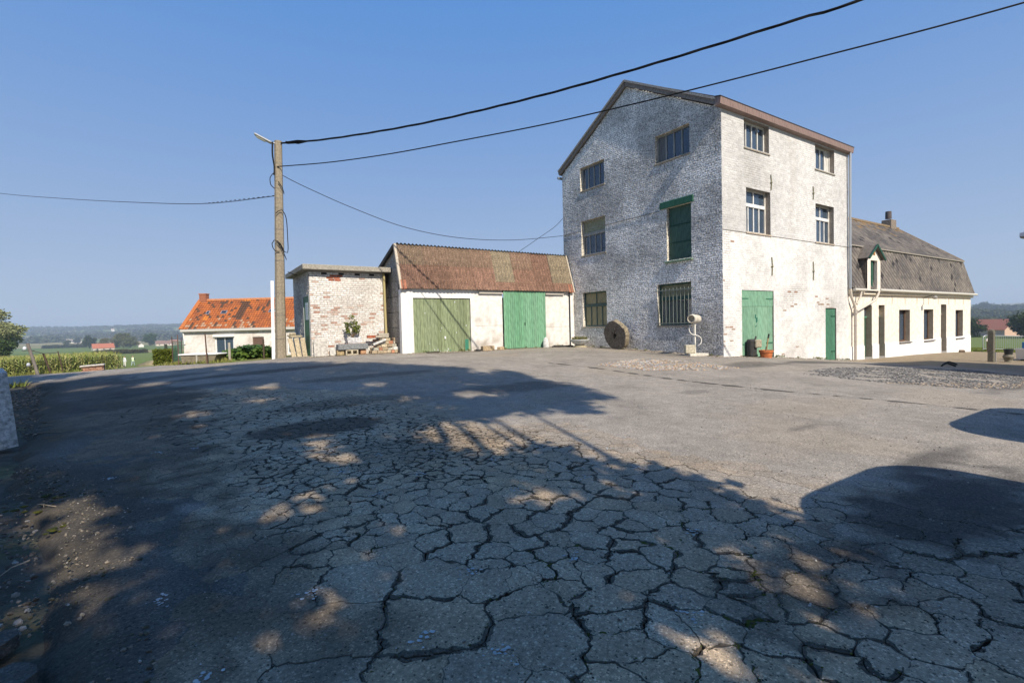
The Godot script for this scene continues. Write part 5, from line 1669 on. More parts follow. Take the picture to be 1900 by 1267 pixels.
func build_pole_and_wires() -> void:
	var B := Vector3(-11.62, -0.95, -9.16); var TP := Vector3(-11.42, 6.53, -9.24)
	var t := thing("utility_pole", "tall square concrete utility pole with coiled cables", "pole", B)
	var mb := MB.new(); mb.col = Color(0.30, 0.258, 0.195)
	var bs := Basis(Vector3.UP, -0.35)
	for s in 5:
		var a := B.lerp(TP, s / 5.0) - Vector3(0, 0.3 if s == 0 else 0.0, 0); var b := B.lerp(TP, (s + 1) / 5.0)
		var wa := lerpf(0.165, 0.115, s / 5.0); var wb := lerpf(0.165, 0.115, (s + 1) / 5.0)
		for i in 8:
			var c := [[1, .45], [.45, 1], [-.45, 1], [-1, .45], [-1, -.45], [-.45, -1], [.45, -1], [1, -.45]]
			var p: Array = c[i]; var q: Array = c[(i + 1) % 8]
			var pv := bs * Vector3(p[0], 0, p[1]); var qv := bs * Vector3(q[0], 0, q[1])
			mb.quad(a + pv * wa, a + qv * wa, b + qv * wb, b + pv * wb, pv + qv)
			if s == 4: mb.tri(b, b + pv * wb, b + qv * wb, Vector3.UP)
	part(t, "shaft", mb, M.concrete)
	for y in [5.75, 4.9, 4.55, 4.2, 3.5, 2.4, 1.3, 0.55, -0.25]:
		mb = MB.new(); mb.col = Color(0.28, 0.26, 0.22)
		var s: float = (y + 0.95) / 7.48
		mb.tube([B.lerp(TP, s), B.lerp(TP, s) + Vector3(0, 0.014, 0)], lerpf(0.185, 0.13, s), lerpf(0.185, 0.13, s), 8, false)
		part(t, "steel_band", mb, M.metal)
	mb = MB.new(); mb.col = Color(0.035, 0.035, 0.04)
	for pts in [[Vector3(-11.60, 5.40, -9.05), Vector3(-11.74, 5.2, -9.05), Vector3(-11.72, 4.95, -9.05), Vector3(-11.62, 4.85, -9.04)], [Vector3(-11.62, 4.0, -9.02), Vector3(-11.45, 4.15, -9.0), Vector3(-11.30, 3.9, -9.02), Vector3(-11.27, 3.2, -9.04), Vector3(-11.28, 2.72, -9.04), Vector3(-11.36, 2.68, -9.03), Vector3(-11.52, 3.0, -9.02), Vector3(-11.66, 3.12, -9.05), Vector3(-11.76, 3.0, -9.08), Vector3(-11.70, 2.75, -9.06), Vector3(-11.55, 2.72, -9.02)], [Vector3(-11.50, 5.1, -9.03), Vector3(-11.38, 4.9, -9.03), Vector3(-11.33, 4.7, -9.04)], [Vector3(-11.62, 3.05, -9.0), Vector3(-11.45, 2.75, -8.99), Vector3(-11.34, 2.45, -9.02)]]:
		mb.tube(smooth_path(pts, 22), 0.014, 0.014, 6)
	part(t, "cable_coils", mb, M.rubber)
	mb = MB.new(); mb.col = Color(0.05, 0.05, 0.055)
	mb.tube(smooth_path([Vector3(-11.62, 6.42, -9.08), Vector3(-11.64, 6.0, -9.06), Vector3(-11.60, 5.6, -9.06), Vector3(-11.62, 5.3, -9.05)], 12), 0.03, 0.022, 6)
	part(t, "riser_cable", mb, M.rubber)
	var lamp := thing("street_lamp", "slim grey street lamp head on top of the concrete pole", "street lamp", Vector3(-11.5, 6.45, -9.2))
	mb = MB.new(); mb.col = Color(0.42, 0.43, 0.43)
	var lb := Basis(Vector3(0.72, -0.40, 0.56).normalized(), 0.0)
	var ax := Vector3(0.88, -0.44, 0.2).normalized()
	var side := ax.cross(Vector3.UP).normalized(); var upv := side.cross(ax).normalized()
	mb.cbox(Vector3(-11.88, 6.57, -9.32), Vector3(0.56, 0.055, 0.20), 0.015, Basis(ax, upv, -side))
	part(lamp, "housing", mb, M.metal)
	mb = MB.new(); mb.col = Color(0.62, 0.62, 0.5)
	mb.box(Vector3(-11.93, 6.562, -9.33) - upv * 0.03, Vector3(0.3, 0.012, 0.15), Basis(ax, upv, -side))
	part(lamp, "lens", mb, M.smooth)
	mb = MB.new(); mb.col = Color(0.4, 0.4, 0.4)
	mb.tube([Vector3(-11.66, 6.46, -9.25), Vector3(-11.5, 6.42, -9.2), Vector3(-11.36, 6.40, -9.14)], 0.03, 0.03, 8)
	part(lamp, "arm", mb, M.metal)
	# twisted bundle to the right
	var d := Vector3(0.5195, 0, 0.8545)
	var w1 := [Vector3(-11.35, 6.45, -9.15), Vector3(-11.01, 6.38, -8.66), Vector3(-10.15, 6.2, -7.24), Vector3(-8.89, 6.03, -5.17), Vector3(-7.83, 5.96, -3.44), Vector3(-6.36, 5.95, -1.01), Vector3(-5.21, 6.02, 0.88), Vector3(-4.22, 6.12, 2.51), Vector3(-3.23, 6.25, 4.14), Vector3(-2.77, 6.3, 4.89), Vector3(1.2, 7.1, 11.5)]
	var base := smooth_path(w1, 90)
	var wires := thing("twisted_power_cable", "thick twisted black power cable slung from the pole top", "cable", w1[0])
	for s in 3:
		var pts := []
		for i in base.size():
			var a := i * 0.55 + s * TAU / 3.0
			pts.append(base[i] + Vector3.UP * cos(a) * 0.017 + Vector3(-d.z, 0, d.x) * sin(a) * 0.017)
		mb = MB.new(); mb.col = Color(0.028, 0.028, 0.034)
		mb.tube(pts, 0.015, 0.015, 6)
		part(wires, "strand", mb, M.rubber)
	mb = MB.new(); mb.col = Color(0.10, 0.09, 0.085)
	for i in 5: mb.tube([base[1] + Vector3(rr(-.04, .04), rr(-.05, .05), rr(-.04, .04)), base[3] + Vector3(rr(-.04, .04), rr(-.05, .05), rr(-.04, .04)), base[5]], 0.022, 0.014, 6)
	part(wires, "joint", mb, M.rubber)
	var w2 := [Vector3(-11.5, 5.62, -9.1), Vector3(-11.31, 5.65, -9.05), Vector3(-10.18, 5.43, -7.2), Vector3(-8.93, 5.28, -5.13), Vector3(-7.87, 5.23, -3.4), Vector3(-6.41, 5.17, -0.98), Vector3(-5.44, 5.19, 0.61), Vector3(-4.59, 5.23, 2.01), Vector3(-3.28, 5.33, 4.16), Vector3(-1.57, 5.5, 6.98), Vector3(1.2, 6.0, 11.5)]
	mb = MB.new(); mb.col = Color(0.028, 0.028, 0.034)
	mb.tube(smooth_path(w2, 60), 0.016, 0.016, 6)
	solo("telephone_cable", mb, M.rubber, "smooth black cable running below the twisted one", "cable", w2[0])
	mb = MB.new(); mb.col = Color(0.06, 0.06, 0.065)
	mb.tube(smooth_path([Vector3(-11.33, 5.36, -9.16), Vector3(-10.72, 5.08, -9.09), Vector3(-9.13, 4.47, -8.91), Vector3(-7.17, 3.88, -8.70), Vector3(-5.0, 3.60, -8.46), Vector3(-2.57, 3.64, -8.19), Vector3(-0.02, 3.97, -7.9)], 40), 0.011, 0.011, 6)
	solo("service_cable", mb, M.rubber, "thin dark cable sagging from the pole to the mill", "cable", Vector3(-11.33, 5.36, -9.16))
	mb = MB.new(); mb.col = Color(0.06, 0.06, 0.065)
	mb.tube(smooth_path([Vector3(-0.02, 4.74, -7.87), Vector3(-0.4, 4.35, -8.0), Vector3(-1.0, 3.9, -8.3), Vector3(-2.3, 2.95, -8.9)], 14), 0.010, 0.010, 6)
	solo("drop_cable", mb, M.rubber, "short cable dropping from the mill corner behind the shed roof", "cable", Vector3(-0.02, 4.74, -7.87))
	mb = MB.new(); mb.col = Color(0.06, 0.06, 0.065)
	mb.tube([Vector3(-11.3, 2.05, -9.1), Vector3(-11.05, 1.98, -9.3), Vector3(-10.95, 1.97, -9.4)], 0.012, 0.012, 6)
	solo("cabin_cable", mb, M.rubber, "short cable from the pole to the cabin roof", "cable", Vector3(-11.3, 2.05, -9.1))
	mb = MB.new(); mb.col = Color(0.12, 0.12, 0.13)
	mb.tube(smooth_path([Vector3(-11.6, 4.66, -9.3), Vector3(-13.5, 5.02, -13.1), Vector3(-16.04, 5.95, -18.4), Vector3(-19.5, 7.3, -25.4), Vector3(-23.6, 8.85, -32.95), Vector3(-29, 11.2, -43)], 40), 0.013, 0.013, 5)
	for i in 16: mb.tube([Vector3(-11.6, 4.66, -9.3).lerp(Vector3(-13.5, 5.02, -13.1), i / 15.0) + Vector3(0, 0.012, 0), Vector3(-11.6, 4.66, -9.3).lerp(Vector3(-13.5, 5.02, -13.1), (i + 0.4) / 15.0) + Vector3(0, 0.012, 0)], 0.012, 0.012, 5)
	solo("beaded_wire", mb, M.rubber, "thin beaded wire leaving the pole to the left", "cable", Vector3(-11.6, 4.66, -9.3))
	mb = MB.new(); mb.col = Color(0.84, 0.84, 0.84)
	mb.cbox(Vector3(-11.86, 0.37, -8.86), Vector3(0.10, 2.66, 0.035), 0.005, Basis(Vector3(0, 1, 0), -0.3) * Basis(Vector3(0, 0, 1), -0.02))
	solo("white_board", mb, M.smooth, "narrow white board standing against the concrete pole", "board", Vector3(-11.86, -0.95, -8.86))
# ---------------------------------------------------------------- small shapes
func stone_mesh(sd: int, sub := 1) -> ArrayMesh:   # a faceted pebble of about unit size
	var r := RandomNumberGenerator.new(); r.seed = sd
	var mb := MB.new()
	var nr := 4; var ns := 6
	var rows := []
	for i in nr + 1:
		var row := []
		var la := -PI / 2 + PI * i / nr
		for s in ns:
			var q := 1.0 + r.randf_range(-0.22, 0.22)
			if i == 0 or i == nr: q = 0.85
			row.append(Vector3(cos(la) * cos(TAU * s / ns), sin(la) * 0.62, cos(la) * sin(TAU * s / ns)) * 0.5 * q)
		rows.append(row)
	for i in nr:
		for s in ns:
			var a: Vector3 = rows[i][s]; var b: Vector3 = rows[i][(s + 1) % ns]; var c: Vector3 = rows[i + 1][(s + 1) % ns]; var d: Vector3 = rows[i + 1][s]
			if i > 0: mb.tri(a, b, c, a + b + c)
			if i < nr - 1: mb.tri(a, c, d, a + c + d)
	return mb.mesh()

func clump_mesh(sd: int, leaves: int, size: float, aspect := 0.5) -> ArrayMesh:   # leaves spread through a unit ball
	var r := RandomNumberGenerator.new(); r.seed = sd
	var mb := MB.new()
	for i in leaves:
		var p := Vector3(r.randfn(), r.randfn(), r.randfn()).normalized() * pow(r.randf(), 0.45)
		var d := Vector3(r.randfn(), r.randfn() * 0.7 + 0.2, r.randfn()).normalized()
		var x := d.cross(Vector3(r.randfn(), r.randfn(), r.randfn())).normalized()
		var nn := d.cross(x)
		var l := size * r.randf_range(0.7, 1.3)
		var t := r.randf_range(0.75, 1.2)
		mb.col = Color(t, t, t)
		var a := p - d * l * 0.5; var b := p + d * l * 0.5
		var m1 := p + x * l * aspect * 0.5 + nn * l * 0.08; var m2 := p - x * l * aspect * 0.5 + nn * l * 0.08
		mb.tri(a, m1, b, nn); mb.tri(a, b, m2, nn)
	return mb.mesh()

func scatter(poly: PackedVector2Array, count: int, s0: float, s1: float, cols: Array, xfs: Array, cl: Array, up := 0.02) -> void:
	var lo := poly[0]; var hi := poly[0]
	for p in poly:
		lo = lo.min(p); hi = hi.max(p)
	var made := 0; var tries := 0
	while made < count and tries < count * 6:
		tries += 1
		var p := Vector2(rr(lo.x, hi.x), rr(lo.y, hi.y))
		if not Geometry2D.is_point_in_polygon(p, poly): continue
		if n_mid.get_noise_2d(p.x * 2.2 + 7, p.y * 2.2) < -0.28: continue
		made += 1
		var s := lerpf(s0, s1, pow(rng.randf(), 2.5))
		xfs.append(Transform3D(Basis(Vector3(rr(-1, 1), rr(-1, 1), rr(-1, 1)).normalized(), rr(0, TAU)).scaled(Vector3(s, s * 0.8, s)), on(p.x, p.y, up + s * 0.12)))
		cl.append((cols[rng.randi() % cols.size()] as Color) * rr(0.8, 1.2))

func build_yard_things() -> void:
	rng.seed = 42
	var pebble := stone_mesh(1)
	# rubble patch and gravel patch
	var xf := []; var cl := []
	var p1 := PackedVector2Array([Vector2(-4.6, -0.9), Vector2(-3.6, -1.15), Vector2(-2.6, -0.95), Vector2(-2.1, 0), Vector2(-2.2, 1.95), Vector2(-3.3, 1.6), Vector2(-4.4, 0.7)])
	scatter(p1, 4200, 0.012, 0.07, [Color(0.42, 0.34, 0.25), Color(0.38, 0.33, 0.28), Color(0.46, 0.31, 0.2), Color(0.36, 0.37, 0.40), Color(0.5, 0.44, 0.36)], xf, cl)
	stuff("rubble_patch", pebble, M.concrete, xf, cl, "pale rubble filling a pothole in front of the mill", "rubble")
	xf = []; cl = []
	var p2 := PackedVector2Array([Vector2(-1.9, 3.2), Vector2(-0.3, 3.1), Vector2(4.2, 3.5), Vector2(6.0, 4.4), Vector2(4.0, 6.1), Vector2(-0.8, 6.7), Vector2(-1.5, 6.1), Vector2(-2.0, 5.0)])
	scatter(p2, 15000, 0.010, 0.05, [Color(0.22, 0.215, 0.21), Color(0.15, 0.148, 0.145), Color(0.30, 0.285, 0.265), Color(0.10, 0.098, 0.096)], xf, cl)
	stuff("gravel_patch", pebble, M.concrete, xf, cl, "grey gravel spread on the yard before the house", "gravel")
	xf = []; cl = []
	var p3 := PackedVector2Array([Vector2(-2.0, 5.0), Vector2(-1.4, 6.3), Vector2(1.0, 7.4), Vector2(3.0, 6.2), Vector2(0.5, 6.6)])
	scatter(p3, 1200, 0.02, 0.06, [Color(0.33, 0.27, 0.2), Color(0.22, 0.2, 0.18), Color(0.42, 0.34, 0.26)], xf, cl)
	stuff("brown_grit", pebble, M.concrete, xf, cl, "brown grit along the near side of the gravel", "grit")
	# joint of two asphalt lanes
	var mb := MB.new(); mb.col = Color(0.12, 0.11, 0.10)
	var sm := smooth_path([Vector3(-5.4, 0, -2.2), Vector3(-5.13, 0, -0.95), Vector3(-5.01, 0, 2.04), Vector3(-4.72, 0, 4.32), Vector3(-4.38, 0, 5.94), Vector3(-4.2, 0, 7.5), Vector3(-3.8, 0, 12)], 260)
	for i in sm.size() - 1:
		var a: Vector3 = sm[i]; var b: Vector3 = sm[i + 1]
		var w := 0.004 + 0.13 * maxf(0.0, n_fine.get_noise_2d(a.x * 0.9, a.z * 0.9) + 0.16); var w2 := 0.004 + 0.13 * maxf(0.0, n_fine.get_noise_2d(b.x * 0.9, b.z * 0.9) + 0.16)
		mb.quad(on(a.x - w, a.z, 0.0275), on(a.x + w, a.z, 0.0275), on(b.x + w2, b.z, 0.0275), on(b.x - w2, b.z, 0.0275), Vector3.UP)
	var seam := setting("asphalt_joint", mb, M.asphalt)
	# white lichen and stains on the asphalt
	mb = MB.new()
	for c in [Vector2(-13.7, 6.6), Vector2(-12.9, 6.9), Vector2(-13.35, 7.3), Vector2(-14.2, 7.0), Vector2(-12.3, 7.1), Vector2(-14.55, 2.35), Vector2(-14.2, 2.4), Vector2(-14.0, 2.2), Vector2(-12.9, 3.6), Vector2(-12.5, 4.1), Vector2(-13.0, 4.5), Vector2(-12.4, 5.0), Vector2(-11.6, 5.0), Vector2(-11.2, 6.0), Vector2(-12.9, 5.3), Vector2(-11.9, 5.9), Vector2(-10.3, 5.4), Vector2(-9.8, 5.1), Vector2(-14.9, 3.2), Vector2(-13.2, 3.2), Vector2(-13.1, 7.6), Vector2(-12.2, 7.9), Vector2(-10.6, 6.1), Vector2(-14.35, 6.2), Vector2(-11.4, 7.3), Vector2(-10.9, 4.9), Vector2(-12.0, 4.3)]:
		for q in 14:
			var o: Vector2 = c + Vector2(rng.randfn(), rng.randfn()) * 0.035
			var s := rr(0.004, 0.013)
			mb.col = Color(0.48, 0.50, 0.50) * rr(0.7, 1.1)
			var P := on(o.x, o.y, 0.0245 + rr(0, 0.003))
			var ring := []
			for i in 7: ring.append(P + Vector3(cos(i * TAU / 7), 0, sin(i * TAU / 7)) * s * rr(0.5, 1.3))
			for i in 7: mb.tri(P + Vector3(0, 0.002, 0), ring[i], ring[(i + 1) % 7], Vector3.UP)
	var li := solo("white_lichen", mb, M.dull, "small white lichen spots on the cracked asphalt", "lichen")
	li.set_meta("kind", "stuff")
	# moss in cracks and cushions
	xf = []; cl = []
	for c in [[-15.0, 3.6, 0.35, 60], [-14.75, 3.9, 0.3, 60], [-14.6, 3.5, 0.28, 50], [-15.2, 2.6, 0.3, 40], [-15.3, 1.9, 0.25, 30], [-14.9, 4.5, 0.2, 25], [-12.35, 7.05, 0.14, 40], [-12.0, 6.95, 0.16, 50], [-11.75, 7.35, 0.16, 50], [-11.5, 7.75, 0.2, 60], [-11.95, 8.05, 0.2, 50], [-12.6, 7.75, 0.2, 50], [-11.2, 7.1, 0.18, 30], [-13.1, 7.85, 0.2, 40], [-12.4, 8.25, 0.2, 40]]:
		for i in c[3]:
			var x: float = c[0] + rng.randfn() * c[2] * 0.7; var z: float = c[1] + rng.randfn() * c[2] * 0.45
			var s := rr(0.012, 0.045)
			xf.append(Transform3D(Basis(Vector3.UP, rr(0, TAU)).scaled(Vector3(s * 1.5, s * 0.7, s * 1.5)), on(x, z, 0.012)))
			cl.append(Color(0.085, 0.085, 0.012).lerp(Color(0.035, 0.05, 0.01), rng.randf()) * (1.0 if x > -13 else 0.7))
	stuff("moss_cushions", pebble, M.earth, xf, cl, "green moss cushions growing on the asphalt", "moss")
	# grit and litter at the broken left edge
	xf = []; cl = []
	scatter(PackedVector2Array([Vector2(-14.75, 8.2), Vector2(-14.95, 5.6), Vector2(-15.2, 4.4), Vector2(-15.6, 3.0), Vector2(-16.2, 1.5), Vector2(-17.4, 1.0), Vector2(-17.5, 8.2)]), 6500, 0.008, 0.042, [Color(0.14, 0.12, 0.10), Color(0.22, 0.19, 0.16), Color(0.09, 0.08, 0.07), Color(0.32, 0.29, 0.25)], xf, cl, 0.0)
	scatter(PackedVector2Array([Vector2(-14.2, 8.2), Vector2(-14.6, 4.6), Vector2(-15.4, 2.0), Vector2(-15.9, 2.0), Vector2(-15.0, 4.6), Vector2(-14.8, 8.2)]), 1300, 0.006, 0.03, [Color(0.16, 0.14, 0.11), Color(0.26, 0.22, 0.17), Color(0.10, 0.09, 0.06)], xf, cl, 0.02)
	scatter(PackedVector2Array([Vector2(-16.0, 0), Vector2(-16.8, -4.2), Vector2(-17.5, -8), Vector2(-18.6, -8), Vector2(-17.6, 0)]), 1500, 0.012, 0.06, [Color(0.15, 0.13, 0.10), Color(0.24, 0.2, 0.16)], xf, cl, 0.0)
	stuff("edge_grit", pebble, M.concrete, xf, cl, "grit and small stones along the broken asphalt edge", "grit")
	# soil, grit and weeds where the walls meet the yard
	xf = []; cl = []
	scatter(PackedVector2Array([Vector2(-0.45, 0.2), Vector2(-0.55, -7.2), Vector2(-0.1, -7.2), Vector2(-0.05, 0.0), Vector2(8.6, 0.02), Vector2(8.6, 0.4), Vector2(0, 0.35)]), 2600, 0.008, 0.05, [Color(0.20, 0.165, 0.12), Color(0.26, 0.215, 0.16), Color(0.12, 0.10, 0.08)], xf, cl, 0.02)
	scatter(PackedVector2Array([Vector2(-11.3, -8.3), Vector2(-11.2, -7.9), Vector2(-8.0, -7.3), Vector2(-7.9, -6.75), Vector2(-0.2, -6.8), Vector2(-0.2, -7.2), Vector2(-7.8, -7.2), Vector2(-8.2, -8.3)]), 2200, 0.008, 0.045, [Color(0.24, 0.20, 0.14), Color(0.30, 0.25, 0.18), Color(0.14, 0.12, 0.09)], xf, cl, 0.02)
	stuff("wall_foot_grit", pebble, M.concrete, xf, cl, "soil and grit gathered at the foot of the walls", "grit")
	xf = []; cl = []
	for i in 70:
		var w0 := rng.randf()
		var P := on(-0.2 + rr(-.12, .05), -w0 * 7.0, 0.03)
		if i % 3 == 1: P = on(w0 * 8.4 + 0.1, 0.12 + rr(0, .12), 0.03)
		if i % 3 == 2: P = on(-7.8 + w0 * 7.4, -7.05 + rr(-.08, .12), 0.03)
		if n_mid.get_noise_2d(P.x * 2.0, P.z * 2.0) < -0.05: continue
		for j in 3:
			xf.append(Transform3D(Basis(Vector3.UP, rr(0, TAU)).scaled(Vector3.ONE * rr(0.03, 0.07)), P + Vector3(rr(-.05, .05), rr(0, .03), rr(-.05, .05))))
			cl.append(Color(0.10, 0.125, 0.03).lerp(Color(0.20, 0.19, 0.07), rng.randf()))
	stuff("wall_foot_weeds", clump_mesh(19, 12, 0.9, 0.4), M.leaf, xf, cl, "small weeds growing at the foot of the walls", "weeds")
	# grit over the whole yard near the lens
	xf = []; cl = []
	scatter(PackedVector2Array([Vector2(-14.5, 9.0), Vector2(-15.2, 3.0), Vector2(-13.0, -3.0), Vector2(-6.0, -1.0), Vector2(-3.0, 7.0), Vector2(-10.5, 9.0)]), 6500, 0.004, 0.018, [Color(0.30, 0.28, 0.25), Color(0.42, 0.40, 0.36), Color(0.14, 0.12, 0.10)], xf, cl, 0.022)
	stuff("loose_grit", pebble, M.concrete, xf, cl, "loose grit lying on the asphalt", "grit")
	for i in 16:
		var c := Vector2(rr(-16.4, -14.9), rr(3.2, 7.4))
		var a := rr(0, TAU); var l := rr(0.12, 0.4)
		mb = MB.new(); mb.col = Color(0.30, 0.24, 0.17) * rr(0.7, 1.3)
		var b := c + Vector2(cos(a), sin(a)) * l
		var m := (c + b) * 0.5 + Vector2(rr(-.03, .03), rr(-.03, .03))
		mb.tube([on(c.x, c.y, 0.03), on(m.x, m.y, 0.045), on(b.x, b.y, 0.03)], 0.005, 0.002, 5)
		if i % 2 == 0: mb.tube([on(m.x, m.y, 0.043), on(m.x + rr(-.1, .1), m.y + rr(-.1, .1), 0.04)], 0.003, 0.0015, 4)
		solo("dry_twig", mb, M.wood, "dry twig lying in the litter at the left edge of the asphalt", "twig", on(c.x, c.y), "twigs at the asphalt edge")
	# broken chunks of asphalt at the very corner
	for e in [[-14.92, 6.55, 0.17, 0.3, "broken asphalt chunk in the middle of the heap at the bottom left corner"], [-14.80, 6.95, 0.15, 1.1, "broken asphalt chunk lowest at the bottom left corner"], [-15.1, 6.2, 0.18, 0.7, "broken asphalt chunk uppermost at the bottom left corner"], [-15.25, 6.75, 0.16, 2.0, "broken asphalt chunk leftmost at the bottom left corner"]]:
		mb = MB.new(); mb.col = Color(0.10, 0.095, 0.09)
		var pts := PackedVector2Array()
		for i in 11: pts.append(Vector2(cos(i * TAU / 11), sin(i * TAU / 11) * 0.7) * e[2] * rr(0.75, 1.15))
		mb.prism(pts, 0.06, Transform3D(Basis(Vector3.UP, e[3]) * Basis(Vector3.RIGHT, -PI / 2 + rr(-0.12, 0.12)), on(e[0], e[1], -0.025)))
		solo("asphalt_chunk", mb, M.asphalt, e[4], "rubble", on(e[0], e[1]), "broken asphalt chunks")
	# millstone
	var C := Vector3(-0.42, -0.46, -4.28)
	var bs := Basis(Vector3.BACK, 0.20)   # leans back on the wall
	var ms := thing("millstone", "broken round millstone leaning against the shaded mill wall", "millstone", Vector3(-0.5, -1.05, -4.28))
	mb = MB.new(); mb.col = Color(0.15, 0.132, 0.11)
	var ring := []
	var segs := 40
	for i in segs:
		var a := TAU * i / segs
		var ro := 0.57 * (1.0 + 0.02 * sin(a * 5.0) + rr(-0.02, 0.02))
		if a > 0.5 and a < 1.3: ro *= 0.95
		var ri := 0.105 * (1.0 + 0.35 * sin(a * 3.0 + 1.0)) + (0.17 if absf(a - 1.15) < 0.12 else 0.0)
		ring.append([ro, ri, Vector3(0, sin(a), cos(a)), rr(0.0, 0.03)])
	for i in segs:
		var p: Array = ring[i]; var q: Array = ring[(i + 1) % segs]
		for s in [-1.0, 1.0]:
			var dx: float = 0.125 * s
			var A: Vector3 = C + bs * (p[2] * p[0] * 0.97 + Vector3(dx - s * p[3], 0, 0)); var B: Vector3 = C + bs * (q[2] * q[0] * 0.97 + Vector3(dx - s * q[3], 0, 0))
			var A2: Vector3 = C + bs * (p[2] * p[1] + Vector3(dx, 0, 0)); var B2: Vector3 = C + bs * (q[2] * q[1] + Vector3(dx, 0, 0))
			var Am: Vector3 = C + bs * (p[2] * 0.36 + Vector3(dx - s * 0.012, 0, 0)); var Bm: Vector3 = C + bs * (q[2] * 0.36 + Vector3(dx - s * 0.012, 0, 0))
			mb.quad(A, B, Bm, Am, bs.x * s); mb.quad(Am, Bm, B2, A2, bs.x * s)
			var O: Vector3 = C + bs * (p[2] * p[0] + Vector3(dx * 0.8, 0, 0)); var O2: Vector3 = C + bs * (q[2] * q[0] + Vector3(dx * 0.8, 0, 0))
			mb.quad(A, B, O2, O, bs * p[2])
		var o1: Vector3 = C + bs * (p[2] * p[0] + Vector3(-0.1, 0, 0)); var o2: Vector3 = C + bs * (q[2] * q[0] + Vector3(-0.1, 0, 0))
		var o3: Vector3 = C + bs * (q[2] * q[0] + Vector3(0.1, 0, 0)); var o4: Vector3 = C + bs * (p[2] * p[0] + Vector3(0.1, 0, 0))
		mb.col = Color(0.22, 0.19, 0.14)
		mb.quad(o1, o2, o3, o4, bs * p[2])
		mb.col = Color(0.15, 0.132, 0.11)
		mb.quad(C + bs * (p[2] * p[1] + Vector3(-0.125, 0, 0)), C + bs * (q[2] * q[1] + Vector3(-0.125, 0, 0)), C + bs * (q[2] * q[1] + Vector3(0.125, 0, 0)), C + bs * (p[2] * p[1] + Vector3(0.125, 0, 0)), -(bs * p[2]))
	part(ms, "stone_disc", mb, M.flake)
	mb = MB.new(); mb.col = Color(0.16, 0.14, 0.12)
	mb.box(C + bs * Vector3(-0.135, 0.12, 0.0), Vector3(0.02, 0.34, 0.03), bs * Basis(Vector3.RIGHT, 0.5))
	part(ms, "crack_filling", mb, M.concrete)
	# white bird-scaring gas cannon on its stand
	var K := Vector3(-0.48, G(-0.5, -0.72), -0.72)
	var cn := thing("gas_cannon", "cream gas cannon drum on a post in front of the barred window", "gas cannon", K)
	var ax := Vector3(-0.93, 0.03, 0.30).normalized()
	var q3 := Basis(ax.cross(Vector3.UP).normalized(), ax, Vector3.ZERO); q3.z = q3.x.cross(q3.y)
	mb = MB.new(); mb.col = Color(0.72, 0.67, 0.57)
	mb.lathe([Vector2(0.0, -0.32), Vector2(0.10, -0.31), Vector2(0.142, -0.26), Vector2(0.145, 0.18), Vector2(0.15, 0.20), Vector2(0.135, 0.24), Vector2(0.125, 0.31), Vector2(0.112, 0.31), Vector2(0.11, 0.15), Vector2(0.0, 0.10)], 22, Transform3D(q3, K + Vector3(0, 1.21, 0)))
	part(cn, "drum", mb, M.plain)
	mb = MB.new(); mb.col = Color(0.68, 0.66, 0.60)
	mb.box(K + Vector3(0, 0.58, 0), Vector3(0.055, 1.02, 0.055))
	part(cn, "post", mb, M.smooth)
	mb = MB.new(); mb.col = Color(0.70, 0.69, 0.65)
	var R := Vector3(0.84, 0, 0.55)
	mb.tube(smooth_path([K + Vector3(0, 1.08, 0.03), K - R * 0.16 + Vector3(0, 1.0, 0.03), K - R * 0.21 + Vector3(0, 0.85, 0.04), K - R * 0.13 + Vector3(0, 0.72, 0.05), K + R * 0.02 + Vector3(0, 0.68, 0.06), K + R * 0.15 + Vector3(0, 0.6, 0.05), K + R * 0.17 + Vector3(0, 0.45, 0.05), K + R * 0.08 + Vector3(0, 0.34, 0.04)], 28), 0.016, 0.016, 8)
	part(cn, "hose", mb, M.smooth)
	mb = MB.new(); mb.col = Color(0.64, 0.60, 0.52)
	mb.cbox(K + Vector3(0.06, 0.05, 0.02), Vector3(0.62, 0.09, 0.42), 0.012, Basis(Vector3.UP, -0.5))
	part(cn, "base_plate", mb, M.concrete)
	mb = MB.new(); mb.col = Color(0.50, 0.46, 0.36)
	mb.cbox(K - R * 0.17 + Vector3(0, 0.24, 0), Vector3(0.32, 0.27, 0.20), 0.012, Basis(Vector3.UP, -0.55))
	part(cn, "counterweight", mb, M.concrete)
	# bowl planter
	var bp := thing("bowl_planter", "wide white bowl planter with weeds at the mill corner", "planter", on(-0.62, -6.2))
	var bo := on(-0.62, -6.2)
	mb = MB.new(); mb.col = Color(0.66, 0.68, 0.68)
	mb.lathe([Vector2(0.0, 0.12), Vector2(0.16, 0.12), Vector2(0.30, 0.19), Vector2(0.395, 0.30), Vector2(0.415, 0.345), Vector2(0.40, 0.355), Vector2(0.37, 0.33), Vector2(0.0, 0.30)], 28, Transform3D(Basis.IDENTITY, bo))
	part(bp, "bowl", mb, M.plain)
	mb = MB.new(); mb.col = Color(0.36, 0.31, 0.22)
	mb.lathe([Vector2(0.30, 0.0), Vector2(0.27, 0.07), Vector2(0.15, 0.125), Vector2(0.0, 0.125)], 20, Transform3D(Basis.IDENTITY, bo))
	part(bp, "foot", mb, M.concrete)
	xf = []; cl = []
	for i in 46:
		var a := rr(0, TAU); var q := sqrt(rng.randf()) * 0.34
		xf.append(Transform3D(Basis(Vector3.UP, rr(0, TAU)).scaled(Vector3.ONE * rr(0.04, 0.09)), Vector3(cos(a) * q, 0.35 + rr(0, 0.06), sin(a) * q)))
		cl.append(Color(0.10, 0.12, 0.03).lerp(Color(0.22, 0.18, 0.06), rng.randf()))
	baked(bp, "weeds", clump_mesh(5, 14, 0.9), M.leaf, xf, cl)
	# things by the green double door
	var po := on(1.66, 0.44)
	mb = MB.new(); mb.col = Color(0.62, 0.20, 0.075)
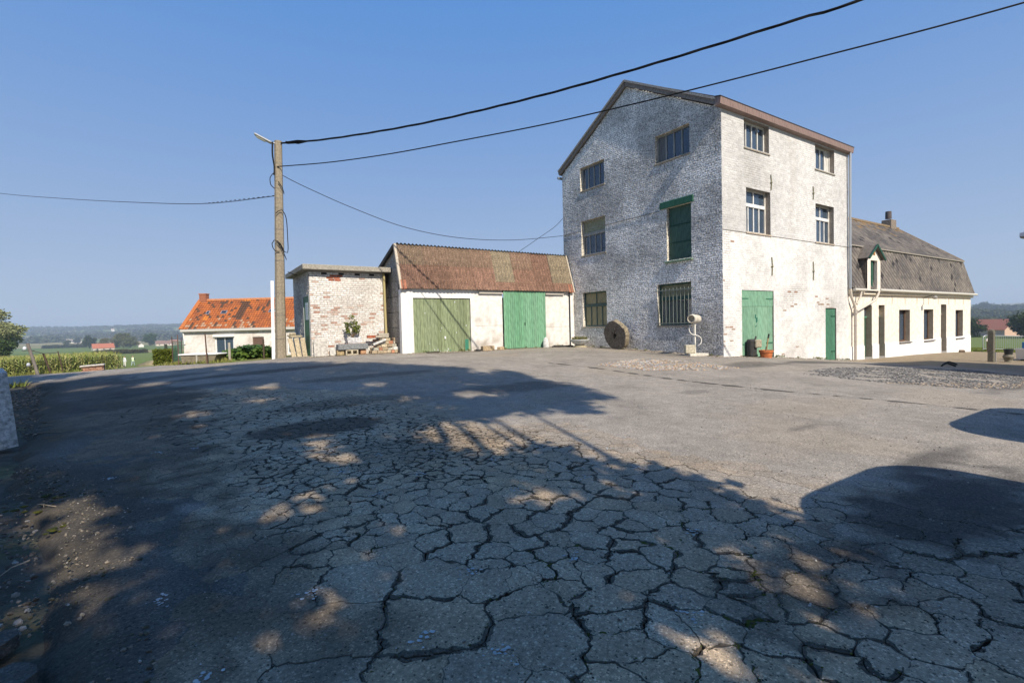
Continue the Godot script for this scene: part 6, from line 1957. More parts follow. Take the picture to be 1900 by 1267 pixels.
	mb.lathe([Vector2(0.0, 0.0), Vector2(0.165, 0.0), Vector2(0.195, 0.20), Vector2(0.215, 0.20), Vector2(0.218, 0.27), Vector2(0.20, 0.27), Vector2(0.18, 0.20), Vector2(0.0, 0.19)], 24, Transform3D(Basis.IDENTITY, po))
	solo("orange_pot", mb, M.plain, "orange plant pot in front of the green double door", "pot", po)
	var sh := thing("hand_shovel", "small shovel with black grip standing in the orange pot", "shovel", po)
	mb = MB.new(); mb.col = Color(0.34, 0.22, 0.10)
	mb.tube([po + Vector3(0.0, 0.21, 0.0), po + Vector3(0.075, 0.66, 0.03)], 0.02, 0.02, 8)
	part(sh, "handle", mb, M.wood)
	mb = MB.new(); mb.col = Color(0.03, 0.03, 0.03)
	mb.tube([po + Vector3(0.075, 0.66, 0.03), po + Vector3(0.10, 0.80, 0.04)], 0.027, 0.027, 8)
	part(sh, "grip", mb, M.smooth)
	mb = MB.new(); mb.col = Color(0.05, 0.05, 0.05)
	mb.cbox(po + Vector3(0.01, 0.27, 0.0), Vector3(0.07, 0.24, 0.03), 0.008, Basis(Vector3.FORWARD, 0.16))
	part(sh, "blade", mb, M.smooth)
	var eb := thing("old_motor", "grimy motor with a pale cover beside the orange pot", "motor", on(1.42, 0.16))
	var eo := on(1.42, 0.16)
	mb = MB.new(); mb.col = Color(0.055, 0.055, 0.055)
	mb.cbox(eo + Vector3(-0.06, 0.31, -0.04), Vector3(0.34, 0.6, 0.22), 0.05)
	part(eb, "block", mb, M.plain)
	mb = MB.new(); mb.col = Color(0.37, 0.33, 0.25)
	mb.cbox(eo + Vector3(0.05, 0.46, 0.12), Vector3(0.32, 0.27, 0.10), 0.03)
	part(eb, "cover", mb, M.concrete)
	mb = MB.new(); mb.col = Color(0.07, 0.07, 0.07)
	mb.tube([eo + Vector3(0.06, 0.55, 0.0), eo + Vector3(0.10, 0.70, 0.02)], 0.03, 0.025, 8)
	part(eb, "filler_neck", mb, M.smooth)
	# loose bits before the shed
	var loose := [[-4.70, -6.85, 0.5, 0.19, 0.22, 0.2], [-4.05, -6.95, 0.26, 0.12, 0.16, 0.5]]
	for i in 2:
		var e: Array = loose[i]
		mb = MB.new(); mb.col = Color(0.40, 0.31, 0.20) * (1.0 if i == 0 else 1.15)
		mb.cbox(on(e[0], e[1], 0.02 + e[3] * 0.5), Vector3(e[2], e[3], e[4]), 0.012, Basis(Vector3.UP, e[5] - 0.2))
		solo("sandstone_block", mb, M.concrete, ["long sandstone block lying between the two green shed doors", "small sandstone block lying next to the sliding doors"][i], "block", on(e[0], e[1]))
	for i in 3:
		var e: Array = [[-1.15, -6.9, 0.55], [-0.65, -6.85, 0.30], [-5.05, -6.95, 0.22]][i]
		mb = MB.new(); mb.col = Color(0.045, 0.043, 0.042)
		for j in 7:
			var P := on(e[0] + rr(-.5, .5) * e[2], e[1] + rr(-0.1, 0.1), 0.04)
			mb.cbox(P, Vector3(rr(0.15, 0.3) * e[2] * 2.0, rr(0.04, 0.10), rr(0.1, 0.2)), 0.02, Basis(Vector3.UP, rr(-0.5, 0.5)) * Basis(Vector3.RIGHT, rr(-0.3, 0.3)))
		solo("dark_tarpaulin", mb, M.plain, ["crumpled dark tarpaulin at the foot of the shed wall by the bowl", "small dark scrap of tarpaulin nearest the bowl planter", "dark scrap of tarpaulin at the foot of the middle shed wall"][i], "tarpaulin", on(e[0], e[1]))
	# white sack leaning on the sliding door
	mb = MB.new(); mb.col = Color(0.78, 0.78, 0.77)
	var sb := on(-1.78, -6.98, 0.0)
	mb.lathe([Vector2(0.15, 0.0), Vector2(0.165, 0.06), Vector2(0.155, 0.2), Vector2(0.12, 0.34), Vector2(0.07, 0.42), Vector2(0.0, 0.46)], 9, Transform3D(Basis(Vector3.UP, 0.4) * Basis(Vector3.FORWARD, -0.12), sb).scaled_local(Vector3(1.1, 1.0, 0.75)))
	solo("white_sack", mb, M.plain, "white sack standing at the right edge of the sliding door", "sack", sb)
	# board and pipes under the garage door
	mb = MB.new(); mb.col = Color(0.07, 0.06, 0.05)
	mb.cbox(on(-6.9, -6.98, 0.045), Vector3(0.5, 0.045, 0.12), 0.006, Basis(Vector3.UP, 0.15))
	solo("dark_plank", mb, M.wood, "dark plank end lying below the olive garage door", "plank", on(-6.9, -6.98))

func build_rubble_by_cabin() -> void:
	rng.seed = 808
	var mb := MB.new(); mb.col = Color(0.64, 0.61, 0.56)
	mb.cbox(Vector3(-10.50, -0.60, -8.22), Vector3(0.44, 0.62, 0.04), 0.006, Basis(Vector3.RIGHT, -0.12))
	solo("fibre_cement_board", mb, M.plain, "pale square board leaning on the cabin corner beside the green door", "board", Vector3(-10.5, -0.92, -8.2))
	mb = MB.new(); mb.col = Color(0.74, 0.73, 0.70)
	mb.cbox(Vector3(-10.02, -0.76, -8.26), Vector3(0.34, 0.30, 0.03), 0.006, Basis(Vector3.RIGHT, -0.1))
	solo("white_tile_panel", mb, M.plain, "small white panel leaning on the cabin beside the pale board", "board", Vector3(-10.0, -0.92, -8.2))
	# stone trough on blocks, flower box with shrub
	var gy := G(-9.5, -8.0) + 0.02
	mb = MB.new(); mb.col = Color(0.22, 0.235, 0.24)
	mb.cbox(Vector3(-9.50, gy + 0.285, -7.98), Vector3(1.02, 0.20, 0.36), 0.02)
	var tr := thing("stone_trough", "long blue-grey stone trough lying on blocks below the shrub", "trough", Vector3(-9.5, gy + 0.18, -7.98))
	part(tr, "trough", mb, M.concrete)
	mb = MB.new(); mb.col = Color(0.20, 0.10, 0.06)
	mb.box(Vector3(-9.50, gy + 0.388, -7.98), Vector3(0.9, 0.012, 0.26))
	part(tr, "soil", mb, M.earth)
	var bl := thing("hollow_block", "hollow concrete block with two holes under the stone trough", "block", Vector3(-9.55, gy, -7.95))
	mb = MB.new(); mb.col = Color(0.50, 0.44, 0.33)
	for e in [[-0.19, 0.02], [-0.0, 0.03], [0.19, 0.02]]: mb.box(Vector3(-9.55 + e[0], gy + 0.09, -7.92), Vector3(e[1] * 2, 0.17, 0.2))
	mb.box(Vector3(-9.55, gy + 0.165, -7.92), Vector3(0.419, 0.03, 0.199)); mb.box(Vector3(-9.55, gy + 0.018, -7.92), Vector3(0.419, 0.034, 0.199))
	mb.box(Vector3(-9.55, gy + 0.09, -8.02), Vector3(0.418, 0.168, 0.02))
	part(bl, "shell", mb, M.concrete)
	mb = MB.new(); mb.col = Color(0.40, 0.31, 0.18)
	mb.cbox(Vector3(-9.92, gy + 0.09, -7.98), Vector3(0.24, 0.17, 0.2), 0.012)
	solo("sandstone_support", mb, M.concrete, "sandstone block under the left end of the stone trough", "block", Vector3(-9.92, gy, -7.98))
	mb = MB.new(); mb.col = Color(0.45, 0.26, 0.15)
	mb.cbox(Vector3(-9.14, gy + 0.09, -7.98), Vector3(0.20, 0.17, 0.2), 0.012)
	solo("brick_support", mb, M.concrete, "reddish block under the right end of the stone trough", "block", Vector3(-9.14, gy, -7.98))
	var fbx := thing("flower_box", "long white flower box on the stone trough holding a green shrub", "flower box", Vector3(-9.45, gy + 0.39, -8.05))
	mb = MB.new(); mb.col = Color(0.68, 0.69, 0.70)
	mb.prism(PackedVector2Array([Vector2(-0.21, 0.0), Vector2(0.21, 0.0), Vector2(0.25, 0.20), Vector2(-0.25, 0.20)]), 0.2, Transform3D(Basis.IDENTITY, Vector3(-9.42, gy + 0.395, -8.16)))
	part(fbx, "box", mb, M.plain)
	var sh := thing("potted_shrub", "upright green shrub growing in the white flower box", "shrub", Vector3(-9.45, gy + 0.6, -8.06))
	var xf := []; var cl := []
	mb = MB.new(); mb.col = Color(0.16, 0.11, 0.06)
	for i in 9:
		var tip := Vector3(rr(-0.24, 0.26), rr(0.35, 0.78), rr(-0.12, 0.12))
		mb.tube([Vector3(-9.45, gy + 0.58, -8.06), Vector3(-9.45, gy + 0.6, -8.06) + tip * Vector3(0.6, 0.5, 0.6), Vector3(-9.45, gy + 0.6, -8.06) + tip], 0.008, 0.004, 5)
		for j in 11:
			var s := rr(0.35, 1.0)
			xf.append(Transform3D(Basis(Vector3(rr(-1, 1), rr(-1, 1), rr(-1, 1)).normalized(), rr(0, TAU)).scaled(Vector3.ONE * rr(0.035, 0.065)), tip * Vector3(lerpf(0.6, 1.0, s), s, lerpf(0.6, 1.0, s)) + Vector3(rr(-.05, .05), rr(-.05, .05), rr(-.05, .05))))
			cl.append(Color(0.09, 0.13, 0.02).lerp(Color(0.19, 0.21, 0.04), rng.randf()))
	part(sh, "stems", mb, M.wood)
	baked(sh, "leaves", clump_mesh(8, 9, 1.1, 0.55), M.leaf, xf, cl)
	# heap of salvaged bricks and blocks in the corner
	var pal := [Color(0.46, 0.38, 0.26), Color(0.50, 0.43, 0.31), Color(0.40, 0.32, 0.22), Color(0.47, 0.45, 0.38), Color(0.45, 0.22, 0.14)]
	var unit := MB.new()
	unit.cbox(Vector3.ZERO, Vector3.ONE, 0.06)
	for layer in 5:
		var y := gy + 0.055 + layer * 0.108
		var x := -8.92 + layer * 0.10 + rr(0, 0.05)
		while x < -7.98:
			var w := rr(0.11, 0.24)
			for dz in [0.0, -0.22]:
				if layer == 4 and (x > -8.35 and x < -8.1): continue
				if layer >= 3 and x > -8.3 and dz == 0.0: continue
				mb = MB.new()
				mb.col = pal[rng.randi() % pal.size()] * rr(0.85, 1.12)
				if rr(0, 1) < 0.06: mb.col = Color(0.74, 0.73, 0.70)
				var P := Vector3(x + w * 0.5, y + rr(-0.004, 0.004), -7.86 + dz + rr(-0.03, 0.03) - (0.06 if layer > 2 else 0.0))
				mb.cbox(P, Vector3(w - 0.008, 0.103, 0.2), 0.008, Basis(Vector3.UP, rr(-0.06, 0.06)) * Basis(Vector3.BACK, rr(-0.02, 0.02)))
				solo("salvaged_block", mb, M.concrete, "salvaged building block in the heap between cabin and shed", "block", P, "blocks heaped between cabin and shed")
			x += w
	mb = MB.new(); mb.col = Color(0.74, 0.74, 0.72)
	mb.beam(Vector3(-8.85, gy + 0.33, -7.70), Vector3(-8.38, gy + 0.50, -7.74), 0.10, 0.06)
	solo("white_slab", mb, M.plain, "white slab lying askew across the block heap", "slab", Vector3(-8.6, gy + 0.4, -7.7))
	for i in 2:
		mb = MB.new(); mb.col = Color(0.36, 0.11, 0.06)
		mb.cbox(Vector3(-8.83 + i * 0.2, gy + 0.60, -8.12), Vector3(0.19, 0.09, 0.11), 0.006, Basis(Vector3.UP, 0.04 * i))
		solo("red_brick", mb, M.brick, "red brick on top of the block heap by the cabin wall", "brick", Vector3(-8.83 + i * 0.2, gy + 0.55, -8.12), "red bricks on the heap")
	for i in 2:
		mb = MB.new(); mb.col = Color(0.44, 0.40, 0.34)
		mb.cbox(Vector3(-8.40 + i * 0.06, gy + 0.60 + i * 0.075, -8.15), Vector3(0.5 - i * 0.12, 0.07, 0.24), 0.008, Basis(Vector3.UP, 0.05))
		solo("concrete_slab", mb, M.concrete, ["lower flat concrete slab on top of the block heap", "upper flat concrete slab on top of the block heap"][i], "slab", Vector3(-8.4, gy + 0.57, -8.15))
	# slabs leaning behind the pole
	for i in 3:
		mb = MB.new(); mb.col = Color(0.52, 0.44, 0.31) * rr(0.9, 1.05)
		mb.cbox(Vector3(-11.25 + i * 0.17, -0.60, -9.15 + i * 0.12), Vector3(0.15, 0.72, 0.06), 0.008, Basis(Vector3.BACK, 0.14 - i * 0.03) * Basis(Vector3.RIGHT, -0.15))
		solo("leaning_kerb", mb, M.concrete, ["beige kerb slab leaning nearest the concrete pole", "beige kerb slab leaning in the middle between pole and cabin", "beige kerb slab leaning nearest the cabin wall"][i], "slab", Vector3(-11.25 + i * 0.17, -0.93, -9.1))
	mb = MB.new(); mb.col = Color(0.45, 0.39, 0.28)
	mb.cbox(Vector3(-11.12, -0.19, -9.28), Vector3(0.4, 0.07, 0.2), 0.008, Basis(Vector3.UP, 0.3))
	mb.cbox(Vector3(-11.20, -0.11, -9.28), Vector3(0.22, 0.09, 0.14), 0.02, Basis(Vector3.UP, 0.7))
	solo("stone_on_kerbs", mb, M.concrete, "flat stone lying on top of the leaning kerb slabs", "stone", Vector3(-11.1, -0.2, -9.28))
# ---------------------------------------------------------------- right side of the yard
func build_right_things() -> void:
	rng.seed = 606
	var P := on(13.1, 3.35)
	var t := thing("concrete_post", "grey concrete gatepost with a rounded top at the right of the yard", "post", P)
	var mb := MB.new(); mb.col = Color(0.16, 0.15, 0.125)
	mb.cbox(P + Vector3(0, 0.62, 0), Vector3(0.20, 1.34, 0.20), 0.03); mb.cbox(P + Vector3(0, 1.30, 0), Vector3(0.16, 0.1, 0.16), 0.04)
	part(t, "shaft", mb, M.concrete)
	mb = MB.new(); mb.col = Color(0.50, 0.52, 0.54)
	mb.box(P + Vector3(0.14, 0.2, 0.03), Vector3(0.05, 0.42, 0.16))
	part(t, "metal_plate", mb, M.metal)
	P = on(19.5, 4.6)
	mb = MB.new(); mb.col = Color(0.13, 0.12, 0.09)
	mb.cbox(P + Vector3(0, 0.6, 0), Vector3(0.22, 1.3, 0.22), 0.03)
	solo("wooden_post", mb, M.wood, "dark weathered post at the right edge behind the white tub", "post", P)
	# urn
	P = on(13.75, 3.72)
	var ur := thing("stone_urn", "dark stone urn with a black pot inside beside the gatepost", "urn", P)
	mb = MB.new(); mb.col = Color(0.22, 0.20, 0.16)
	mb.lathe([Vector2(0.0, 0.0), Vector2(0.13, 0.0), Vector2(0.12, 0.10), Vector2(0.16, 0.18), Vector2(0.185, 0.24), Vector2(0.16, 0.28), Vector2(0.15, 0.33), Vector2(0.0, 0.33)], 18, Transform3D(Basis.IDENTITY, P))
	part(ur, "body", mb, M.concrete)
	mb = MB.new(); mb.col = Color(0.03, 0.032, 0.035)
	mb.lathe([Vector2(0.0, 0.33), Vector2(0.12, 0.33), Vector2(0.145, 0.50), Vector2(0.16, 0.51), Vector2(0.16, 0.55), Vector2(0.13, 0.55), Vector2(0.0, 0.5)], 18, Transform3D(Basis.IDENTITY, P))
	part(ur, "inner_pot", mb, M.smooth)
	P = on(15.9, 4.1)
	var tb := thing("white_tub", "white plastic tub with a blue crate on it at the right edge", "tub", P)
	mb = MB.new(); mb.col = Color(0.62, 0.63, 0.65)
	mb.prism(PackedVector2Array([Vector2(-0.55, 0.0), Vector2(0.55, 0.0), Vector2(0.64, 0.46), Vector2(-0.64, 0.46)]), 0.7, Transform3D(Basis(Vector3.UP, -0.3), P + Vector3(0, 0.1, -0.3)))
	part(tb, "tub_body", mb, M.smooth)
	mb = MB.new(); mb.col = Color(0.04, 0.04, 0.04)
	mb.box(P + Vector3(0, 0.05, 0), Vector3(0.9, 0.1, 0.5), Basis(Vector3.UP, -0.3))
	part(tb, "foot", mb, M.smooth)
	mb = MB.new(); mb.col = Color(0.03, 0.15, 0.36)
	mb.cbox(P + Vector3(-0.2, 0.70, 0.0), Vector3(0.72, 0.26, 0.45), 0.02, Basis(Vector3.UP, -0.3))
	solo("blue_crate", mb, M.smooth, "blue crate standing on the white tub", "crate", P + Vector3(-0.2, 0.57, 0))
	mb = MB.new(); mb.col = Color(0.66, 0.67, 0.66)
	mb.tube([on(18.2, 3.9, 0.15), on(19.35, 4.5, 1.18)], 0.04, 0.04, 8)
	solo("white_pipe", mb, M.smooth, "slanting white pipe leaning on the dark post", "pipe", on(18.2, 3.9))
	# crowd barrier
	var A := on(25.7, 0.2); var B := on(28.6, 1.35)
	var ba := thing("crowd_barrier", "galvanised crowd barrier across the meadow entrance", "barrier", A)
	mb = MB.new(); mb.col = Color(0.52, 0.54, 0.55)
	mb.tube(smooth_path([A + Vector3(0, 0.15, 0), A + Vector3(0, 0.9, 0), A.lerp(B, 0.04) + Vector3(0, 1.0, 0), B + Vector3(0, 1.0, 0)], 24), 0.022, 0.022, 6); mb.tube([A + Vector3(0, 0.2, 0), B + Vector3(0, 0.2, 0)], 0.02, 0.02, 6)
	part(ba, "frame", mb, M.metal)
	for i in 17:
		mb = MB.new(); mb.col = Color(0.50, 0.52, 0.53)
		var c := A.lerp(B, (i + 1) / 18.0)
		mb.tube([c + Vector3(0, 0.2, 0), c + Vector3(0, 1.0, 0)], 0.011, 0.011, 5)
		part(ba, "bar", mb, M.metal)
	for s in [0.08, 0.92]:
		mb = MB.new(); mb.col = Color(0.45, 0.47, 0.48)
		var c := A.lerp(B, s)
		mb.tube([c + Vector3(-0.12, 0.0, 0.3), c + Vector3(0, 0.22, 0), c + Vector3(0.12, 0.0, -0.3)], 0.018, 0.018, 5)
		part(ba, "foot", mb, M.metal)
	P = on(24.75, 0.65)
	var st := thing("rag_topped_stake", "leaning wooden stake with a pale rag on top at the house end", "stake", P)
	mb = MB.new(); mb.col = Color(0.17, 0.13, 0.09)
	mb.tube([P, P + Vector3(-0.12, 0.62, 0.0)], 0.07, 0.06, 8)
	part(st, "stake", mb, M.wood)
	mb = MB.new(); mb.col = Color(0.66, 0.62, 0.55)
	mb.tube(smooth_path([P + Vector3(-0.05, 0.40, 0.06), P + Vector3(-0.10, 0.66, 0.03), P + Vector3(-0.22, 0.78, 0.0), P + Vector3(-0.26, 0.66, -0.02)], 8), 0.07, 0.05, 7)
	part(st, "rag", mb, M.dull)
	mb = MB.new(); mb.col = Color(0.20, 0.15, 0.11)
	mb.cbox(on(21.3, 0.35, 0.08), Vector3(0.5, 0.16, 0.25), 0.03, Basis(Vector3.UP, 0.3))
	solo("field_stone", mb, M.concrete, "brown stone lying before the white plinth of the house", "stone", on(21.3, 0.35))
	for i in 2:
		mb = MB.new(); mb.col = Color(0.05, 0.045, 0.04)
		var c: Vector2 = [Vector2(7.6, 3.3), Vector2(8.9, 3.0)][i]
		mb.tube(smooth_path([on(c.x, c.y, 0.03), on(c.x + 0.3, c.y + 0.05, 0.13), on(c.x + 0.65, c.y + 0.2, 0.03)], 10), 0.03, 0.03, 6)
		solo("black_hose", mb, M.rubber, ["black hose loop on the ground nearer the mill", "black hose loop on the ground nearer the gatepost"][i], "hose", on(c.x, c.y))

# ---------------------------------------------------------------- left side of the yard
func build_left_things() -> void:
	rng.seed = 303
	# broken concrete slab at the left edge
	var o := on(-16.19, 0.62)
	var u := Vector3(-0.80, 0, -0.60); var nn := Vector3(-0.60, 0, 0.80)
	var mb := MB.new(); mb.col = Color(0.50, 0.495, 0.475)
	mb.prism(PackedVector2Array([Vector2(0.0, 0.02), Vector2(0.06, 0.62), Vector2(0.10, 0.98), Vector2(0.16, 1.04), Vector2(0.9, 1.06), Vector2(0.9, -0.2), Vector2(0.36, -0.18), Vector2(0.30, 0.06), Vector2(0.17, 0.12), Vector2(0.12, 0.0)]), 0.24, Transform3D(Basis(u, Vector3.UP, nn), o - nn * 0.12))
	solo("concrete_slab_fence", mb, M.flake, "lichen-covered broken concrete slab standing at the left edge", "slab", o)
	# old fence posts before the maize
	var P := on(-19.2, -16.5)
	var t := thing("leaning_fence_post", "leaning grey fence post with two insulators before the maize", "post", P)
	mb = MB.new(); mb.col = Color(0.20, 0.18, 0.16)
	mb.tube([P + Vector3(0.02, -0.1, 0), P + Vector3(-0.12, 0.65, 0), P + Vector3(-0.24, 1.24, 0.02)], 0.055, 0.05, 8)
	part(t, "post", mb, M.wood)
	for e in [[-0.28, 1.05], [-0.20, 0.42]]:
		mb = MB.new(); mb.col = Color(0.62, 0.64, 0.68)
		mb.lathe([Vector2(0.0, -0.05), Vector2(0.05, -0.05), Vector2(0.06, 0.0), Vector2(0.04, 0.06), Vector2(0.0, 0.07)], 10, Transform3D(Basis.IDENTITY, P + Vector3(e[0] - 0.04, e[1], 0.05)))
		part(t, "insulator", mb, M.smooth)
		mb = MB.new(); mb.col = Color(0.07, 0.06, 0.05)
		mb.beam(P + Vector3(e[0] - 0.12, e[1] - 0.08, 0.05), P + Vector3(e[0] + 0.22, e[1] - 0.10, 0.0), 0.03, 0.025)
		part(t, "bracket", mb, M.smooth)
	var i := 0
	for e in [[-19.0, -17.6, -0.22, 0.85, 0.035], [-18.6, -17.4, -0.14, 0.9, 0.02]]:
		P = on(e[0], e[1])
		mb = MB.new(); mb.col = Color(0.085, 0.055, 0.04)
		mb.tube([P + Vector3(0, -0.1, 0), P + Vector3(e[2], e[3], 0)], e[4], e[4], 7)
		solo("rusty_stake", mb, M.smooth, ["thick rusty stake leaning beside the grey fence post", "thin rusty stake leaning right of the thick one"][i], "stake", P)
		i += 1
	mb = MB.new(); mb.col = Color(0.10, 0.09, 0.08)
	mb.tube([on(-19.2, -16.5) + Vector3(-0.2, 0.98, 0), on(-19.0, -17.6) + Vector3(-0.2, 0.84, 0), on(-18.6, -17.4) + Vector3(-0.12, 0.86, 0)], 0.012, 0.012, 5)
	solo("fence_wire", mb, M.smooth, "slack fence wire strung between the leaning stakes", "wire", on(-19.0, -17.6))
	# small brick well with slab lid
	P = on(-17.4, -15.4)
	var w := thing("brick_well", "low brick well with a cracked slab lid beside the track", "well", P)
	for l in 4:
		for b in 3:
			mb = MB.new(); mb.col = Color(0.34, 0.17, 0.11).lerp(Color(0.45, 0.34, 0.27), rng.randf() * 0.5)
			mb.cbox(P + Vector3(-0.24 + b * 0.21 + (0.05 if l % 2 else 0.0), 0.02 + l * 0.055, 0.0), Vector3(0.2, 0.052, 0.35), 0.006)
			part(w, "brick", mb, M.brick)
	mb = MB.new(); mb.col = Color(0.08, 0.07, 0.06)
	mb.box(P + Vector3(0.30, 0.1, 0.0), Vector3(0.08, 0.22, 0.3))
	part(w, "dark_opening", mb, M.brick)
	mb = MB.new(); mb.col = Color(0.52, 0.48, 0.43)
	mb.cbox(P + Vector3(-0.02, 0.235, 0.02), Vector3(0.72, 0.05, 0.44), 0.01, Basis(Vector3.BACK, 0.05))
	part(w, "lid", mb, M.concrete)
	# clipped hedge, wire mesh fence, bath tub, posts and vegetables in the garden
	P = on(-15.25, -19.5)
	hedge("clipped_hedge", "square clipped yellow-green hedge beside the track", P, Vector3(0.85, 0.86, 0.7), Color(0.16, 0.19, 0.02), Color(0.07, 0.09, 0.015), 900, 0.07)
	mb = MB.new(); mb.col = Color(0.05, 0.06, 0.05)
	P = on(-15.3, -21.5)
	mb.cbox(P + Vector3(0, 0.62, 0), Vector3(0.13, 1.26, 0.13), 0.01)
	solo("dark_post", mb, M.wood, "short dark post rising behind the clipped hedge", "post", P)
	var mf := thing("mesh_fence", "green wire mesh fence panel between two rusty posts", "fence", on(-14.85, -15.0))
	var a := on(-14.85, -15.0); var b := on(-14.55, -16.2)
	for q in [a, b]:
		mb = MB.new(); mb.col = Color(0.10, 0.07, 0.055)
		mb.tube([q, q + Vector3(0, 1.18, 0)], 0.018, 0.018, 6)
		part(mf, "post", mb, M.smooth)
	mb = MB.new(); mb.col = Color(0.10, 0.22, 0.17)
	for j in 16: mb.tube([a + Vector3(0, 0.03 + j * 0.065, 0), b + Vector3(0, 0.03 + j * 0.065, 0)], 0.0045, 0.0045, 4)
	for j in 20: mb.tube([a.lerp(b, j / 19.0), a.lerp(b, j / 19.0) + Vector3(0, 1.0, 0)], 0.0045, 0.0045, 4)
	part(mf, "wire_mesh", mb, M.smooth)
	P = on(-13.85, -11.6)
	var tub := thing("old_bathtub", "old bathtub with a white rim used as a drinking trough", "bathtub", P)
	mb = MB.new(); mb.col = Color(0.28, 0.24, 0.17)
	var bt := Basis(Vector3(0.84, 0, 0.55), Vector3.UP, Vector3(-0.55, 0, 0.84))
	mb.prism(PackedVector2Array([Vector2(-0.56, 0.02), Vector2(0.54, 0.02), Vector2(0.66, 0.30), Vector2(-0.62, 0.30)]), 0.6, Transform3D(bt, P - bt.z * 0.3))
	part(tub, "body", mb, M.plain)
	mb = MB.new(); mb.col = Color(0.76, 0.76, 0.75)
	mb.cbox(P + Vector3(0, 0.325, 0) + bt.z * 0.3, Vector3(1.36, 0.05, 0.08), 0.012, bt); mb.cbox(P + Vector3(0, 0.325, 0) - bt.z * 0.3, Vector3(1.36, 0.05, 0.08), 0.012, bt)
	for s in [-1.0, 1.0]: mb.cbox(P + Vector3(0, 0.325, 0) + bt.x * 0.65 * s, Vector3(0.08, 0.052, 0.56), 0.012, bt)
	part(tub, "rim", mb, M.smooth)
	i = 0
	for e in [[-13.75, -10.6, 1.02, 0.022, Color(0.12, 0.07, 0.05), -0.03], [-13.05, -11.0, 0.66, 0.045, Color(0.40, 0.37, 0.31), 0.0], [-12.05, -10.0, 0.70, 0.03, Color(0.09, 0.07, 0.05), 0.0], [-14.6, -12.2, 1.10, 0.018, Color(0.16, 0.10, 0.08), 0.0], [-14.05, -11.1, 0.30, 0.03, Color(0.45, 0.42, 0.36), 0.0]]:
		P = on(e[0], e[1])
		mb = MB.new(); mb.col = e[4]
		mb.tube([P + Vector3(0, -0.05, 0), P + Vector3(e[5], e[2], 0)], e[3], e[3], 7)
		solo("garden_stake", mb, M.wood, ["slim rusty stake in front of the bathtub", "pale grey wooden stake beside the vegetable bed", "dark stake at the vegetable bed nearest the pole", "thin rusty rod by the mesh fence", "short pale stake in front of the bathtub"][i], "stake", P)
		i += 1
	var bed := thing("vegetable_bed", "bed of leafy green vegetables before the orange-roofed house", "vegetables", on(-12.7, -11.6))
	var xf := []; var cl := []
	for q in 300:
		var s := rng.randf()
		var x := lerpf(-13.0, -11.9, s) + rr(-0.25, 0.25); var z := lerpf(-12.2, -10.6, s) + rr(-0.9, 0.5)
		var hh := rr(0.05, 0.42) * (0.55 + 0.45 * sin(s * 3.0))
		var sc := rr(0.12, 0.22)
		xf.append(Transform3D(Basis(Vector3.UP, rr(0, TAU)).scaled(Vector3(sc, sc * 0.7, sc)), on(x, z, hh) - on(-12.7, -11.6)))
		cl.append(Color(0.13, 0.20, 0.03).lerp(Color(0.045, 0.10, 0.035), clampf(hh * 2.6 + rr(-0.3, 0.3), 0, 1)))
	baked(bed, "leaves", clump_mesh(14, 12, 0.95, 0.8), M.leaf, xf, cl)
	# verge grass along the asphalt
	xf = []; cl = []
	var blade := MB.new()
	var r := RandomNumberGenerator.new(); r.seed = 4
	for q in 14:
		var p := Vector3(r.randf_range(-.5, .5), 0, r.randf_range(-.5, .5)); var tp := p + Vector3(r.randf_range(-.35, .35), r.randf_range(0.5, 1.0), r.randf_range(-.35, .35))
		var sd := Vector3(r.randf_range(-1, 1), 0, r.randf_range(-1, 1)).normalized() * 0.06
		blade.tri(p - sd, p + sd, tp, sd.cross(Vector3.UP))
	var bm := blade.mesh()
	for q in 12000:
		var x := rr(-34, -11.5); var z := rr(-46, -8.5)
		if grid_at(scache, x, z) > -0.12: continue
		if z > -11 and x > -13: continue
		var sc := rr(0.10, 0.24)
		xf.append(Transform3D(Basis(Vector3.UP, rr(0, TAU)).scaled(Vector3(sc * 1.3, sc, sc * 1.3)), on(x, z, 0.0)))
		cl.append(Color(0.13, 0.17, 0.03).lerp(Color(0.27, 0.24, 0.08), clampf(0.4 + n_mid.get_noise_2d(x, z) + rr(-.3, .3), 0, 1)))
	for q in 7000:
		var x := rr(24.5, 60); var z := rr(-14, 8)
		if grid_at(scache, clampf(x, -40, 46), z) > -0.1: continue
		var sc := rr(0.10, 0.22)
		xf.append(Transform3D(Basis(Vector3.UP, rr(0, TAU)).scaled(Vector3(sc * 1.4, sc, sc * 1.4)), on(x, z, 0.0)))
		cl.append(Color(0.14, 0.19, 0.03).lerp(Color(0.22, 0.22, 0.06), rng.randf()))
	stuff("verge_grass", bm, M.leaf, xf, cl, "rough grass on the verges round the yard", "grass")

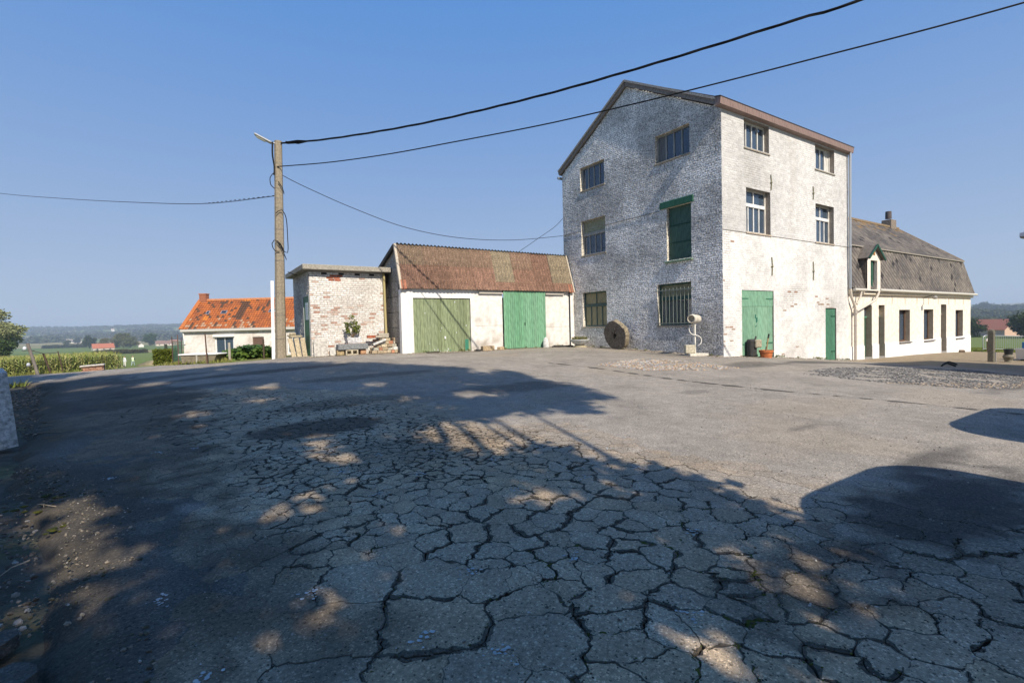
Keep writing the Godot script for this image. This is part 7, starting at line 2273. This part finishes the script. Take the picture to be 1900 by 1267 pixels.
func hedge(called: String, label: String, P: Vector3, size: Vector3, c0: Color, c1: Color, count: int, leaf: float, group := "") -> void:
	var t := thing(called, label, "hedge", P, group)
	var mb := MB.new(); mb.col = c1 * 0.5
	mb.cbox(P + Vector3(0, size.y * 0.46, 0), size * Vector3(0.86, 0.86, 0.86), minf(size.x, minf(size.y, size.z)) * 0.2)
	part(t, "inner_twigs", mb, M.dull)
	var xf := []; var cl := []
	for i in count:
		var p := Vector3(rr(-.5, .5), rr(0, 1), rr(-.5, .5))
		var ax := rng.randi() % 3
		if ax == 0: p.x = 0.47 * signf(rr(-1, 1))
		elif ax == 1: p.y = 0.95
		else: p.z = 0.47 * signf(rr(-1, 1))
		p += Vector3(rng.randfn(), rng.randfn(), rng.randfn()) * 0.03
		xf.append(Transform3D(Basis(Vector3(rr(-1, 1), rr(-1, 1), rr(-1, 1)).normalized(), rr(0, TAU)).scaled(Vector3.ONE * leaf * rr(0.7, 1.4)), p * size))
		cl.append(c0.lerp(c1, rng.randf()))
	baked(t, "foliage", clump_mesh(17, 10, 0.9), M.leaf, xf, cl)

# tree with trunk, limbs and a crown made of leaf clumps round lobes
func tree(called: String, label: String, P: Vector3, h: float, w: float, c0: Color, c1: Color, count: int, clump: float, sd: int, group := "", trunk := 0.25, round_top := 0.5) -> Node3D:
	rng.seed = sd
	var t := thing(called, label, "tree", P, group)
	var mb := MB.new(); mb.col = Color(0.11, 0.09, 0.065)
	var tr := h * 0.022 + 0.05
	mb.tube([P + Vector3(0, -0.4, 0), P + Vector3(rr(-.1, .1), h * 0.4, rr(-.1, .1)), P + Vector3(0, h * 0.75, 0)], tr, tr * 0.4, 7)
	var lobes := []
	var nl := 9 + rng.randi() % 5
	for i in nl:
		var a := TAU * i / nl + rr(-0.4, 0.4)
		var y := lerpf(trunk + 0.12, 0.9, pow(rng.randf(), 0.8))
		var rad := w * 0.5 * sqrt(maxf(0.05, 1.0 - pow((y - 0.55) / 0.5, 2.0))) * rr(0.35, 0.8)
		var c := Vector3(cos(a) * rad, y * h, sin(a) * rad)
		lobes.append([c, w * rr(0.2, 0.33), h * rr(0.12, 0.2)])
		mb.tube([P + Vector3(0, h * trunk, 0), P + c * Vector3(0.5, 0.8, 0.5), P + c], tr * 0.4, tr * 0.1, 5)
	lobes.append([Vector3(0, h * (0.55 + trunk * 0.3), 0), w * 0.34, h * 0.26])
	lobes.append([Vector3(rr(-.1, .1) * w, h * 0.84, rr(-.1, .1) * w), w * 0.24, h * 0.155])
	part(t, "trunk", mb, M.wood)
	var xf := []; var cl := []
	for i in count:
		var l: Array = lobes[rng.randi() % lobes.size()]
		var d := Vector3(rng.randfn(), rng.randfn(), rng.randfn()).normalized() * pow(rng.randf(), 0.28)
		var p: Vector3 = l[0] + d * Vector3(l[1], l[2], l[1])
		var s := clump * rr(0.6, 1.35)
		xf.append(Transform3D(Basis(Vector3(rr(-1, 1), rr(-1, 1), rr(-1, 1)).normalized(), rr(0, TAU)).scaled(Vector3.ONE * s), p))
		cl.append(c0.lerp(c1, clampf(rng.randf() * 0.7 + 0.3 * n_mid.get_noise_2d(p.x * 3, p.z * 3 + p.y), 0, 1)))
	baked(t, "crown", clump_mesh(sd % 7 + 40, 12, 0.75), M.leaf, xf, cl)
	return t

# ---------------------------------------------------------------- what stands behind the photographer
func build_shade_casters() -> void:
	# big tree whose shade lies over the foreground
	rng.seed = 1001
	var poly := PackedVector2Array([Vector2(-7.6, 11.0), Vector2(-8.2, 9.2), Vector2(-9.6, 8.15), Vector2(-10.75, 7.5), Vector2(-10.55, 7), Vector2(-10.45, 6.4), Vector2(-10.75, 5.5), Vector2(-10.6, 4.6), Vector2(-11.4, 4.6), Vector2(-11.75, 3.9), Vector2(-11.2, 3.15), Vector2(-10.0, 2.95), Vector2(-8.8, 3.5), Vector2(-8.6, 2.75), Vector2(-7.7, 2.85), Vector2(-7.5, 1.3), Vector2(-7.4, -1.2), Vector2(-8.6, -3.3), Vector2(-10.8, -6.1), Vector2(-12.9, -7.6), Vector2(-14.9, -8.0), Vector2(-16.5, -9), Vector2(-18, -8), Vector2(-18.5, 0), Vector2(-18, 10), Vector2(-15, 12), Vector2(-12, 12)])
	var holes := [[-13.70, 6.84, 0.13], [-13.57, 5.30, 0.14], [-14.76, 5.55, 0.24], [-12.82, 3.92, 0.22], [-12.84, 2.97, 0.17], [-11.10, 4.10, 0.62], [-11.31, 3.49, 0.35], [-12.81, -2.23, 0.20], [-10.84, -1.11, 0.15], [-14.29, 1.12, 0.10], [-14.26, -0.21, 0.10], [-11.45, 8.06, 0.10], [-12.45, 8.05, 0.12], [-10.25, 3.86, 0.40], [-13.18, -0.71, 0.15], [-10.84, 0.77, 0.12], [-14.95, 4.78, 0.12], [-15.19, 4.04, 0.20], [-15.00, -4.87, 0.30], [-16.15, -5.52, 0.30], [-11.43, 7.87, 0.10], [-7.83, -1.65, 0.20], [-9.67, 1.12, 0.25], [-11.88, 6.20, 0.10]]   # gaps between the twigs, where sun patches fall
	var base := on(-13.4, 14.6)
	var t := thing("shade_tree", "tall broad tree behind the photographer that shades the foreground", "tree", base)
	var xf := []; var cl := []
	var limbs := MB.new(); limbs.col = Color(0.11, 0.09, 0.065)
	limbs.tube([base + Vector3(0, -0.5, 0), base + Vector3(0.1, 6, 0.2), base + Vector3(-0.1, 12, -0.3), base + Vector3(0, 18, 0.2)], 0.42, 0.12, 10)
	var made := 0
	while made < 7600:
		var s := Vector2(rr(-18.5, -7.4), rr(-9, 12))
		if not Geometry2D.is_point_in_polygon(s, poly): continue
		if n_mid.get_noise_2d(s.x * 1.15 + 21, s.y * 1.15) + 0.5 * n_mid.get_noise_2d(s.x * 3.4, s.y * 3.4 + 8) > 0.62: continue
		var gap := false
		for g in holes:
			if Vector2(g[0], g[1]).distance_to(s) < g[2] + 0.26: gap = true
		if gap: continue
		var hgt := clampf((14.6 + rng.randfn() * 1.7 - s.y) / 1.1064, 4.2, 23.0)
		var p := Vector3(s.x, G(s.x, s.y), s.y) + SUN * (hgt / SUN.y)
		var sc := rr(0.22, 0.40)
		xf.append(Transform3D(Basis(Vector3(rr(-1, 1), rr(-1, 1), rr(-1, 1)).normalized(), rr(0, TAU)).scaled(Vector3.ONE * sc), p - base))
		cl.append(Color(0.05, 0.085, 0.02).lerp(Color(0.09, 0.12, 0.03), rng.randf()))
		if made % 170 == 0 and p.x < -10.5: limbs.tube(smooth_path([base + Vector3(0, (p.y - base.y) * 0.6, 0), base.lerp(p, 0.6) + Vector3(0, 0.4, 0), p], 6), 0.09, 0.02, 6)
		made += 1
	part(t, "trunk", limbs, M.wood)
	baked(t, "crown", clump_mesh(71, 16, 0.62, 0.62), M.leaf, xf, cl)
	# second tree off to the left that shades the side road
	tree("roadside_tree", "broad roadside tree past the left edge shading the side road", on(-21.2, -3.0), 10.8, 4.6, Color(0.08, 0.11, 0.02), Color(0.04, 0.07, 0.015), 1500, 0.55, 52)
	# parked vans whose round-cornered shadows reach in from the right
	van("parked_van", "white van parked right of the photographer, only its shadow in view", Vector3(-9.62, G(-9.6, 11.6) + 0.02, 9.42), 2.46, 1.95, Color(0.72, 0.72, 0.72))
	van("parked_van", "grey van parked farther right, only its shadow in view", Vector3(-5.05, G(-5, 11.6) + 0.02, 9.15), 2.9, 1.98, Color(0.35, 0.36, 0.37))

func van(called: String, label: String, at: Vector3, w: float, h: float, col: Color) -> void:
	var t := thing(called, label, "van", at)
	var L := 4.6
	var sect := func(sw: float, y0: float, y1: float, rad: float) -> Array:
		var out := []
		for c in [[1, 1], [-1, 1], [-1, -1], [1, -1]]:
			for s in 7:
				var a0: float = {1.0: 0.0, -1.0: PI / 2}[float(c[0])] if c[1] == 1 else ({-1.0: PI, 1.0: PI * 1.5}[float(c[0])])
				var a: float = a0 + PI / 2 * s / 6.0
				var rd: float = rad if c[1] == 1 else 0.12
				var cx: float = c[0] * (sw * 0.5 - rd); var cy: float = (y1 - rd) if c[1] == 1 else (y0 + rd)
				out.append(Vector2(cx + cos(a) * rd, cy + sin(a) * rd))
		return out
	var mb := MB.new(); mb.col = col
	var stations := [[0.0, w * 0.96, 0.36, h * 0.985, 0.62], [0.06, w, 0.30, h, 0.62], [L * 0.62, w, 0.28, h, 0.60], [L * 0.72, w * 0.99, 0.28, h * 0.95, 0.55], [L * 0.86, w * 0.97, 0.28, h * 0.58, 0.3], [L * 0.98, w * 0.90, 0.30, h * 0.50, 0.2], [L, w * 0.84, 0.36, h * 0.45, 0.15]]
	var prev := []; var pz := 0.0
	for s in stations:
		var cur: Array = sect.call(s[1], s[2], s[3], s[4])
		if prev.size() > 0:
			for i in cur.size():
				var j := (i + 1) % cur.size()
				var A := at + Vector3(prev[i].x, prev[i].y, pz); var B := at + Vector3(prev[j].x, prev[j].y, pz); var C := at + Vector3(cur[j].x, cur[j].y, s[0]); var D := at + Vector3(cur[i].x, cur[i].y, s[0])
				mb.quad(A, B, C, D, (A + C) * 0.5 - at - Vector3(0, h * 0.5, (pz + s[0]) * 0.5))
		prev = cur; pz = s[0]
	for e in [[stations[0], Vector3.FORWARD], [stations[-1], Vector3.BACK]]:
		var ring: Array = sect.call(e[0][1], e[0][2], e[0][3], e[0][4])
		var c := at + Vector3(0, h * 0.4, e[0][0])
		for i in ring.size():
			var j := (i + 1) % ring.size()
			mb.tri(c, at + Vector3(ring[i].x, ring[i].y, e[0][0]), at + Vector3(ring[j].x, ring[j].y, e[0][0]), e[1])
	part(t, "body", mb, M.smooth)
	mb = MB.new(); mb.col = Color(0.02, 0.025, 0.03)
	mb.box(at + Vector3(0, h * 0.72, -0.012), Vector3(w * 0.62, h * 0.26, 0.02))
	part(t, "rear_window", mb, M.smooth)
	for s in [-1.0, 1.0]:
		mb = MB.new(); mb.col = Color(0.4, 0.02, 0.02)
		mb.box(at + Vector3(s * w * 0.42, 0.85, -0.012), Vector3(0.12, 0.4, 0.02))
		part(t, "tail_light", mb, M.smooth)
		for z in [0.85, L - 0.95]:
			var wh := MB.new(); wh.col = Color(0.02, 0.02, 0.02)
			wh.lathe([Vector2(0.0, -0.1), Vector2(0.28, -0.1), Vector2(0.32, -0.07), Vector2(0.32, 0.07), Vector2(0.28, 0.1), Vector2(0.0, 0.1)], 20, Transform3D(Basis(Vector3.BACK, PI / 2), at + Vector3(s * (w * 0.5 - 0.10), 0.32, z)))
			var wn := part(t, "wheel", wh, M.rubber)
			wh = MB.new(); wh.col = Color(0.45, 0.45, 0.46)
			wh.lathe([Vector2(0.0, -0.106), Vector2(0.19, -0.106), Vector2(0.20, 0.0), Vector2(0.19, 0.106), Vector2(0.0, 0.106)], 16, Transform3D(Basis(Vector3.BACK, PI / 2), at + Vector3(s * (w * 0.5 - 0.10), 0.32, z)))
			part(wn, "rim", wh, M.metal)
	mb = MB.new(); mb.col = Color(0.03, 0.03, 0.03)
	mb.cbox(at + Vector3(0, 0.42, -0.05), Vector3(w * 0.9, 0.2, 0.14), 0.03)
	part(t, "bumper", mb, M.smooth)
# ---------------------------------------------------------------- fields and far things
func far_house(label: String, P: Vector3, turn: float, size: Vector3, wall: Color, roofc: Color, called := "farmhouse") -> void:
	var t := thing(called, label, "house", P)
	var bs := Basis(Vector3.UP, turn)
	var mb := MB.new(); mb.col = wall
	mb.box(P + Vector3(0, size.y * 0.5 - 1.0, 0), Vector3(size.x, size.y + 2.0, size.z), bs)
	var rh := size.z * 0.42
	var g := PackedVector2Array([Vector2(-size.z * 0.5, size.y), Vector2(size.z * 0.5, size.y), Vector2(0, size.y + rh)])
	mb.prism(g, size.x, Transform3D(Basis(bs.z, Vector3.UP, -bs.x), P + bs * Vector3(size.x * 0.5, 0, 0)))
	part(t, "wall", mb, M.white)
	mb = MB.new(); mb.col = roofc
	for s in [-1.0, 1.0]:
		var A := P + bs * Vector3(-size.x * 0.5 - 0.3, size.y - 0.2, s * (size.z * 0.5 + 0.35)); var B := P + bs * Vector3(size.x * 0.5 + 0.3, size.y - 0.2, s * (size.z * 0.5 + 0.35))
		var C := P + bs * Vector3(size.x * 0.5 + 0.3, size.y + rh + 0.15, 0); var D := P + bs * Vector3(-size.x * 0.5 - 0.3, size.y + rh + 0.15, 0)
		mb.quad(A, B, C, D, bs * Vector3(0, 1, s))
	part(t, "roof", mb, M.slate)
	for i in 3:
		mb = MB.new(); mb.col = Color(0.06, 0.06, 0.07)
		mb.box(P + bs * Vector3((i - 1) * size.x * 0.3, size.y * 0.55, size.z * 0.5 + 0.02), Vector3(1.0, 1.2, 0.06), bs)
		part(t, "window", mb, M.smooth)

func blob_mesh(sd: int) -> ArrayMesh:   # rough tree for woods kilometres away
	var r := RandomNumberGenerator.new(); r.seed = sd
	var mb := MB.new()
	var xs := clump_mesh(sd, 46, 0.62, 0.8)
	return xs

func build_far_left() -> void:
	rng.seed = 2024
	# maize field
	var stalk := MB.new()
	var r := RandomNumberGenerator.new(); r.seed = 9
	stalk.col = Color(0.9, 1.0, 0.6)
	stalk.tube([Vector3.ZERO, Vector3(0, 1.0, 0.0)], 0.012, 0.006, 4, false)
	for i in 9:
		var y := 0.10 + i * 0.085
		var a := i * PI + r.randf_range(-0.5, 0.5)
		var d := Vector3(cos(a), 0, sin(a)); var sd := Vector3(-d.z, 0, d.x) * 0.022
		var p0 := Vector3(0, y, 0); var p1 := p0 + d * 0.14 + Vector3(0, 0.12, 0); var p2 := p0 + d * 0.32 + Vector3(0, r.randf_range(-0.06, 0.06), 0)
		var q := r.randf_range(0.7, 1.25)
		stalk.col = Color(q, q, q * 0.9)
		stalk.quad(p0 - sd * 0.6, p0 + sd * 0.6, p1 + sd, p1 - sd, Vector3.UP); stalk.tri(p1 - sd, p1 + sd, p2, Vector3.UP)
	stalk.col = Color(2.3, 1.55, 0.9)
	for i in 5:
		var a := i * TAU / 5.0
		stalk.tri(Vector3(0, 0.93, 0), Vector3(0.012, 0.93, 0), Vector3(cos(a) * 0.06, 1.10, sin(a) * 0.06), Vector3(0, 0, 1))
	var sm := stalk.mesh()
	var xf := []; var cl := []
	var F0 := Vector2(-33.5, -69.5); var F1 := Vector2(-24.2, -70.5)
	for row in 22:
		var off := row * 0.75
		var nplants := 210
		for i in nplants:
			var s := lerpf(-2.6, 1.28 - row * 0.028, i / float(nplants))
			var p := F0.lerp(F1, s) + Vector2(-0.05, -1).normalized() * off + Vector2(rr(-.1, .1), rr(-.1, .1))
			var hh := rr(1.85, 2.3)
			xf.append(Transform3D(Basis(Vector3.UP, rr(0, TAU)).scaled(Vector3(hh * 1.15, hh, hh * 1.15)), on(p.x, p.y)))
			cl.append(Color(0.20, 0.25, 0.065).lerp(Color(0.47, 0.42, 0.19), pow(rng.randf(), 1.6)))
	stuff("maize_field", sm, M.leaf, xf, cl, "field of ripening maize left of the track", "maize")
	# pale willow at the left edge
	tree("willow_tree", "big pale willow beyond the maize at the left edge", on(-55.5, -150), 13.0, 14.0, Color(0.30, 0.31, 0.15), Color(0.13, 0.155, 0.06), 2600, 0.7, 61, "", 0.05)
	tree("field_tree", "dark bush in front of the pale willow", on(-48.5, -128), 6.0, 9.0, Color(0.05, 0.08, 0.02), Color(0.03, 0.055, 0.015), 1100, 0.6, 62, "", 0.02)
	# trees and bushes across the valley
	var spots := [["round dark tree left of the red barn across the valley", -109.0, -700.0, 15.5, 11.5, Color(0.035, 0.06, 0.02), Color(0.02, 0.035, 0.015)], ["autumn tinted tree right of the round dark tree", -98.0, -715.0, 11.0, 9.0, Color(0.17, 0.15, 0.04), Color(0.09, 0.10, 0.03)], ["brown tree behind the red barn", -84.0, -680.0, 10.0, 9.5, Color(0.16, 0.11, 0.05), Color(0.09, 0.09, 0.03)], ["tall olive tree in the middle of the valley", -77.0, -670.0, 15.5, 15.0, Color(0.13, 0.13, 0.04), Color(0.06, 0.08, 0.025)], ["broad olive tree next to the tall olive one", -69.5, -655.0, 11.0, 14.0, Color(0.14, 0.14, 0.05), Color(0.07, 0.09, 0.03)], ["bright green tree right of the white gable", -57.5, -745.0, 15.5, 15.5, Color(0.06, 0.11, 0.03), Color(0.04, 0.08, 0.02)], ["small tree left of the white farmhouse", -175.0, -1000.0, 9.0, 10.0, Color(0.06, 0.08, 0.03), Color(0.04, 0.06, 0.02)], ["dark tree beside the distant white farm", -198.0, -1235.0, 12.0, 13.0, Color(0.04, 0.06, 0.03), Color(0.03, 0.045, 0.02)], ["grey green tree behind the round dark tree", -125.0, -820.0, 12.0, 13.0, Color(0.09, 0.10, 0.05), Color(0.06, 0.08, 0.04)], ["pale tree behind the autumn one", -96.0, -800.0, 12.0, 12.0, Color(0.12, 0.12, 0.06), Color(0.08, 0.09, 0.04)]]
	var i := 0
	for s in spots:
		tree("valley_tree", s[0], Vector3(s[1], terrain_h(s[1], s[2]) - 0.5, s[2]), s[3], s[4], s[5], s[6], 420, s[4] * 0.10, 300 + i, "trees across the valley", 0.05)
		i += 1
	hedge("field_hedge", "long dark field hedge below the red barn", Vector3(-52.5, terrain_h(-52.5, -345) - 0.3, -345), Vector3(13.5, 1.9, 3), Color(0.07, 0.08, 0.035), Color(0.045, 0.055, 0.025), 420, 0.7, "field hedges")
	hedge("field_hedge", "long dark field hedge right of the other one", Vector3(-41.5, terrain_h(-41.5, -322) - 0.3, -322), Vector3(13.0, 1.8, 3), Color(0.08, 0.08, 0.04), Color(0.05, 0.05, 0.03), 420, 0.7, "field hedges")
	hedge("field_hedge", "straight low hedge beside the distant meadow at left", Vector3(-148, terrain_h(-148, -815) - 0.3, -815), Vector3(40, 3.4, 5), Color(0.05, 0.07, 0.035), Color(0.035, 0.05, 0.025), 500, 1.3, "field hedges")
	far_house("red-roofed barn low in the valley left of centre", Vector3(-81, terrain_h(-81, -560), -560), 0.25, Vector3(15, 2.2, 9), Color(0.55, 0.50, 0.43), Color(0.42, 0.15, 0.09), "valley_barn")
	far_house("tiny white gabled house across the valley", Vector3(-61.5, terrain_h(-61.5, -671), -671), 1.75, Vector3(6, 2.2, 4.6), Color(0.82, 0.80, 0.76), Color(0.35, 0.22, 0.16))
	far_house("distant long white farmhouse at left", Vector3(-208, terrain_h(-208, -1268), -1268), 0.3, Vector3(23, 4.0, 8), Color(0.80, 0.78, 0.74), Color(0.32, 0.28, 0.25))
	far_house("distant farm with a brownish roof near the mesh fence", Vector3(-42.5, terrain_h(-42.5, -715), -715), 0.2, Vector3(16, 2.5, 8), Color(0.70, 0.60, 0.52), Color(0.24, 0.15, 0.12))
	far_house("distant farm with a pink wall beyond the hedge", Vector3(-33, terrain_h(-33, -735), -735), 0.5, Vector3(8, 3.5, 7), Color(0.72, 0.50, 0.42), Color(0.40, 0.20, 0.15))
	far_house("white house on the far ridge between the woods", Vector3(-255, terrain_h(-255, -2300) + 3, -2300), 0.2, Vector3(9, 6, 7), Color(0.8, 0.78, 0.74), Color(0.4, 0.3, 0.25))
	# far woods
	xf = []; cl = []
	for q in 5200:
		var an := deg_to_rad(rr(-15.0, 16.0)); var d := rr(1250, 3300)
		var x := -14.0 + sin(an) * d; var z := 9.0 - cos(an) * d
		var dens := n_low.get_noise_2d(x * 0.045, z * 0.045)
		if d > 2350: dens += 0.42 * smoothstep(2350, 2700, d)
		if dens < 0.16: continue
		var s := rr(6, 11)
		xf.append(Transform3D(Basis(Vector3.UP, rr(0, TAU)).scaled(Vector3(s, s * 0.85, s)), Vector3(x, terrain_h(x, z) + s * 0.5, z)))
		cl.append(Color(0.05, 0.075, 0.03).lerp(Color(0.095, 0.095, 0.045), rng.randf()))
	stuff("far_woods", blob_mesh(81), M.leaf, xf, cl, "far wooded ridge on the left horizon", "woods")
	# sandy banks at the track end
	for e in [[-25.6, -92.0, 2.6, 0.9, "sandy bank left of the two walkers"], [-18.2, -92.0, 4.2, 1.0, "sandy bank right of the two walkers"]]:
		var mb := MB.new(); mb.col = Color(0.42, 0.35, 0.21)
		mb.lathe([Vector2(1.0, -0.3), Vector2(0.85, 0.25), Vector2(0.55, 0.75), Vector2(0.2, 0.97), Vector2(0.0, 1.0)], 18, Transform3D(Basis.IDENTITY.scaled(Vector3(e[2], e[3], 1.5)), on(e[0], e[1])))
		solo("sandy_bank", mb, M.earth, e[4], "bank", on(e[0], e[1]))

func build_far_right() -> void:
	rng.seed = 77
	var spots := [["dark tree beside the house end at the right", 218.0, -48.5, 7.0, 9.0, 0], ["dark evergreen at the right edge of the meadow", 205.0, -27.0, 10.0, 13.0, 0], ["round shrub right of the red barn", 225.0, -34.5, 5.5, 9.0, 0], ["hazy tall tree above the red barn", 860.0, -206.0, 21.0, 30.0, 1], ["hazy round tree left of the tall one", 840.0, -228.0, 17.0, 30.0, 1], ["hazy broad tree right of the tall one", 850.0, -182.0, 18.0, 34.0, 1], ["hazy tree at the far right", 820.0, -150.0, 17.0, 30.0, 1], ["low hazy tree behind the red barn", 600.0, -134.0, 11.0, 24.0, 1], ["low hazy tree right of the barn roof", 590.0, -112.0, 11.5, 24.0, 1], ["far blue tree at the house corner", 1280.0, -352.0, 29.0, 34.0, 2], ["far blue tree with a spreading top", 1320.0, -298.0, 29.0, 36.0, 2], ["far blue tree near the frame edge", 1300.0, -246.0, 25.0, 40.0, 2], ["far blue low tree", 1290.0, -325.0, 22.0, 40.0, 2], ["far blue tree behind the meadow", 1310.0, -272.0, 23.0, 40.0, 2]]
	var pal := [[Color(0.045, 0.075, 0.02), Color(0.02, 0.04, 0.012)], [Color(0.10, 0.12, 0.05), Color(0.06, 0.08, 0.035)], [Color(0.06, 0.085, 0.045), Color(0.04, 0.06, 0.035)]]
	var i := 0
	for s in spots:
		tree("meadow_tree", s[0], Vector3(s[1], terrain_h(s[1], s[2]) - 0.5, s[2]), s[3], s[4], pal[s[5]][0], pal[s[5]][1], 500, s[4] * 0.09, 500 + i, "trees beyond the meadow", 0.04)
		i += 1
	far_house("red-roofed barn standing beyond the meadow at the right", Vector3(250, terrain_h(250, -48), -48), 1.1, Vector3(14, 2.6, 9), Color(0.60, 0.42, 0.32), Color(0.42, 0.17, 0.11), "meadow_barn")
	var xf := []; var cl := []
	for q in 1500:
		var an := deg_to_rad(rr(70.0, 96.0)); var d := rr(1250, 1900)
		var x := -14.0 + sin(an) * d; var z := 9.0 - cos(an) * d
		var s := rr(8, 14)
		xf.append(Transform3D(Basis(Vector3.UP, rr(0, TAU)).scaled(Vector3(s, s * 0.9, s)), Vector3(x, terrain_h(x, z) + s * 0.5, z)))
		cl.append(Color(0.05, 0.075, 0.03).lerp(Color(0.08, 0.09, 0.045), rng.randf()))
	stuff("far_copse", blob_mesh(82), M.leaf, xf, cl, "far wood closing the meadow on the right", "woods")

# ---------------------------------------------------------------- two walkers
func flesh(mb: MB, bones: Array, cell: float, kk: float, tone: Callable) -> void:   # surface nets round tapered capsules
	var lo := Vector3.ONE * 1e9; var hi := -lo
	for b in bones:
		for e in [[b[0], b[2]], [b[1], b[3]]]:
			lo = lo.min(e[0] - Vector3.ONE * (e[1] + kk + cell)); hi = hi.max(e[0] + Vector3.ONE * (e[1] + kk + cell))
	var nx := int((hi.x - lo.x) / cell) + 2; var ny := int((hi.y - lo.y) / cell) + 2; var nz := int((hi.z - lo.z) / cell) + 2
	var f := PackedFloat32Array(); f.resize(nx * ny * nz)
	for z in nz:
		for y in ny:
			for x in nx:
				var p := lo + Vector3(x, y, z) * cell
				var d := 9.0
				for b in bones:
					var ab: Vector3 = b[1] - b[0]
					var t := clampf((p - b[0]).dot(ab) / maxf(ab.length_squared(), 1e-6), 0, 1)
					var q: float = p.distance_to(b[0] + ab * t) - lerpf(b[2], b[3], t)
					var hh := maxf(kk - absf(d - q), 0.0) / kk
					d = minf(d, q) - hh * hh * kk * 0.25
				f[(z * ny + y) * nx + x] = d
	var vid := {}
	var vs := []; 
	for z in nz - 1:
		for y in ny - 1:
			for x in nx - 1:
				var s := Vector3.ZERO; var c := 0
				var val := []
				for kx in 8: val.append(f[((z + (kx >> 2)) * ny + y + ((kx >> 1) & 1)) * nx + x + (kx & 1)])
				for e in [[0, 1], [2, 3], [4, 5], [6, 7], [0, 2], [1, 3], [4, 6], [5, 7], [0, 4], [1, 5], [2, 6], [3, 7]]:
					var a: float = val[e[0]]; var b: float = val[e[1]]
					if (a < 0) == (b < 0): continue
					var t := a / (a - b)
					var pa := Vector3(e[0] & 1, (e[0] >> 1) & 1, e[0] >> 2); var pb := Vector3(e[1] & 1, (e[1] >> 1) & 1, e[1] >> 2)
					s += pa.lerp(pb, t); c += 1
				if c > 0:
					vid[(z * ny + y) * nx + x] = vs.size()
					vs.append(lo + (Vector3(x, y, z) + s / c) * cell)
	for z in range(1, nz - 1):
		for y in range(1, ny - 1):
			for x in range(1, nx - 1):
				var a := f[(z * ny + y) * nx + x]
				for ax in 3:
					var st: int = [1, nx, nx * ny][ax]
					var b := f[(z * ny + y) * nx + x + st]
					if (a < 0) == (b < 0): continue
					var s1: int = [nx, nx * ny, 1][ax]; var s2: int = [nx * ny, 1, nx][ax]
					var i0 := (z * ny + y) * nx + x
					var ids := [i0, i0 - s1, i0 - s1 - s2, i0 - s2]
					var ok := true
					for q in ids:
						if not vid.has(q): ok = false
					if not ok: continue
					var o := Vector3.ZERO; o[ax] = 1.0 if a < 0 else -1.0
					var pts := []
					for q in ids: pts.append(vs[vid[q]])
					mb.col = tone.call((pts[0] + pts[2]) * 0.5)
					mb.quad(pts[0], pts[1], pts[2], pts[3], o)

func build_people() -> void:
	var defs := [{"at": Vector2(-23.9, -96.9), "label": "person in white shirt and white trousers standing on the track", "top": Color(0.80, 0.81, 0.84), "leg": Color(0.80, 0.78, 0.74), "stride": 0.05}, {"at": Vector2(-22.9, -98.4), "label": "person in pale yellow-green jacket walking with a dark bag", "top": Color(0.66, 0.78, 0.50), "leg": Color(0.34, 0.42, 0.46), "stride": 0.24}]
	for d in defs:
		var P := on(d.at.x, d.at.y)
		var t := thing("person", d.label, "person", P)
		var r := Vector3(0.84, 0, 0.55); var fw := Vector3(0.55, 0, -0.84)
		var s: float = d.stride
		var hp := P + Vector3(0, 0.92, 0); var nk := P + Vector3(0, 1.47, 0) + fw * 0.02
		var bones := [[hp, P + Vector3(0, 1.15, 0), 0.15, 0.145], [P + Vector3(0, 1.15, 0), P + Vector3(0, 1.36, 0), 0.15, 0.17], [nk - Vector3(0, 0.08, 0), P + Vector3(0, 1.60, 0) + fw * 0.03, 0.06, 0.06], [P + Vector3(0, 1.62, 0) + fw * 0.03, P + Vector3(0, 1.70, 0) + fw * 0.03, 0.09, 0.095], [P + Vector3(0, 1.63, 0) + fw * 0.11, P + Vector3(0, 1.65, 0) + fw * 0.12, 0.03, 0.025]]
		for sg in [-1.0, 1.0]:
			var sh: Vector3 = P + Vector3(0, 1.40, 0) + r * 0.17 * sg
			var el: Vector3 = P + Vector3(0, 1.12, 0) + r * 0.25 * sg - fw * s * sg * 0.5
			var wr: Vector3 = P + Vector3(0, 0.90, 0) + r * 0.24 * sg + fw * (0.1 - s * sg * 0.4)
			bones.append([sh, el, 0.06, 0.048]); bones.append([el, wr, 0.046, 0.036]); bones.append([wr, wr - Vector3(0, 0.09, 0), 0.036, 0.028])
			var kn: Vector3 = P + Vector3(0, 0.50, 0) + r * 0.10 * sg + fw * (s * sg * 0.5 + 0.03)
			var an: Vector3 = P + Vector3(0, 0.09, 0) + r * 0.10 * sg + fw * s * sg
			bones.append([hp + r * 0.09 * sg, kn, 0.095, 0.065]); bones.append([kn, an, 0.062, 0.045]); bones.append([an - Vector3(0, 0.04, 0), an - Vector3(0, 0.05, 0) + fw * 0.15, 0.042, 0.036])
		var mb := MB.new()
		var tone := func(p: Vector3) -> Color:
			var y := p.y - P.y
			if y > 1.49: return Color(0.45, 0.28, 0.20) if y < 1.70 else Color(0.16, 0.12, 0.09)
			if y > 0.88: return d.top
			if y > 0.10: return d.leg
			return Color(0.06, 0.05, 0.05)
		flesh(mb, bones, 0.03, 0.05, tone)
		part(t, "body", mb, M.dull)
		if s > 0.1:
			mb = MB.new(); mb.col = Color(0.03, 0.04, 0.05)
			mb.cbox(P + Vector3(0, 1.22, 0) + r * 0.24 + fw * 0.05, Vector3(0.16, 0.34, 0.3), 0.04)
			solo("dark_bag", mb, M.dull, "dark bag carried by the walker in the pale jacket", "bag", P + Vector3(0, 1.0, 0))
